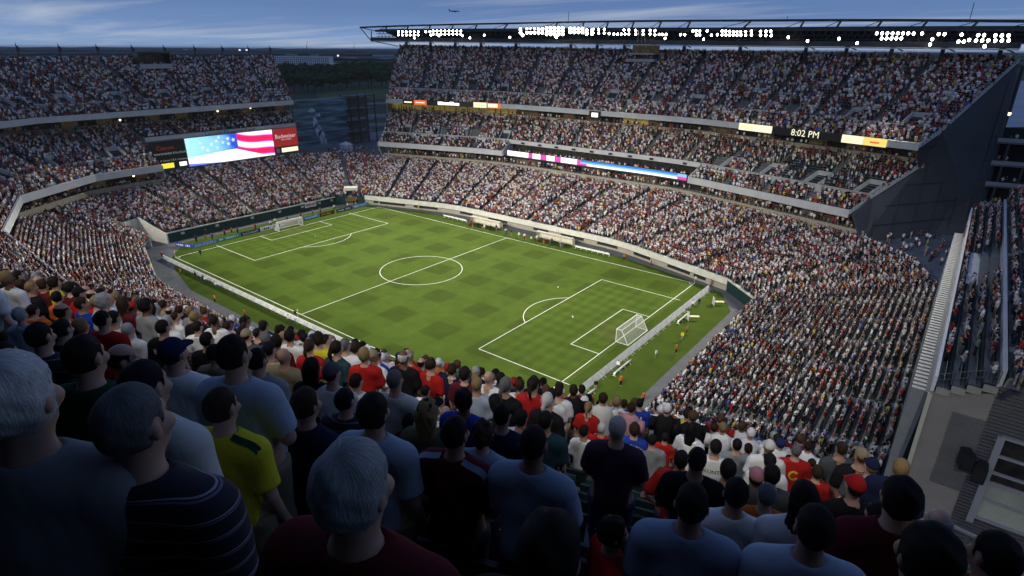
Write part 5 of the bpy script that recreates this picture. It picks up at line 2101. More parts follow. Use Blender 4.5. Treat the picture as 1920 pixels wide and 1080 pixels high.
m.hexa([(-11, -.15, 1), (-15, -.15, 1), (-15, .15, 1), (-11, .15, 1), (-15, -.1, 5.5), (-17, -.1, 5.5), (-17, .1, 5.5), (-15, .1, 5.5)])
m.build('tail_fin', STEEL, ap)
# ------------------------------------------------------------------ people: smooth distance-field bodies meshed with surface nets
def nets(f, lo, hi, h):
    lo, hi = np.array(lo, float), np.array(hi, float)
    n = np.maximum(2, np.ceil((hi - lo) / h).astype(int) + 1)
    ax = [lo[i] + h * np.arange(n[i]) for i in range(3)]
    X, Y, Z = np.meshgrid(*ax, indexing='ij')
    D = f(X, Y, Z)
    ins = D < 0
    nx, ny, nz = n
    cnt = np.zeros((nx - 1, ny - 1, nz - 1))
    acc = np.zeros((nx - 1, ny - 1, nz - 1, 3))
    G = np.stack([X, Y, Z], -1)
    quads = []
    corners = [(i, j, k) for i in (0, 1) for j in (0, 1) for k in (0, 1)]

    def sub(A, o):
        return A[o[0]:nx - 1 + o[0], o[1]:ny - 1 + o[1], o[2]:nz - 1 + o[2]]
    for a in corners:
        for axis in range(3):
            if a[axis]:
                continue
            b = list(a)
            b[axis] = 1
            da, db = sub(D, a), sub(D, b)
            cr = (da < 0) != (db < 0)
            t = np.where(cr, da / np.where(cr, da - db, 1), 0)
            pa, pb = sub(G, a), sub(G, b)
            P = pa + (pb - pa) * t[..., None]
            acc += np.where(cr[..., None], P, 0)
            cnt += cr
    act = cnt > 0
    idx = -np.ones(act.shape, int)
    idx[act] = np.arange(act.sum())
    V = acc[act] / cnt[act][:, None]
    faces = []
    for axis in range(3):
        o = [slice(None)] * 3
        o2 = [slice(None)] * 3
        o[axis] = slice(0, n[axis] - 1)
        o2[axis] = slice(1, n[axis])
        A, Bq = ins[tuple(o)], ins[tuple(o2)]
        cr = np.argwhere(A != Bq)
        if len(cr) == 0:
            continue
        u, v = [(1, 2), (2, 0), (0, 1)][axis]
        ok = (cr[:, u] > 0) & (cr[:, v] > 0) & (cr[:, u] < n[u] - 1) & (cr[:, v] < n[v] - 1)
        cr = cr[ok]

        def cell(du, dv):
            c = cr.copy()
            c[:, u] -= du
            c[:, v] -= dv
            return idx[c[:, 0], c[:, 1], c[:, 2]]
        q = np.stack([cell(1, 1), cell(0, 1), cell(0, 0), cell(1, 0)], 1)
        sA = A[cr[:, 0], cr[:, 1], cr[:, 2]]
        q = np.where(sA[:, None], q, q[:, ::-1])
        faces.append(q[(q >= 0).all(1)])
    F = np.concatenate(faces) if faces else np.zeros((0, 4), int)
    return V, F


def to_mesh(name, VF, materials, smooth=True):
    if isinstance(VF, tuple):
        VF = [VF]
    V = np.concatenate([v for v, f in VF])
    off = np.cumsum([0] + [len(v) for v, f in VF[:-1]])
    F = np.concatenate([f + o for (v, f), o in zip(VF, off)])
    me = bpy.data.meshes.new(name)
    me.from_pydata(V.tolist(), [], F.tolist())
    for m in materials:
        me.materials.append(m)
    if smooth:
        me.polygons.foreach_set('use_smooth', [True] * len(F))
    me.update()
    return me


def rcone(p, q, r0, r1):
    p, q = np.array(p, float), np.array(q, float)
    d = q - p
    L2 = d @ d

    def f(X, Y, Z):
        t = ((X - p[0]) * d[0] + (Y - p[1]) * d[1] + (Z - p[2]) * d[2]) / L2
        t = np.clip(t, 0, 1)
        return np.sqrt((X - p[0] - d[0] * t) ** 2 + (Y - p[1] - d[1] * t) ** 2 + (Z - p[2] - d[2] * t) ** 2) - (r0 + (r1 - r0) * t)
    return f


def ell(c, r):
    c, r = np.array(c, float), np.array(r, float)

    def f(X, Y, Z):
        k0 = np.sqrt(((X - c[0]) / r[0]) ** 2 + ((Y - c[1]) / r[1]) ** 2 + ((Z - c[2]) / r[2]) ** 2)
        return (k0 - 1) * r.min() * (0.5 + 0.5 * r.mean() / r.min())
    return f


def smin(a, b, k):
    h = np.clip(.5 + .5 * (b - a) / k, 0, 1)
    return b + (a - b) * h - k * h * (1 - h)


def union(fs, k):
    def f(X, Y, Z):
        d = fs[0](X, Y, Z)
        for g in fs[1:]:
            d = smin(d, g(X, Y, Z), k)
        return d
    return f


class Body:
    """standing figure, feet at z=0, facing +y; head centre at 1.63"""

    def __init__(self, bulk=1.0, belly=0.0, sh=1.0, fem=False, arms='down', seed=0, headyaw=0.0):
        self.seed = seed
        r = np.random.default_rng(seed)
        b = bulk
        shx = .158 * sh
        self.shx = shx
        hip = .175 * b * (1.06 if fem else 1.0)
        self.torso = [ell((0, 0, 1.255), (.160 * b * sh, .112 * b, .21)), ell((0, .01 + belly * .5, 1.07), (.155 * b + belly * .4, .112 * b + belly, .2)),
                      ell((0, -.005, .94), (hip, .128 * b, .15))]
        if fem:
            self.torso.append(ell((0, .085, 1.26), (.13, .07, .075)))
        self.shoulder = [rcone((-shx, -.012, 1.385), (shx, -.012, 1.385), .06 * b, .06 * b), rcone((0, -.025, 1.45), (-shx * .9, -.018, 1.395), .042, .046), rcone((0, -.025, 1.45), (shx * .9, -.018, 1.395), .042, .046)]
        self.neck = rcone((0, -.025, 1.40), (0, -.002, 1.58), .057 * (.88 if fem else 1), .054 * (.86 if fem else 1))
        hw = .97 if fem else 1
        c, s = math.cos(headyaw), math.sin(headyaw)
        R = lambda p: (p[0] * c - p[1] * s, p[0] * s + p[1] * c, p[2])
        self.R = R
        self.hc = (0, 0, 1.655)
        self.skull = union([ell((*R((0, -.010, 0))[:2], 1.662), (.0715 * hw, .091 if headyaw == 0 else .085, .094)), ell((*R((0, .026, 0))[:2], 1.598), (.055 * hw, .066, .080))], .02)
        self.face = union([rcone(R((0, .078, 1.642)), R((0, .100, 1.609)), .008, .012), ell(R((0, .066, 1.545)), (.028, .026, .022)),
                           rcone(R((-.032, .068, 1.664)), R((.032, .068, 1.664)), .011, .011), ell(R((0, .078, 1.577)), (.024, .012, .010)),
                           ell(R((-.04, .06, 1.61)), (.025, .03, .025)), ell(R((.04, .06, 1.61)), (.025, .03, .025))], .012)
        self.ears = [ell(R((sg * .0745 * hw, -.006, 1.628)), (.010, .017, .028)) for sg in (-1, 1)]
        poses = {'down': ((.232, -.03, 1.10), (.228, .06, .86)), 'fold': ((.235, .02, 1.11), (.06, .23, 1.13)), 'hips': ((.34, -.08, 1.13), (.19, .03, .96)),
                 'chest': ((.24, .02, 1.13), (.03, .2, 1.3)), 'raise': ((.3, .16, 1.3), (.14, .26, 1.56)), 'lean': ((.27, .2, 1.2), (.2, .45, 1.14))}
        self.arms = []
        for sg in (-1, 1):
            a = arms
            if arms == 'chest' and sg < 0:
                a = 'down'
            if arms == 'raise' and sg < 0:
                a = 'down'
            e, w = poses[a]
            e, w = np.array((sg * e[0] * (.9 + .1 * b), e[1], e[2])), np.array((sg * w[0], w[1], w[2]))
            self.arms.append((np.array((sg * (shx + .022), -.012, 1.375)), e, w, sg))
        self.legs = []
        for sg in (-1, 1):
            self.legs += [rcone((sg * .095, 0, .9), (sg * .1, .015, .5), .095 * b, .062 * b), rcone((sg * .1, .015, .5), (sg * .1, -.02, .09), .06 * b, .04), rcone((sg * .1, -.04, .045), (sg * .115, .16, .035), .045, .038)]
        self.b = b
        self.fem = fem
        ph = r.uniform(0, 6.28, 8)
        kk = r.uniform(14, 34, 8)
        def fold(X, Y, Z):
            lowp = np.clip((1.36 - Z) * 3.5, .12, 1)
            v = np.sin(kk[0] * 1.3 * X + 5 * np.sin(5 * Z + ph[0]) + 9 * Y + ph[1]) * lowp
            w_ = np.sin(kk[2] * Z + 10 * np.abs(X - .05) + 2.5 * np.sin(8 * X + ph[3]) + ph[2]) * np.clip((1.16 - Z) * 5, 0, 1)
            dg = np.sin(24 * (Z + .7 * np.abs(X)) + ph[4] + 2 * np.sin(11 * X)) * np.clip(1 - np.abs(Z - 1.3) * 5, 0, 1) * .5
            return .55 * v + .5 * w_ + dg
        self.fold = fold

    def hand(self, w, e, sg):
        d = (w - e) / np.linalg.norm(w - e)
        side = np.cross(d, (0, 1, .3))
        side /= np.linalg.norm(side)
        nn = np.cross(d, side)
        fs = [rcone(w, w + d * .075, .026, .032), rcone(w + d * .04 + side * .02, w + d * .08 + side * .02, .02, .02), rcone(w + d * .04 - side * .02, w + d * .08 - side * .02, .02, .02)]
        for k, (o, L) in enumerate(((-.03, .062), (-.01, .075), (.01, .072), (.03, .056))):
            b0 = w + d * .09 + side * o
            m1 = b0 + d * L * .55
            fs += [rcone(b0, m1, .0095, .009), rcone(m1, m1 + (d * .8 + nn * .6) * L * .5, .009, .0075)]
        t0 = w + d * .03 - side * .03
        fs += [rcone(t0, t0 + d * .04 - side * .025, .012, .0105), rcone(t0 + d * .04 - side * .025, t0 + d * .07 - side * .02 + nn * .012, .0105, .009)]
        return fs

    def body_sdf(self):
        limbs = []
        for s0, e, w, sg in self.arms:
            limbs += [rcone(s0, e, .052 * self.b, .042 * self.b), rcone(e, w, .041 * self.b, .028)]
        core = union(self.torso + self.shoulder, .05)
        arm = union(limbs, .02)
        leg = union(self.legs, .03)
        head = union([self.skull, self.face], .02)
        ears = union(self.ears, .004)
        hands = []
        for s0, e, w, sg in self.arms:
            hands += self.hand(w, e, sg)
        hd = union(hands, .008)

        def f(X, Y, Z):
            d = smin(core(X, Y, Z), arm(X, Y, Z), .04)
            d = smin(d, leg(X, Y, Z), .03)
            d = smin(d, self.neck(X, Y, Z), .035)
            d = smin(d, head(X, Y, Z), .025)
            d = smin(d, ears(X, Y, Z), .008)
            return smin(d, hd(X, Y, Z), .012)
        return f

    def shirt_sdf(self, long=False, loose=.021, hem=.87, fold=.011):
        core = union(self.torso + self.shoulder + [ell((0, 0, 1.02), (.160 * self.b, .122 * self.b, .25))], .05)
        parts = []
        cut = .72 if not long else 1.0
        sl = []
        for s0, e, w, sg in self.arms:
            end = s0 + (e - s0) * (cut if not long else 1)
            parts.append(rcone(s0, end, .058 * self.b, .057 * self.b))
            if long:
                parts.append(rcone(e, e + (w - e) * .93, .05 * self.b, .04))
        arm = union(parts, .02)

        def f(X, Y, Z):
            d = smin(core(X, Y, Z), arm(X, Y, Z), .035) - loose
            d = d + fold * self.fold(X, Y, Z) * np.clip((1.46 - Z) * 4, .3, 1)
            for s0, e, w, sg in self.arms:
                if not long:
                    ax = (e - s0) / np.linalg.norm(e - s0)
                    L = np.linalg.norm(e - s0) * cut + .02
                    t = (X - s0[0]) * ax[0] + (Y - s0[1]) * ax[1] + (Z - s0[2]) * ax[2]
                    out = np.where(sg * X > self.shx * .93 + .015, t - L, -1)
                    d = np.maximum(d, out)
            d = np.maximum(d, hem - Z + .01 * np.sin(9 * X))
            # round neck opening, lower at the front
            t = np.clip((Z - 1.42) / .16, 0, 1)
            rad = np.sqrt(X ** 2 + (Y + .02 - .023 * t) ** 2)
            hole = np.where(Z > 1.40 - .25 * np.maximum(0, Y), .0640 * (.9 if self.fem else 1) + .35 * np.maximum(0, Z - 1.5) - rad, -.2)
            d = np.maximum(d, hole)
            return np.maximum(d, Z - 1.50)
        return f

    def pants_sdf(self, short=False):
        c = union(self.legs[:2] + self.legs[3:5] + self.torso[2:3], .04)
        lo = .5 if short else .07
        return lambda X, Y, Z: np.maximum(np.maximum(c(X, Y, Z) - .02 + .004 * self.fold(X, Y, Z), Z - .95), lo - Z)

    def hair_sdf(self, style):
        sk = self.skull
        R = self.R
        r = np.random.default_rng(self.seed + 5)
        ph = r.uniform(0, 6.28, 6)

        def noise(X, Y, Z, s=1.0):
            return (np.sin(85 * X * s + 30 * Z + ph[0]) * np.sin(70 * Z * s + 25 * Y + ph[1]) + np.sin(60 * Y * s + ph[2] + 40 * X) * .7)
        c, s_ = R((0, 1, 0))[1], -R((0, 1, 0))[0]

        def loc(X, Y):
            return X * c + Y * -s_ * -1 if False else (X * c - Y * s_ * -1 * -1, Y)
        fx, fy = R((0, 1, 0))[0], R((0, 1, 0))[1]

        def f(X, Y, Z):
            yl = X * fx + Y * fy          # forward coordinate of the head
            xl = X * fy - Y * fx
            th = {'short': .007, 'crop': .003, 'curly': .019, 'long': .011, 'pony': .006, 'cap': .010, 'full': .012, 'ring': .005}[style]
            amp = {'short': .002, 'crop': .0006, 'curly': .008, 'long': .002, 'pony': .0015, 'cap': .0, 'full': .003, 'ring': .001}[style]
            d = sk(X, Y, Z) - th + amp * noise(X, Y, Z)
            if style == 'cap':
                d = np.maximum(d, 1.655 - Z - .0 * yl)
                brim = np.maximum(np.maximum(np.sqrt((xl / .075) ** 2 + ((yl - .085) / .10) ** 2) * .075 - .075, np.abs(Z - 1.672 + .12 * (yl - .07)) - .006), .05 - yl)
                return np.minimum(d, brim)
            # clear the face, the ears' front and the nape
            hairline = np.maximum(yl - .040 - .55 * np.maximum(0, Z - 1.665), -.2)
            face = np.where(Z > 1.73, -.2, hairline)
            d = np.maximum(d, face)
            nape = {'short': 1.582, 'crop': 1.585, 'curly': 1.565, 'full': 1.555, 'ring': 1.59, 'pony': 1.575, 'long': 1.40}[style]
            d = np.maximum(d, (nape + .35 * np.maximum(0, yl + .03)) - Z)
            if style in ('short', 'crop', 'ring'):
                d = np.maximum(d, -(np.sqrt((np.abs(xl) - .078) ** 2 + (yl - .002) ** 2 + ((Z - 1.628) * .8) ** 2) - .031))
            if style == 'ring':
                d = np.maximum(d, Z - 1.70 + .25 * yl)
            if style == 'long':
                hang = np.maximum(np.maximum(np.sqrt((xl / .082) ** 2 + ((yl + .05) / .052) ** 2) - 1, 0) * .06 + np.where(np.sqrt((xl / .082) ** 2 + ((yl + .05) / .052) ** 2) < 1, -.02, 0) + .006 * np.sin(120 * xl + 3 * np.sin(20 * Z)), np.maximum(1.37 - Z, Z - 1.66))
                d = smin(d, hang, .03)
            if style == 'pony':
                p0, p1, p2 = np.array(R((0, -.10, 1.69))), np.array(R((0, -.135, 1.60))), np.array(R((.01, -.115, 1.46)))
                d = smin(d, np.minimum(rcone(p0, p1, .024, .03)(X, Y, Z), rcone(p1, p2, .03, .012)(X, Y, Z)) + .002 * noise(X, Y, Z), .012)
            return d
        return f


LOD = {'hi': dict(body=.021, head=.0078, shirt=.014, pants=.026, hair=.0095), 'mid': dict(body=.046, head=.022, shirt=.036, pants=.05, hair=.019), 'lo': dict(body=.065, head=.034, shirt=.055, pants=.07, hair=.03)}


def skin_mat(name, col):
    m = mat(name, col, .55, .12, 8.0)
    m.node_tree.nodes['Principled BSDF'].inputs['Subsurface Weight'].default_value = 0.0
    return m


SKIN = [skin_mat('skin_%d' % i, c) for i, c in enumerate([(.50, .30, .22), (.42, .24, .165), (.56, .36, .27), (.28, .15, .10), (.14, .075, .05)])]


def hair_mat(name, col):
    m = mat(name, col, .72, spec=.18)
    t = m.node_tree
    b = t.nodes['Principled BSDF']
    tc = N(t, 'ShaderNodeTexCoord')
    sp_ = N(t, 'ShaderNodeSeparateXYZ')
    t.links.new(tc.outputs['Object'], sp_.inputs[0])
    # strands fall from the crown: fine around it, long down the head
    az = math_n(t, 'ARCTAN2', sp_.outputs[0], math_n(t, 'ADD', sp_.outputs[1], .035))
    cv = N(t, 'ShaderNodeCombineXYZ')
    t.links.new(math_n(t, 'MULTIPLY', az, 15.0), cv.inputs[0])
    t.links.new(math_n(t, 'MULTIPLY', sp_.outputs[2], 26.0), cv.inputs[1])
    t.links.new(math_n(t, 'MULTIPLY', sp_.outputs[1], 12.0), cv.inputs[2])
    n = N(t, 'ShaderNodeTexNoise')
    n.inputs['Scale'].default_value = 1.6
    n.inputs['Detail'].default_value = 6
    n.inputs['Roughness'].default_value = .6
    n.inputs['Distortion'].default_value = .9
    t.links.new(cv.outputs[0], n.inputs[0])
    r = ramp(t, [(.3, tuple(c * .45 for c in col)), (.5, col), (.75, tuple(min(1, c * 1.6 + .006) for c in col))])
    t.links.new(n.outputs[0], r.inputs[0])
    t.links.new(r.outputs[0], b.inputs['Base Color'])
    bm = N(t, 'ShaderNodeBump')
    bm.inputs['Strength'].default_value = .55
    bm.inputs['Distance'].default_value = .006
    t.links.new(n.outputs[0], bm.inputs['Height'])
    t.links.new(bm.outputs[0], b.inputs['Normal'])
    return m


HAIRC = {'black': (.006, .005, .005), 'brown': (.03, .017, .009), 'darkbrown': (.014, .009, .006), 'blond': (.24, .16, .07), 'grey': (.30, .31, .32), 'white': (.52, .52, .50), 'saltpepper': (.11, .115, .12), 'ginger': (.12, .045, .015)}
HAIR = {k: hair_mat('hair_' + k, v) for k, v in HAIRC.items()}
CLOTHC = {'white': (.74, .74, .74), 'offwhite': (.62, .60, .56), 'paleblue': (.36, .42, .53), 'grey': (.24, .25, .26), 'darkgrey': (.07, .075, .08), 'black': (.012, .012, .014), 'navy': (.012, .017, .05),
          'red': (.42, .018, .016), 'maroon': (.10, .012, .018), 'royal': (.02, .055, .34), 'green': (.015, .055, .03), 'teal': (.02, .06, .075), 'yellow': (.62, .55, .03), 'khaki': (.26, .21, .13), 'orange': (.55, .12, .02),
          'purple': (.10, .04, .17), 'brown': (.09, .06, .04), 'pink': (.50, .22, .25), 'lightblue': (.24, .30, .41), 'darkpurple': (.05, .028, .05), 'olive': (.10, .10, .06)}


def cloth_mat(name, col):
    m = mat('cloth_' + name, col, .9, .1, 5.0, spec=.1)
    t = m.node_tree
    tc = N(t, 'ShaderNodeTexCoord')
    mp = N(t, 'ShaderNodeMapping')
    mp.inputs['Scale'].default_value = (9, 9, 4)
    mp.inputs['Rotation'].default_value = (.4, .3, 0)
    t.links.new(tc.outputs['Object'], mp.inputs[0])
    n = N(t, 'ShaderNodeTexNoise')
    n.inputs['Scale'].default_value = 1.0
    n.inputs['Detail'].default_value = 2
    n.inputs['Distortion'].default_value = .5
    t.links.new(mp.outputs[0], n.inputs[0])
    bm = N(t, 'ShaderNodeBump')
    bm.inputs['Strength'].default_value = .4
    bm.inputs['Distance'].default_value = .025
    t.links.new(n.outputs[0], bm.inputs['Height'])
    t.links.new(bm.outputs[0], t.nodes['Principled BSDF'].inputs['Normal'])
    return m


CLOTH = {k: cloth_mat(k, v) for k, v in CLOTHC.items()}
PANTS = {'denim': mat('denim', (.035, .05, .10), .9, .25, 8.0), 'dark': CLOTH['darkgrey'], 'khaki': CLOTH['khaki'], 'black': CLOTH['black']}


def pattern_cloth(name, stops, axis, period, rough=.85):
    """striped knitted cloth"""
    m = bpy.data.materials.new('cloth_' + name)
    m.use_nodes = True
    t = m.node_tree
    b = t.nodes['Principled BSDF']
    b.inputs['Roughness'].default_value = rough
    tc = N(t, 'ShaderNodeTexCoord')
    sp_ = N(t, 'ShaderNodeSeparateXYZ')
    t.links.new(tc.outputs['Object'], sp_.inputs[0])
    fr = math_n(t, 'FRACT', math_n(t, 'ADD', math_n(t, 'DIVIDE', sp_.outputs[axis], period), 10.3))
    r = ramp(t, stops, 'CONSTANT')
    t.links.new(fr, r.inputs[0])
    t.links.new(r.outputs[0], b.inputs['Base Color'])
    CLOTH[name] = m
    return m


pattern_cloth('pinstripe', [(0, (.016, .014, .028)), (.80, (.16, .13, .2)), (.88, (.016, .014, .028)), (.93, (.30, .3, .34))], 2, .055)
pattern_cloth('barcelona', [(0, (.02, .05, .3)), (.5, (.22, .012, .03))], 0, .13)
pattern_cloth('plaid', [(0, (.5, .38, .18)), (.3, (.62, .55, .42)), (.5, (.3, .17, .07)), (.6, (.6, .5, .33))], 2, .07)
pattern_cloth('darkstripe', [(0, (.013, .013, .02)), (.7, (.12, .12, .14)), (.82, (.013, .013, .02))], 2, .08)
pattern_cloth('usastripe', [(0, (.7, .7, .7)), (.5, (.45, .02, .02))], 2, .1)

PARAM = {'m': dict(), 'm2': dict(bulk=1.06, arms='fold'), 'slim': dict(bulk=.93, sh=.97), 'big': dict(bulk=1.10, belly=.04, sh=1.05), 'hips': dict(bulk=1.02, arms='hips'), 'f': dict(bulk=.9, sh=.9, fem=True), 'f2': dict(bulk=.94, sh=.9, fem=True, arms='fold'),
         'raise': dict(bulk=1.0, arms='raise'), 'lean': dict(bulk=1.0, arms='lean'), 'kid': dict(bulk=.86, sh=.86)}
_cache = {}


def get_part(build, part, style, lod, hy=0.0):
    key = (build if part != 'hair' else ('f' if PARAM[build].get('fem') else 'm'), part, style, lod, hy)
    if key in _cache:
        return _cache[key]
    kw = dict(PARAM[build])
    B = Body(seed=abs(hash(build)) % 97 if False else sum(map(ord, build)), headyaw=hy, **kw)
    L = LOD[lod]
    if part == 'body':
        f = B.body_sdf()
        zc = 1.47
        bd = nets(f, (-.55, -.3, -.02), (.55, .62, zc + L['body']), L['body'])
        keep = bd[0][bd[1]].mean(1)[:, 2] < zc
        bd = (bd[0], bd[1][keep])
        hd = nets(f, (-.2, -.2, zc - .03), (.2, .2, 1.80), L['head'])
        # stitch the finer head on at the neck
        fc = hd[0][hd[1]].mean(1)
        hd = (hd[0], hd[1][(fc[:, 2] > zc - .012)])
        prt = [bd, hd]
        if lod == 'hi':
            for s0, e, w, sg in B.arms:
                d = (w - e) / np.linalg.norm(w - e)
                c = w + d * .09
                prt.append(nets(f, c - .1, c + .1, .0075))
        me = to_mesh('body', prt, [SKIN[0]])
    elif part == 'shirt':
        me = to_mesh('shirt', nets(B.shirt_sdf(style == 'long'), (-.5, -.34, .8), (.5, .6, 1.56), L['shirt']), [CLOTH['white']])
    elif part == 'trousers':
        me = to_mesh('trousers', nets(B.pants_sdf(style == 'short'), (-.34, -.3, .02), (.34, .3, 1.0), L['pants']), [PANTS['denim']])
    else:
        me = to_mesh('hair', nets(B.hair_sdf(style), (-.2, -.24, 1.33), (.2, .24, 1.85), L['hair']), [HAIR['black']])
    _cache[key] = me
    return me


_eye = MB()
for sg in (-1, 1):
    _eye.ball((sg * .030, .0685, 1.643), .0115, 8, 6)
EYEM = mat('eye_dark', (.05, .04, .035), .2)
eye_me = _eye.mesh('eyes', EYEM, True)


def setmat(o, m):
    o.material_slots[0].link = 'OBJECT'
    o.material_slots[0].material = m


def make_person(name, loc, rz, lod, build, shirt, hair, haircol, skin=0, pants='denim', long=False, scale=1.0, sx=1.0, label='', group=None, capcol=None, hy=0.0):
    g = thing(name, label, 'person', loc, rz, group)
    g.scale = (scale * sx, scale * sx, scale)
    b = link('body', get_part(build, 'body', '', lod, hy), g)
    setmat(b, SKIN[skin])
    s = link('shirt', get_part(build, 'shirt', 'long' if long else 'tee', lod), g)
    setmat(s, CLOTH[shirt])
    p = link('trousers', get_part(build, 'trousers', '', lod), g)
    setmat(p, PANTS[pants])
    if hair == 'cap':
        u = link('hair', get_part(build, 'hair', 'crop', lod, hy), g)
        setmat(u, HAIR[haircol])
        h_ = link('cap', get_part(build, 'hair', 'cap', lod, hy), g)
        setmat(h_, CLOTH[capcol or 'navy'])
    elif hair and hair != 'bald':
        h_ = link('hair', get_part(build, 'hair', hair, lod, hy), g)
        setmat(h_, HAIR[haircol])
    if lod == 'hi' and hy == 0.0:
        link('eyes', eye_me, g)
    return g, s


def back_print(shirt_obj, me, z, y0=-.4, size=1.0, off=.006):
    """lay a flat print (x, z layout in the mesh's x, y) on the back of a shirt"""
    bvh = BVHTree.FromPolygons([v.co for v in shirt_obj.data.vertices], [tuple(p.vertices) for p in shirt_obj.data.polygons])
    for v in me.vertices:
        x, zz = -v.co.x * size * -1, z + v.co.y * size
        hit = bvh.ray_cast(Vector((x, y0, zz)), Vector((0, 1, 0)))
        yy = hit[0].y - off if hit[0] is not None else -.16
        v.co = (x, yy, zz)
    return me


# ------------------------------------------------------------------ near upper deck where the camera stands
NUP = np.array((.287, -.958))
TAN = np.array((.958, .287))
S0, DS, SLOPE, HEADOFF = .80, .85, .629, -.30
FLOOR_DROP = 1.60


def row_s(k):
    return S0 + DS * k


def row_floor(k):
    return CAMP[2] + HEADOFF - SLOPE * row_s(k) - FLOOR_DROP


def deck_xy(s, u):
    return CAMP[:2] - NUP * s + TAN * u


NROWS = 14
UL, UR = -75.0, 2.75
deck = thing('near_upper_deck', 'shaded near upper deck full of standing spectators in the foreground', 'grandstand')
m = MB()
for k in range(-3, NROWS):
    sa, sb_ = row_s(k) - .42, row_s(k) + .43
    z = row_floor(k)
    a, b, c, d = deck_xy(sb_, UL), deck_xy(sb_, UR), deck_xy(sa, UR), deck_xy(sa, UL)
    m.quad((*a, z), (*b, z), (*c, z), (*d, z))
    zl = row_floor(k + 1) if k < NROWS - 1 else z - 2.2
    m.quad((*a, zl), (*b, zl), (*b, z), (*a, z))
m.build('terrace', TERR, deck)
m = MB()
sf = row_s(NROWS - 1) + .5
zf_ = row_floor(NROWS - 1)
fpts = [(*deck_xy(sf, u), zf_) for u in np.linspace(UL, UR, 9)]
fascia(deck, fpts, -2.2, .75, .25, FASC, 1)
m = MB()
sk_ = [(*deck_xy(row_s(-3) - .42, UR + .12), row_floor(-3)), (*deck_xy(sf, UR + .12), zf_)]
m.hexa([(sk_[0][0], sk_[0][1], sk_[0][2] - 3), (sk_[0][0] + .2, sk_[0][1] + .06, sk_[0][2] - 3), (sk_[1][0] + .2, sk_[1][1] + .06, sk_[1][2] - 2.2), (sk_[1][0], sk_[1][1], sk_[1][2] - 2.2),
        (sk_[0][0], sk_[0][1], sk_[0][2] + .25), (sk_[0][0] + .2, sk_[0][1] + .06, sk_[0][2] + .25), (sk_[1][0] + .2, sk_[1][1] + .06, sk_[1][2] + .25), (sk_[1][0], sk_[1][1], sk_[1][2] + .25)])
m.build('side_wall', CONC, deck)
nr = thing('near_stand_shade_roof', 'dark roof with added unseen walls, widened to shade the near upper deck', 'roof')  # out of view; extent and height set to keep sky light off the deck
m = MB()
q = [deck_xy(1.0, UL), deck_xy(1.0, 34), deck_xy(-11, 34), deck_xy(-11, UL)]
ZR = CAMP[2] + 4.2
m.hexa([(*q[0], ZR), (*q[1], ZR), (*q[2], ZR + 1), (*q[3], ZR + 1), (*q[0], ZR + .3), (*q[1], ZR + .3), (*q[2], ZR + 1.3), (*q[3], ZR + 1.3)])
m.build('roof_deck', STEEL, nr)  # carried past the open end of the stand to block sky light
m = MB()
a_, b_ = deck_xy(-9, UL), deck_xy(-9, 32)
m.wall([(*a_, 0), (*b_, 0)], CAMP[2] - 4, ZR + .6, .3)
m.build('rear_wall', DARK, nr)  # unseen wall placed to cut sky light on the spectators' backs
m = MB()
a_, b_ = deck_xy(-9, 32), deck_xy(-1.5, 32)
m.wall([(*a_, 0), (*b_, 0)], CAMP[2] - 4, ZR + .2, .3)
m.build('side_wall', DARK, nr)  # unseen wall added beyond the stand end to block light from the side
for i in range(8):
    a_, b_ = deck_xy(-8.6, 5 - 10 * i), deck_xy(.7, 5 - 10 * i)
    m = MB()
    m.beam((*a_, ZR - .1), (*b_, ZR - .35), .35, .7)
    m.build('roof_beam', STEEL, nr)
# lamps on the front of the near roof: the roof lip keeps the nearest rows in shade
k_ = 0
for u in (4, -5, -14, -24, -36, -50):
    c = deck_xy(-.9, u)
    for j in range(3):
        cc = deck_xy(-.9, u + (j - 1) * 1.2)
        k_ += 1
        g = thing('roof_edge_floodlight', 'floodlight on the near roof edge above the deck, %s from the right' % ordn(k_), 'floodlight', (*cc, ZR + 3.6), math.atan2(-NUP[1], -NUP[0]) + math.pi / 2, 'floodlights on the near roof edge')
        link('lens', lens_me, g)
        link('housing', hous_me, g)
    m = MB()
    m.beam((*deck_xy(-1.4, u - 1.8), ZR + 3.9), (*deck_xy(-1.4, u + 1.8), ZR + 3.9), .2, .2)
    m.build('lamp_rail', STEEL, nr)
    for uu in (u - 1.5, u + 1.5):
        m = MB()
        m.cyl((*deck_xy(-1.4, uu), ZR + .4), (*deck_xy(-1.4, uu), ZR + 3.9), .1, 6)
        m.build('lamp_rail_post', STEEL, nr)
    t_ = deck_xy(14, u)
    spot('roof_edge_floodlight_beam', (*deck_xy(-.85, u), ZR + 3.7), (*t_, CAMP[2] - 10), 3700, 110, .5, soft=.5)
for j in range(3):  # lamps added only to brighten and warm the right end stand
    cc = deck_xy(-.6, 9.0 + j * 1.2)
    g = thing('roof_edge_floodlight', 'added fill floodlight on the near roof corner brightening the right stand, %s of three' % ordn(j + 1), 'floodlight', (*cc, ZR + 2.6), .2, 'added fill floodlights on the near roof corner')
    link('lens', lens_me, g)
    link('housing', hous_me, g)
m = MB()
m.beam((*deck_xy(-1.1, 8.0), ZR + 2.9), (*deck_xy(-1.1, 12.4), ZR + 2.9), .2, .2)
m.cyl((*deck_xy(-1.1, 8.4), ZR + .4), (*deck_xy(-1.1, 8.4), ZR + 2.9), .1, 6)
m.cyl((*deck_xy(-1.1, 12), ZR + .4), (*deck_xy(-1.1, 12), ZR + 2.9), .1, 6)
m.build('lamp_rail', STEEL, nr)  # support for the added corner lamps
spot('right_stand_fill_beam', (*deck_xy(1.2, 10), ZR + 2.6), (97, -22, 17), 15000, 48, .7, soft=.5)  # added fill light for the right end stand
rl = thing('deck_side_railing', 'grey metal railing descending along the right edge of the near deck', 'railing')
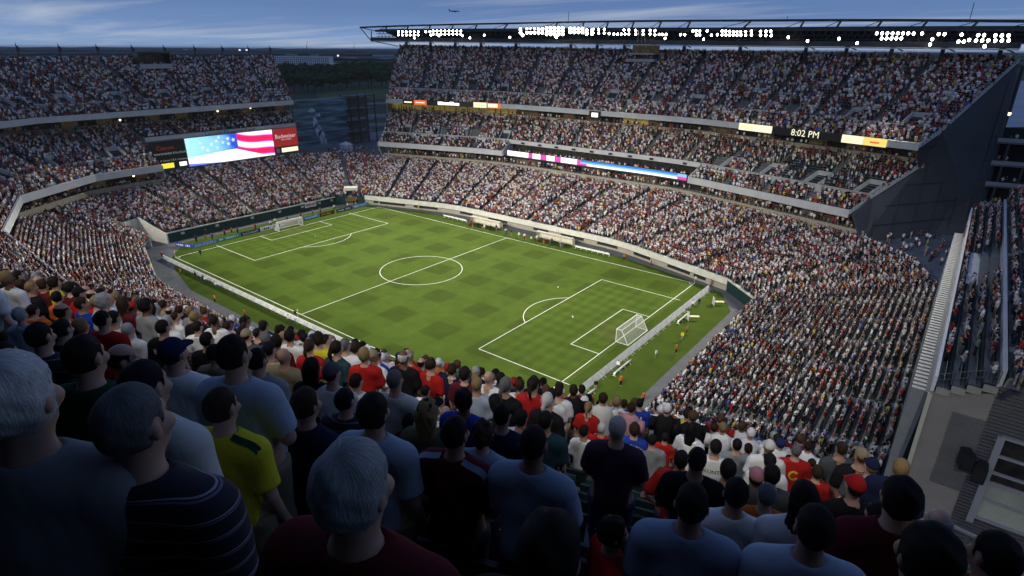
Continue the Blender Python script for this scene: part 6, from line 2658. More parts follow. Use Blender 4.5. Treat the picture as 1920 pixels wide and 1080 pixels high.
for k in range(-2, NROWS):
    p = deck_xy(row_s(k), UR - .05)
    z = row_floor(k)
    m = MB()
    m.cyl((p[0], p[1], z), (p[0], p[1], z + 1.08), .03, 8)
    m.build('post', RAILM, rl)
for hh in (.4, .74, 1.08):
    a, b = deck_xy(row_s(-2), UR - .05), deck_xy(row_s(NROWS - 1), UR - .05)
    m = MB()
    m.cyl((a[0], a[1], row_floor(-2) + hh), (b[0], b[1], row_floor(NROWS - 1) + hh), .032 if hh > 1 else .024, 8)
    m.build('rail', RAILM, rl)
DECK_SEATS = []
for k in range(-1, NROWS):
    for i in range(int((UR + 40) / .53)):
        u = UR - .6 - i * .53
        p = deck_xy(row_s(k) - .32, u)
        DECK_SEATS.append((p[0], p[1], row_floor(k), math.atan2(-NUP[1], -NUP[0]) - math.pi / 2))

FACE = math.atan2(-NUP[1], -NUP[0]) - math.pi / 2      # facing down the slope


def seat_from_pixel(px, py, w):
    """place on the deck whose standing head falls on this pixel; the row comes from the head's apparent size"""
    d = ray(px, py)
    s_ = -(d[:2] @ NUP)
    s = s_ * .168 * F_PX / w
    best = None
    for k in range(0, NROWS):
        for ds in (-.25, -.12, 0, .12, .25):
            sk = row_s(k) + ds
            hz = CAMP[2] + d[2] * sk / s_ - row_floor(k)
            cost = abs(math.log(sk / s)) * 3.0 + abs(hz - 1.62) * 1.6 + abs(ds) * .1 + (10 if hz > 1.86 or hz < 1.2 else 0)
            if best is None or cost < best[0]:
                best = (cost, k, sk)
    _, k, sk = best
    P = CAMP + d * (sk / s_)
    return k, P, P[2] - row_floor(k), (P[:2] - CAMP[:2]) @ TAN


# (px, py of the head centre, head width in pixels, build, shirt, hair style, hair colour, skin, what to say, yaw offset in degrees, extras)
HEROES = [
    (28, 745, 118, 'big', 'grey', 'full', 'white', 0, 'older man with thick white hair and grey polo at the left edge', -8, {}),
    (250, 792, 125, 'big', 'pinstripe', 'short', 'saltpepper', 0, 'greying man in dark striped polo with pale collar', -14, {'collar': 'lightblue'}),
    (662, 912, 140, 'big', 'maroon', 'full', 'grey', 0, 'grey haired man in maroon shirt in the nearest row', -8, {}),
    (1030, 1035, 135, 'm', 'black', 'full', 'black', 1, 'very dark haired head rising at the bottom centre edge', 0, {}),
    (1740, 1045, 105, 'm2', 'purple', 'full', 'black', 1, 'dark haired person in purple shirt at the bottom right', 12, {}),
    (1865, 1042, 80, 'm', 'orange', 'short', 'black', 1, 'dark haired man in orange shirt leaning at the right railing', 25, {}),
    (160, 668, 70, 'm', 'green', 'short', 'black', 0, 'tall dark haired man in dark green shirt at the left', -12, {}),
    (272, 722, 75, 'm', 'offwhite', 'short', 'black', 0, 'dark haired man in pale checked shirt behind the striped polo man', -16, {}),
    (415, 762, 66, 'm', 'yellow', 'short', 'brown', 0, 'brown haired man in bright yellow jersey with green sleeve stripe', -10, {'stripe': 'green'}),
    (573, 757, 52, 'f', 'navy', 'pony', 'brown', 0, 'woman with brown ponytail in navy shirt', -12, {}),
    (700, 772, 58, 'm', 'paleblue', 'full', 'darkbrown', 0, 'dark haired man in pale blue white t-shirt before the pitch corner', -4, {}),
    (853, 812, 57, 'm2', 'maroon', 'short', 'black', 1, 'dark haired man in maroon jersey with patterned white shoulder trim', -4, {'collar': 'lightblue', 'trim': 1}),
    (905, 815, 45, 'f', 'lightblue', 'curly', 'brown', 0, 'brown haired woman in light blue top beside the maroon jersey', 0, {}),
    (1000, 832, 60, 'm2', 'lightblue', 'crop', 'black', 3, 'short black haired man in light blue and maroon shirt', 0, {'collar': 'maroon'}),
    (1297, 945, 66, 'big', 'lightblue', 'short', 'black', 1, 'broad man in light blue t-shirt with a dark letter badge on the back', 2, {'badge': 1}),
    (1527, 990, 78, 'big', 'paleblue', 'short', 'black', 1, 'broad dark haired man in pale blue t-shirt near the bottom right', 4, {}),
    (1688, 935, 66, 'm2', 'maroon', 'full', 'black', 0, 'dark haired man in maroon t-shirt before the right railing', 6, {}),
    (1380, 925, 48, 'kid', 'white', 'short', 'black', 1, 'slim dark haired boy in white t-shirt right of the badge t-shirt man', 4, {}),
    (1507, 935, 50, 'f', 'white', 'long', 'black', 1, 'woman with long black hair in white top', 6, {}),
    (1150, 998, 46, 'f', 'red', 'full', 'darkbrown', 0, 'girl with dark brown hair turned sideways at the bottom', -60, {}),
    (12, 662, 45, 'm', 'black', 'short', 'black', 0, 'dark haired man with glasses cut by the left edge', -24, {}),
    (75, 630, 48, 'm', 'darkstripe', 'short', 'black', 0, 'dark haired man in black striped shirt near the left edge', -14, {}),
    (232, 672, 45, 'm', 'teal', 'ring', 'black', 0, 'balding man seen in profile with a raised hand at the left', -38, {'build2': 'raise'}),
    (325, 662, 48, 'big', 'white', 'cap', 'black', 0, 'man in navy cap and white t-shirt', -8, {'cap': 'navy'}),
    (437, 664, 58, 'm2', 'paleblue', 'short', 'black', 0, 'tall dark haired man in pale blue t-shirt left of the touchline', -6, {}),
    (647, 750, 36, 'm', 'darkstripe', 'short', 'black', 0, 'dark haired man in dark striped shirt left of the pale blue t-shirt', -6, {}),
    (767, 792, 30, 'kid', 'maroon', 'short', 'black', 0, 'small dark haired child between taller adults near the centre', -4, {}),
    (803, 772, 40, 'f2', 'olive', 'long', 'blond', 0, 'woman with long blond hair under a dark cap in grey green top', -2, {'cap': 'black'}),
    (835, 775, 26, 'm', 'white', 'bald', 'grey', 0, 'bald man just behind the woman in the dark cap', 0, {}),
    (870, 750, 32, 'm', 'royal', 'curly', 'black', 4, 'man with curly black hair in blue shirt near the pitch edge', 0, {}),
    (942, 778, 33, 'm', 'navy', 'short', 'black', 1, 'dark haired man in navy t-shirt left of the white bench end', 0, {}),
    (977, 784, 28, 'm', 'white', 'short', 'black', 1, 'dark haired man in white t-shirt right of the navy t-shirt', 0, {}),
    (1023, 788, 33, 'm', 'teal', 'short', 'black', 1, 'dark haired man in dark teal shirt in the centre', 2, {}),
    (740, 712, 36, 'm', 'offwhite', 'crop', 'saltpepper', 0, 'grey cropped man in off white t-shirt below the white boards', 0, {}),
    (798, 733, 21, 'm', 'white', 'short', 'black', 0, 'dark haired man in white shirt before the near touchline', 0, {}),
    (1095, 808, 23, 'kid', 'white', 'short', 'black', 1, 'dark haired boy in white t-shirt and jeans', 2, {}),
    (1158, 802, 38, 'm2', 'darkpurple', 'crop', 'grey', 1, 'man with grey cropped hair in dark purple shirt', 2, {}),
    (1128, 803, 20, 'm', 'red', 'crop', 'white', 0, 'white haired man in red shirt left of the grey cropped man', 0, {}),
    (1190, 805, 22, 'm', 'royal', 'curly', 'brown', 0, 'curly brown haired man in royal blue jersey with arched white lettering', 2, {'text': 'ISTELROO'}),
    (1200, 756, 16, 'm', 'royal', 'short', 'black', 0, 'dark haired man in royal blue jersey numbered twenty one', 0, {'text': '21'}),
    (1232, 763, 13, 'm', 'barcelona', 'short', 'darkbrown', 0, 'man in blue and red striped jersey beside the numbered blue jersey', 2, {}),
    (1255, 767, 13, 'm', 'red', 'short', 'darkbrown', 0, 'man in red shirt right of the striped jersey', 2, {}),
    (1293, 770, 13, 'm', 'white', 'short', 'black', 0, 'man in white shirt at the right end of the front row', 2, {}),
    (1223, 825, 22, 'm', 'grey', 'short', 'black', 0, 'dark haired man in grey t-shirt right of the arched lettering jersey', 2, {}),
    (1247, 820, 18, 'm', 'red', 'short', 'darkbrown', 0, 'dark haired man in red t-shirt right of the grey t-shirt', 2, {}),
    (1277, 862, 32, 'hips', 'red', 'short', 'black', 1, 'dark haired man in red shirt with hand on hip', 2, {}),
    (1307, 862, 38, 'm2', 'black', 'crop', 'black', 3, 'man with black cropped hair in black t-shirt', 2, {}),
    (1342, 838, 26, 'm', 'white', 'short', 'black', 0, 'dark haired man in white t-shirt with VOLUNTEER print', 4, {'text': 'VOLUNTEER'}),
    (1382, 834, 20, 'm', 'grey', 'short', 'black', 0, 'dark haired man in grey shirt right of the printed white t-shirt', 4, {}),
    (1403, 841, 19, 'm', 'paleblue', 'short', 'darkbrown', 0, 'man in pale blue and white shirt left of the cream cap', 4, {}),
    (1442, 838, 24, 'm', 'white', 'cap', 'blond', 0, 'person in cream cap and white shirt', 4, {'cap': 'offwhite'}),
    (1493, 845, 20, 'm2', 'red', 'crop', 'saltpepper', 0, 'man in red shirt with yellow emblem by the lower seating', 6, {'emblem': 1}),
    (1365, 880, 32, 'm', 'offwhite', 'full', 'black', 1, 'person with full black hair behind the white t-shirt boy', 4, {}),
    (1443, 865, 26, 'm', 'white', 'cap', 'black', 0, 'person in black cap and white shirt below the cream cap', 5, {'cap': 'black'}),
    (1447, 890, 33, 'm', 'darkgrey', 'short', 'black', 0, 'dark haired man in charcoal shirt below the black cap', 5, {}),
    (1418, 895, 35, 'm', 'grey', 'cap', 'brown', 0, 'person in faded pink red cap', 4, {'cap': 'pink'}),
    (1437, 928, 40, 'm', 'orange', 'short', 'saltpepper', 0, 'greying man in orange shirt', 5, {}),
    (1532, 885, 23, 'f', 'red', 'full', 'brown', 0, 'brown haired woman in red top before the lower seating', 8, {}),
    (1603, 912, 36, 'f', 'black', 'cap', 'brown', 0, 'woman in coral red cap and black tank top at the railing', 12, {'cap': 'red'}),
    (1760, 980, 43, 'm', 'olive', 'ring', 'grey', 0, 'bald man with grey fringe at the right railing', 14, {}),
    (1643, 965, 40, 'm', 'white', 'short', 'darkbrown', 0, 'person in white t-shirt half hidden behind the maroon t-shirt', 6, {}),
    (37, 590, 26, 'f', 'paleblue', 'full', 'grey', 0, 'grey haired woman in lavender top at the left edge', -14, {}),
    (117, 584, 26, 'm', 'black', 'ring', 'brown', 0, 'bald man in black shirt in the left rows', -14, {}),
    (62, 582, 22, 'm', 'orange', 'short', 'darkbrown', 0, 'dark haired person in orange shirt in the left rows', -12, {}),
    (117, 617, 32, 'm', 'black', 'short', 'black', 0, 'dark haired man in black in front of the bald man at left', -12, {}),
    (152, 611, 26, 'f', 'red', 'full', 'blond', 0, 'blond person in red top in the left rows', -12, {}),
    (192, 599, 25, 'm', 'red', 'short', 'black', 0, 'dark haired man in red t-shirt in the left rows', -10, {}),
    (213, 596, 22, 'm', 'white', 'short', 'black', 0, 'dark haired man in white right of the red t-shirt at left', -10, {}),
    (240, 618, 24, 'm', 'white', 'short', 'grey', 0, 'grey haired man in white shirt in the left rows', -10, {}),
    (305, 614, 22, 'm', 'black', 'short', 'darkbrown', 0, 'man in black jersey with pale name and number four on the back', -6, {'text': 'BIERE\n4'}),
    (370, 613, 18, 'm', 'white', 'short', 'darkbrown', 0, 'brown haired man in white t-shirt right of the black numbered jersey', -6, {}),
    (388, 637, 23, 'm', 'black', 'short', 'black', 0, 'dark haired man in black t-shirt left of the tall pale blue t-shirt', -6, {}),
    (402, 662, 28, 'm', 'khaki', 'short', 'black', 0, 'dark haired man in khaki shirt left of the tall pale blue t-shirt', -6, {}),
    (505, 655, 24, 'm', 'plaid', 'short', 'black', 0, 'dark haired man in tan plaid shirt', -4, {}),
    (532, 668, 26, 'm', 'khaki', 'bald', 'black', 1, 'bald man in khaki shirt right of the plaid shirt', -4, {}),
    (482, 675, 34, 'm', 'grey', 'short', 'black', 0, 'dark haired man in grey shirt right of the tall pale blue t-shirt', -5, {}),
    (585, 690, 34, 'f', 'black', 'long', 'black', 0, 'person with long black hair in black top', -4, {}),
    (622, 700, 30, 'm', 'white', 'cap', 'black', 0, 'person in dark grey cap and white shirt', -4, {'cap': 'darkgrey'}),
    (668, 715, 26, 'm', 'white', 'short', 'black', 0, 'dark haired man in white shirt below the near boards', -4, {}),
]
taken = []
hero_no = 0
for (px, py, wpx, build, shirt, hair, hc, sk, lb, yo, ex) in HEROES:
    k, P, hz, u = seat_from_pixel(px, py, wpx)
    s_here = -(P[:2] - CAMP[:2]) @ NUP
    sc = max(.76, min(1.14, hz / 1.645))
    lod = 'hi' if k <= 3 else 'mid'
    bb = ex.get('build2', build)
    g, so = make_person('person', (P[0], P[1], row_floor(k)), FACE + math.radians(yo + max(0, 34 * (1 - px / 900)) if yo > -30 else yo), lod, bb, shirt, hair if not (ex.get('cap') and hair == 'long') else 'long', hc, sk, random.choice(['denim', 'dark', 'khaki', 'dark']), scale=sc,
                        label=lb, group='spectators on the near deck', capcol=ex.get('cap'))
    if ex.get('cap') and hair == 'long':
        c_ = link('cap', get_part(bb, 'hair', 'cap', lod), g)
        setmat(c_, CLOTH[ex['cap']])
    if 'collar' in ex:
        m = MB()
        n_ = 20
        for i in range(n_):
            a0, a1 = 2 * math.pi * i / n_, 2 * math.pi * (i + 1) / n_
            pt = lambda a, r, z: (r * math.cos(a), -.012 + r * math.sin(a) * .92, z - .05 * max(0, math.sin(a)))
            m.hexa([pt(a0, .066, 1.45), pt(a1, .066, 1.45), pt(a1, .104, 1.438), pt(a0, .104, 1.438), pt(a0, .062, 1.492), pt(a1, .062, 1.492), pt(a1, .072, 1.492), pt(a0, .072, 1.492)])
        m.build('collar', CLOTH[ex['collar']], g, True)
    if 'stripe' in ex or 'trim' in ex:
        bvh = BVHTree.FromPolygons([v.co for v in so.data.vertices], [tuple(p.vertices) for p in so.data.polygons])
        for sg in ((1,) if 'stripe' in ex else (-1, 1)):
            m = MB()
            prev = None
            for i in range(15):
                t = i / 14
                x = sg * (.075 + .175 * t)
                w2 = .018
                row = []
                for yy in (-.045 - w2, -.045 + w2):
                    hh = bvh.ray_cast(Vector((x, yy - .01, 1.8)), Vector((0, 0, -1)))
                    row.append((x, yy - .01, hh[0].z + .005 if hh[0] else 1.4 - t * .1))
                if prev and abs(row[0][2] - prev[0][2]) < .07:
                    m.quad(prev[0], row[0], row[1], prev[1])
                prev = row
            m.build('shoulder_stripe', CLOTH['green' if 'stripe' in ex else 'lightblue'], g)
    if 'sleeves' in ex:
        me2 = so.data
        so.data = me2.copy()
        so.data.materials.append(CLOTH[ex['sleeves']])
        so.material_slots[1].link = 'OBJECT'
        so.material_slots[1].material = CLOTH[ex['sleeves']]
        for p in so.data.polygons:
            c = p.center
            if abs(c.x) > .12 and c.z > 1.34 or abs(c.x) > .19 or c.z > 1.455:
                p.material_index = 1
    if 'badge' in ex:
        tm_ = text_mesh('P', .17)
        me = back_print(so, tm_, 1.18)
        me.materials.clear()
        me.materials.append(mat('print_dark_red', (.09, .01, .015), .8))
        link('printed_letter', me, g)
        m = MB()
        pts = [(-.16, 0), (-.10, .105), (.10, .105), (.16, 0), (.10, -.105), (-.10, -.105)]
        for (x0, y0), (x1, y1) in zip(pts, pts[1:] + pts[:1]):
            for q in range(4):
                a, b = q / 4, (q + 1) / 4
                ax_, ay_, bx_, by_ = x0 + (x1 - x0) * a, y0 + (y1 - y0) * a, x0 + (x1 - x0) * b, y0 + (y1 - y0) * b
                m.quad((ax_, ay_, 0), (bx_, by_, 0), (bx_ * .94, by_ * .94, 0), (ax_ * .94, ay_ * .94, 0))
        me = back_print(so, m.mesh('badge_outline', mat('print_dark', (.03, .03, .05), .8)), 1.18)
        link('badge_outline', me, g)
    if 'text' in ex:
        tx = ex['text']
        if tx == 'ISTELROO':
            for i, ch in enumerate(tx):
                a = (i - 3.5) * .17
                t_m = text_mesh(ch, .085)
                t_m.transform(Matrix.Translation((.27 * math.sin(a), .27 * math.cos(a) - .27, 0)) @ Matrix.Rotation(-a, 4, 'Z'))
                me = back_print(so, t_m, 1.385)
                me.materials.clear()
                me.materials.append(CLOTH['white'])
                link('jersey_letter', me, g)
        else:
            t_m = text_mesh(tx, {'21': .26, 'VOLUNTEER': .075}.get(tx, .11))
            me = back_print(so, t_m, {'VOLUNTEER': 1.33, '21': 1.29}.get(tx, 1.27))
            me.materials.clear()
            me.materials.append(CLOTH['black' if tx == 'VOLUNTEER' else 'white'])
            link('printed_lettering', me, g)
    if 'emblem' in ex:
        m = MB()
        for i in range(14):
            a0, a1 = .6 + 5.2 * i / 14, .6 + 5.2 * (i + 1) / 14
            m.quad((.075 * math.cos(a0), .085 * math.sin(a0), 0), (.075 * math.cos(a1), .085 * math.sin(a1), 0), (.045 * math.cos(a1), .052 * math.sin(a1), 0), (.045 * math.cos(a0), .052 * math.sin(a0), 0))
        link('shirt_emblem', back_print(so, m.mesh('shirt_emblem', CLOTH['yellow']), 1.27), g)
    taken.append((k, u, s_here))
    hero_no += 1

# the remaining places on the deck, row by row
SHW = [('white', 26), ('offwhite', 8), ('paleblue', 6), ('grey', 8), ('red', 13), ('maroon', 7), ('navy', 9), ('black', 11), ('royal', 4), ('darkgrey', 4), ('khaki', 3), ('green', 2), ('yellow', 2), ('orange', 2), ('teal', 2), ('pink', 1), ('usastripe', 1)]
SHN = [a for a, w in SHW for _ in range(w)]
HRN = ['black'] * 6 + ['darkbrown'] * 6 + ['brown'] * 6 + ['blond'] * 3 + ['grey'] * 2 + ['saltpepper'] * 2 + ['white', 'ginger']
CNAME = {'offwhite': 'off white', 'paleblue': 'pale blue', 'royal': 'royal blue', 'darkgrey': 'charcoal', 'usastripe': 'red striped', 'teal': 'dark teal'}
HNAME = {'darkbrown': 'dark brown', 'saltpepper': 'greying'}
INDIV_ROWS = 10
DECK_FAR = []
n_ind = 0
for k in range(4, NROWS):
    u = UR - .75
    pos = 0
    while u > -60:
        uu = u + random.uniform(-.06, .06)
        u -= random.uniform(.5, .58)
        s = row_s(k) + random.uniform(-.06, .06)
        P = deck_xy(s, uu)
        hp = (P[0], P[1], row_floor(k) + 1.6)
        px, py, dpt = proj(hp)
        if dpt < 1 or px < -40:
            continue
        if any(abs(kk - k) == 0 and abs(uu - u0) < .42 for kk, u0, s0 in taken):
            continue
        # keep the sight line to people picked out by hand open
        if k < 6 and px > 440:
            continue
        if k <= 9:
            blocked = False
            for kk, u0, s0 in taken:
                if kk <= k:
                    continue
                qx, qy, _ = proj((*deck_xy(s0, u0), row_floor(kk) + 1.5))
                half = .38 * F_PX / dpt
                if abs(qx - px) < half and -.12 * F_PX / dpt < qy - py < .55 * F_PX / dpt:
                    blocked = True
                    break
            if blocked:
                continue
        if random.random() < .05:
            continue
        pos += 1
        if k < INDIV_ROWS:
            fem = random.random() < .32
            hc = random.choice(HRN)
            sh = random.choice(SHN)
            hs = random.choice(['long', 'pony', 'full', 'curly']) if fem else random.choice(['short', 'short', 'short', 'crop', 'full', 'curly', 'ring', 'cap', 'bald'])
            cc = random.choice(['navy', 'white', 'red', 'black', 'khaki'])
            hd = 'a %s cap' % CNAME.get(cc, cc) if hs == 'cap' else ('a bald head' if hs == 'bald' else '%s hair' % HNAME.get(hc, hc))
            lb = 'spectator in %s shirt with %s, row %s from camera, %s from railing' % (CNAME.get(sh, sh), hd, ordn(k + 1), ordn(pos))
            make_person('person', (P[0], P[1], row_floor(k)), FACE + math.radians(random.uniform(-18, 18)), 'mid' if k < 8 else 'lo', random.choice(['f', 'f2']) if fem else random.choice(['m', 'm2', 'slim', 'big', 'hips', 'm']),
                        sh, hs, hc, random.choice([0, 0, 0, 1, 2, 2, 3, 4]), random.choice(['denim', 'dark', 'khaki', 'black']), scale=random.uniform(.93, 1.07), label=lb, group='spectators on the near deck', capcol=cc)
            n_ind += 1
        else:
            DECK_FAR.append((P[0], P[1], row_floor(k), FACE + random.uniform(-.3, .3)))
print('heroes', hero_no, 'individuals', n_ind, 'deck far', len(DECK_FAR))

# ------------------------------------------------------------------ people on the field
def field_person(x, y, rz, shirt, pants, label, hairc='black', build='m', group=None, lod='lo', long=True, hair='short', cap=None):
    make_person('person', (x, y, .012), rz, lod, build, shirt, hair, hairc, random.choice([0, 1, 2, 3]), pants, long=long, scale=random.uniform(.98, 1.06), label=label, group=group, capcol=cap)


STW = [((-17.7, -38.0), 'on the near track below the white boards, left one'), ((-6.5, -38.0), 'on the near track below the white boards, middle one'), ((6.7, -38.1), 'on the near track below the white boards, right one'),
       ((-53.9, -32.5), 'at the left corner beside the blue boards'), ((-37.9, -35.4), 'behind the photographers at the left end of the near boards'), ((-59.5, -12.5), 'before the dark green end wall'),
       ((32.5, 34.3), 'on the grass right of the long far bench'), ((39.3, 34.6), 'on the track edge beyond the far touchline'), ((54.7, 30.8), 'at the far end of the grey boards'),
       ((59.4, 6.9), 'on the grass beside the man in yellow'), ((60.9, -1.1), 'on the grass near the right track'), ((58.6, -15.7), 'on the grass behind the grey boards'),
       ((57.8, -22.8), 'nearest the benches behind the grey boards'), ((63.2, -17.7), 'on the right track above the front row heads'), ((12.5, -36.6), 'hidden partly by heads near the white boards')]
for (x, y), w_ in STW:
    out = math.atan2(-y, -x) + math.pi / 2 if False else math.atan2(y, x) - math.pi / 2
    field_person(x, y, out + random.uniform(-.5, .5), 'orange', 'black', 'steward in orange jacket ' + w_, group='stewards around the pitch', lod='lo')
for (x, y), sh, pa, lb in (((-62.7, -17.7), 'black', 'black', 'person in black before the dark green end wall'), ((57.4, 31.5), 'darkgrey', 'black', 'person in dark clothes on the far corner track'), ((59.8, 3.9), 'yellow', 'khaki', 'man in yellow shirt and khaki on the grass behind the goal'),
                           ((59.0, -4.7), 'white', 'khaki', 'broad man in white shirt on the grass behind the goal'), ((56.3, -19.0), 'black', 'khaki', 'man in black top and pale trousers by the grey boards'), ((-47.5, -26.5), 'black', 'dark', 'player in black and yellow walking near the left corner'),
                           ((-38.5, 35.6), 'yellow', 'khaki', 'person in pale yellow beside the far touchline left of the benches'), ((-60, 29), 'red', 'black', 'person in red by the corner portal'), ((46, 36), 'white', 'black', 'person in white on the far right track'),
                           ((-58.5, -20), 'khaki', 'khaki', 'person in tan standing behind the left boards')):
    field_person(x, y, random.uniform(0, 6.28), sh, pa, lb, group='people beside the pitch')
n_ = 0
for i in range(26):
    x = -16 + 34 * (i + random.random() * .7) / 26
    y = random.uniform(31.9, 34.2)
    sh = random.choice(['white', 'white', 'black', 'darkgrey', 'navy', 'red', 'offwhite'])
    n_ += 1
    field_person(x, y, math.pi + random.uniform(-.8, .8), sh, random.choice(['black', 'dark', 'khaki']), 'person in %s standing before the dugouts, %s from left' % (CNAME.get(sh, sh), ordn(n_)), group='people before the dugouts')
for i in range(14):
    y = -23 + 52 * (i + random.random() * .6) / 14
    sh = random.choice(['white', 'black', 'darkgrey', 'khaki', 'red'])
    field_person(-57.5 - random.random() * 1.5, y, -math.pi / 2 + random.uniform(-.4, .4), sh, random.choice(['black', 'dark']), 'photographer in %s behind the far goal boards, %s from left' % (sh.replace('darkgrey', 'charcoal'), ordn(i + 1)), group='photographers behind the far goal')
for i, (x, y, sh) in enumerate(((-33.5, -34.2, 'black'), (-30.2, -34.2, 'darkgrey'), (-29.3, -34.3, 'white'), (-24.5, -34.4, 'white'), (.6, -32.2, 'black'), (1.6, -34.2, 'white'), (55.9, 18.0, 'white'), (56.4, 20, 'black'), (56.0, -11.8, 'white'))):
    field_person(x, y, random.uniform(-.5, .5), sh, 'dark', 'photographer in %s by the pitch boards, %s from the left corner' % (sh.replace('darkgrey', 'charcoal'), ordn(i + 1)), group='photographers by the boards')
# ------------------------------------------------------------------ the massed crowd and the seats
def attr_mat(name, attr, rough=.85):
    m = bpy.data.materials.new(name)
    m.use_nodes = True
    t = m.node_tree
    a = N(t, 'ShaderNodeAttribute')
    a.attribute_type = 'INSTANCER'
    a.attribute_name = attr
    b = t.nodes['Principled BSDF']
    b.inputs['Roughness'].default_value = rough
    b.inputs['Specular IOR Level'].default_value = .15
    t.links.new(a.outputs['Color'], b.inputs['Base Color'])
    return m


CM = [attr_mat('crowd_skin', 'skinc'), attr_mat('crowd_shirt', 'shirtc'), attr_mat('crowd_trousers', 'pantc'), attr_mat('crowd_hair', 'hairc')]


def crowd_proto(seed):
    m = MB()
    r = random.Random(seed)

    def ring(z, a, b, y=0, n=6):
        return [(a * math.cos(2 * math.pi * i / n), y + b * math.sin(2 * math.pi * i / n), z) for i in range(n)]

    def loft(rings, mi, cap=True):
        n = len(rings[0])
        vs = [p for q in rings for p in q]
        fs = []
        for k in range(len(rings) - 1):
            for i in range(n):
                fs.append((k * n + i, k * n + (i + 1) % n, (k + 1) * n + (i + 1) % n, (k + 1) * n + i))
        if cap:
            fs.append(tuple(range((len(rings) - 1) * n, len(rings) * n)))
        m.add(vs, fs, mi)
    loft([ring(.02, .14, .12), ring(.5, .15, .11), ring(.92, .18, .13)], 2)
    loft([ring(.88, .19, .14), ring(1.2, .2, .14), ring(1.42, .22, .12), ring(1.5, .08, .07)], 1)
    loft([ring(1.46, .06, .06), ring(1.56, .06, .06)], 0, False)
    for sg in (-1, 1):
        if seed == 1 and sg > 0:
            m.beam((sg * .22, 0, 1.42), (sg * .3, .12, 1.55), .09, .09, 1)
            m.beam((sg * .3, .12, 1.55), (sg * .2, .15, 1.85), .07, .07, 0)
        elif seed == 2:
            m.beam((sg * .23, 0, 1.42), (sg * .26, .02, 1.15), .1, .1, 1)
            m.beam((sg * .26, .02, 1.15), (sg * .05, .26, 1.2), .07, .07, 0)
        else:
            m.beam((sg * .23, 0, 1.42), (sg * .27, -.02, 1.14), .1, .1, 1)
            m.beam((sg * .27, -.02, 1.14), (sg * .25, .1, .92), .07, .07, 0)
    m.ball((0, .015, 1.63), .1, 7, 5, 0, (.8, .95, 1.15))
    m.ball((0, -.02, 1.67), .105, 7, 5, 3, (.86, .98, 1.0))
    me = m.mesh('crowd_member', CM)
    me.polygons.foreach_set('use_smooth', [True] * len(me.polygons))
    return bpy.data.objects.new('crowd_member', me)


def scatter(name, P, attrs, protos):
    me = bpy.data.meshes.new(name)
    me.from_pydata([tuple(p[:3]) for p in P], [], [])
    n = len(P)
    a = me.attributes.new('rot', 'FLOAT_VECTOR', 'POINT')
    rot = np.zeros((n, 3), np.float32)
    rot[:, 2] = [p[3] for p in P]
    a.data.foreach_set('vector', rot.ravel())
    for k, v in attrs.items():
        v = np.asarray(v, np.float32)
        if v.ndim == 2 and v.shape[1] == 3 and k == 'scl':
            a = me.attributes.new(k, 'FLOAT_VECTOR', 'POINT')
            a.data.foreach_set('vector', v.ravel())
        elif v.ndim == 2:
            a = me.attributes.new(k, 'FLOAT_COLOR', 'POINT')
            a.data.foreach_set('color', np.c_[v, np.ones(n, np.float32)].astype(np.float32).ravel())
        else:
            a = me.attributes.new(k, 'INT', 'POINT')
            a.data.foreach_set('value', v.astype(np.int32))
    o = link(name, me)
    ng = bpy.data.node_groups.new(name, 'GeometryNodeTree')
    ng.interface.new_socket('Geometry', in_out='INPUT', socket_type='NodeSocketGeometry')
    ng.interface.new_socket('Geometry', in_out='OUTPUT', socket_type='NodeSocketGeometry')
    gi, go = ng.nodes.new('NodeGroupInput'), ng.nodes.new('NodeGroupOutput')
    ins = ng.nodes.new('GeometryNodeInstanceOnPoints')
    ng.links.new(gi.outputs[0], ins.inputs['Points'])
    jn = ng.nodes.new('GeometryNodeJoinGeometry')
    for p in protos:
        oi = ng.nodes.new('GeometryNodeObjectInfo')
        oi.inputs['Object'].default_value = p
        oi.inputs['As Instance'].default_value = True
        ng.links.new(oi.outputs['Geometry'], jn.inputs[0])
    ng.links.new(jn.outputs[0], ins.inputs['Instance'])
    ins.inputs['Pick Instance'].default_value = True

    def named(nm, typ):
        na = ng.nodes.new('GeometryNodeInputNamedAttribute')
        na.data_type = typ
        na.inputs['Name'].default_value = nm
        return na.outputs['Attribute']
    if 'var' in attrs:
        ng.links.new(named('var', 'INT'), ins.inputs['Instance Index'])
    ng.links.new(named('rot', 'FLOAT_VECTOR'), ins.inputs['Rotation'])
    if 'scl' in attrs:
        ng.links.new(named('scl', 'FLOAT_VECTOR'), ins.inputs['Scale'])
    ng.links.new(ins.outputs[0], go.inputs[0])
    md = o.modifiers.new('scatter', 'NODES')
    md.node_group = ng
    return o


PAL = [((.80, .80, .80), 27), ((.60, .60, .58), 9), ((.42, .48, .60), 6), ((.22, .23, .24), 10), ((.36, .02, .018), 8), ((.15, .014, .018), 7), ((.012, .018, .055), 13), ((.012, .012, .014), 15), ((.04, .09, .35), 3), ((.62, .52, .06), 2), ((.45, .14, .03), 2),
       ((.03, .10, .06), 2), ((.30, .25, .17), 3), ((.50, .25, .28), 1)]
PALC = np.array([c for c, w in PAL])
PALW = np.array([w for c, w in PAL], float)
PALW /= PALW.sum()
HC = np.array([(.012, .009, .008), (.03, .018, .01), (.09, .05, .025), (.25, .17, .08), (.35, .35, .34), (.75, .75, .73), (.4, .02, .02), (.02, .03, .1)])
HWt = np.array([30, 26, 14, 7, 5, 12, 4, 4], float)
HWt /= HWt.sum()
SC_ = np.array([(.55, .33, .24), (.46, .27, .18), (.60, .40, .30), (.2, .11, .07)])
PC = np.array([(.03, .045, .10), (.02, .02, .022), (.25, .2, .13), (.1, .1, .1), (.3, .29, .26)])

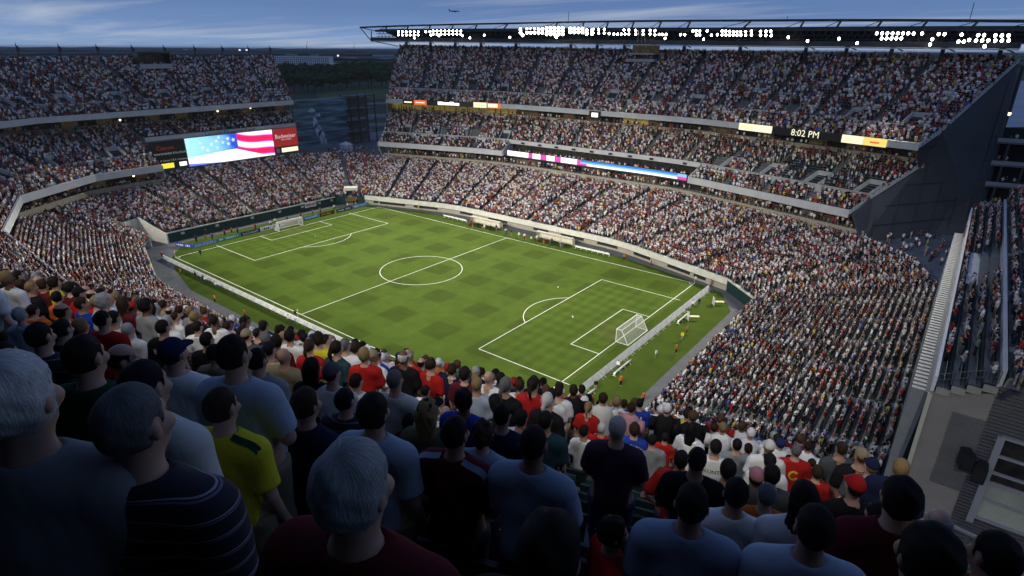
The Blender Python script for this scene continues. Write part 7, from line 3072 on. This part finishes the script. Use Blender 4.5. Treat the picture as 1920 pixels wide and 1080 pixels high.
pts = []
for (x, y, z, yaw, occ, zone) in CROWD:
    if zone == 'lowright':
        # groups of empty seats
        nn = math.sin(x * .55 + 1.3) * math.sin(y * .23 + .4) + .6 * math.sin(x * .21 - y * .31)
        occ = occ + .22 * nn
    if zone in ('up', 'club'):
        occ += .16 * math.sin(x * .31 + z * .5) * math.sin(y * .27 - z * .8 + 1) - .03
    if random.random() < occ:
        j = .10
        pts.append((x + random.uniform(-j, j), y + random.uniform(-j, j), z, yaw + random.gauss(0, .3)))
for p in DECK_FAR:
    pts.append(p)
# skip places that the near deck hides altogether
pts = [p for p in pts if not (p[1] < -36 and p[0] > 40 and p[2] < 30)]
n = len(pts)
sc = rng.uniform(.92, 1.08, n)
kids = rng.random(n) < .07
sc[kids] *= .78
clump = np.array([.5 + .5 * math.sin(p[0] * .19 + 1.1 * math.sin(p[1] * .13)) * math.sin(p[1] * .17 + p[2] * .4) for p in pts])
ci = rng.choice(len(PALC), n, p=PALW)
redder = rng.random(n) < .06 * clump
ci[redder] = 4
shirt = PALC[ci] * rng.uniform(.85, 1.1, (n, 1))
var_ = rng.choice(3, n, p=[.53, .02, .45])
var_[np.array([p[1] < -70 and p[2] > 34 for p in pts])] = 0
crowd = scatter('crowd', pts, {'scl': np.stack([sc * rng.uniform(.95, 1.12, n), sc, sc], 1), 'shirtc': shirt, 'hairc': HC[rng.choice(len(HC), n, p=HWt)], 'skinc': SC_[rng.choice(4, n, p=[.4, .25, .2, .15])], 'pantc': PC[rng.choice(5, n)], 'var': var_},
                [crowd_proto(s) for s in range(3)])
tag(crowd, 'packed mass of spectators filling the stands all around the pitch', 'crowd', kind='stuff')
print('crowd', n)

# seats: tip-up plastic shells
def seat_mesh():
    m = MB()
    m.hexa([(-.21, -.06, .40), (.21, -.06, .40), (.20, .02, .42), (-.20, .02, .42), (-.21, -.13, .82), (.21, -.13, .82), (.20, -.10, .83), (-.20, -.10, .83)])
    m.hexa([(-.20, -.02, .40), (.20, -.02, .40), (.2, .1, .72), (-.2, .1, .72), (-.20, .03, .40), (.20, .03, .40), (.2, .14, .71), (-.2, .14, .71)])
    m.box((0, -.05, .2), (.05, .08, .4))
    return m.mesh('stadium_seat', SEATM)


seat_me = seat_mesh()
# the seats of the right end stand show largest: each one is its own object, with shell and pan
sb_ = MB()
sb_.hexa([(-.21, -.06, .40), (.21, -.06, .40), (.20, .02, .42), (-.20, .02, .42), (-.21, -.13, .82), (.21, -.13, .82), (.20, -.10, .83), (-.20, -.10, .83)])
sbm = sb_.mesh('backrest', SEATM)
sp2 = MB()
sp2.hexa([(-.20, -.02, .40), (.20, -.02, .40), (.2, .1, .72), (-.2, .1, .72), (-.20, .03, .40), (.20, .03, .40), (.2, .14, .71), (-.2, .14, .71)])
spm = sp2.mesh('seat_pan', SEATM)
sl2 = MB()
sl2.box((0, -.05, .2), (.05, .08, .4))
slm = sl2.mesh('pedestal', STEEL)
own = [s for s in SEATS[SEAT_MARK0:SEAT_MARK1]]
own.sort(key=lambda s: s[1])
own = own[:300]
ids = set(id(s) for s in own)
rowx = sorted(set(round(s[0], 2) for s in own))
cnt = {}
for s in own:
    r = min(range(len(rowx)), key=lambda i: abs(rowx[i] - s[0]))
    cnt[r] = cnt.get(r, 0) + 1
    g = thing('stadium_seat', 'dark green seat in right stand, %s row from rail, %s from near end' % (ordn(r + 1), ordn(cnt[r])), 'seat', s[:3], s[3], 'dark green seats of the right stand')
    link('backrest', sbm, g)
    link('seat_pan', spm, g)
    link('pedestal', slm, g)
rest = [s for s in SEATS if id(s) not in ids] + DECK_SEATS
rest = [p for p in rest if not (p[1] < -36 and p[0] > 40 and p[2] < 30)]
so = scatter('stadium_seats', rest, {}, [bpy.data.objects.new('stadium_seat_shape', seat_me)])
tag(so, 'rows of dark green plastic seats between the spectators', 'seats', kind='stuff')
print('seats', len(rest))
# ------------------------------------------------------------------ evening haze
hm = bpy.data.materials.new('evening_haze')
hm.use_nodes = True
t_ = hm.node_tree
t_.nodes.clear()
ho = N(t_, 'ShaderNodeOutputMaterial')
hv = N(t_, 'ShaderNodeVolumePrincipled')
hv.inputs['Color'].default_value = (.9, .93, 1, 1)
hv.inputs['Density'].default_value = 3.2e-5
hv.inputs['Anisotropy'].default_value = 0.0
t_.links.new(hv.outputs[0], ho.inputs['Volume'])
m = MB()
m.box((0, 0, 32), (70000, 70000, 67))
hz_ = m.build('haze', hm)
tag(hz_, 'thin blue evening haze over the distance', 'haze', kind='stuff')
scene.cycles.volume_bounces = 0
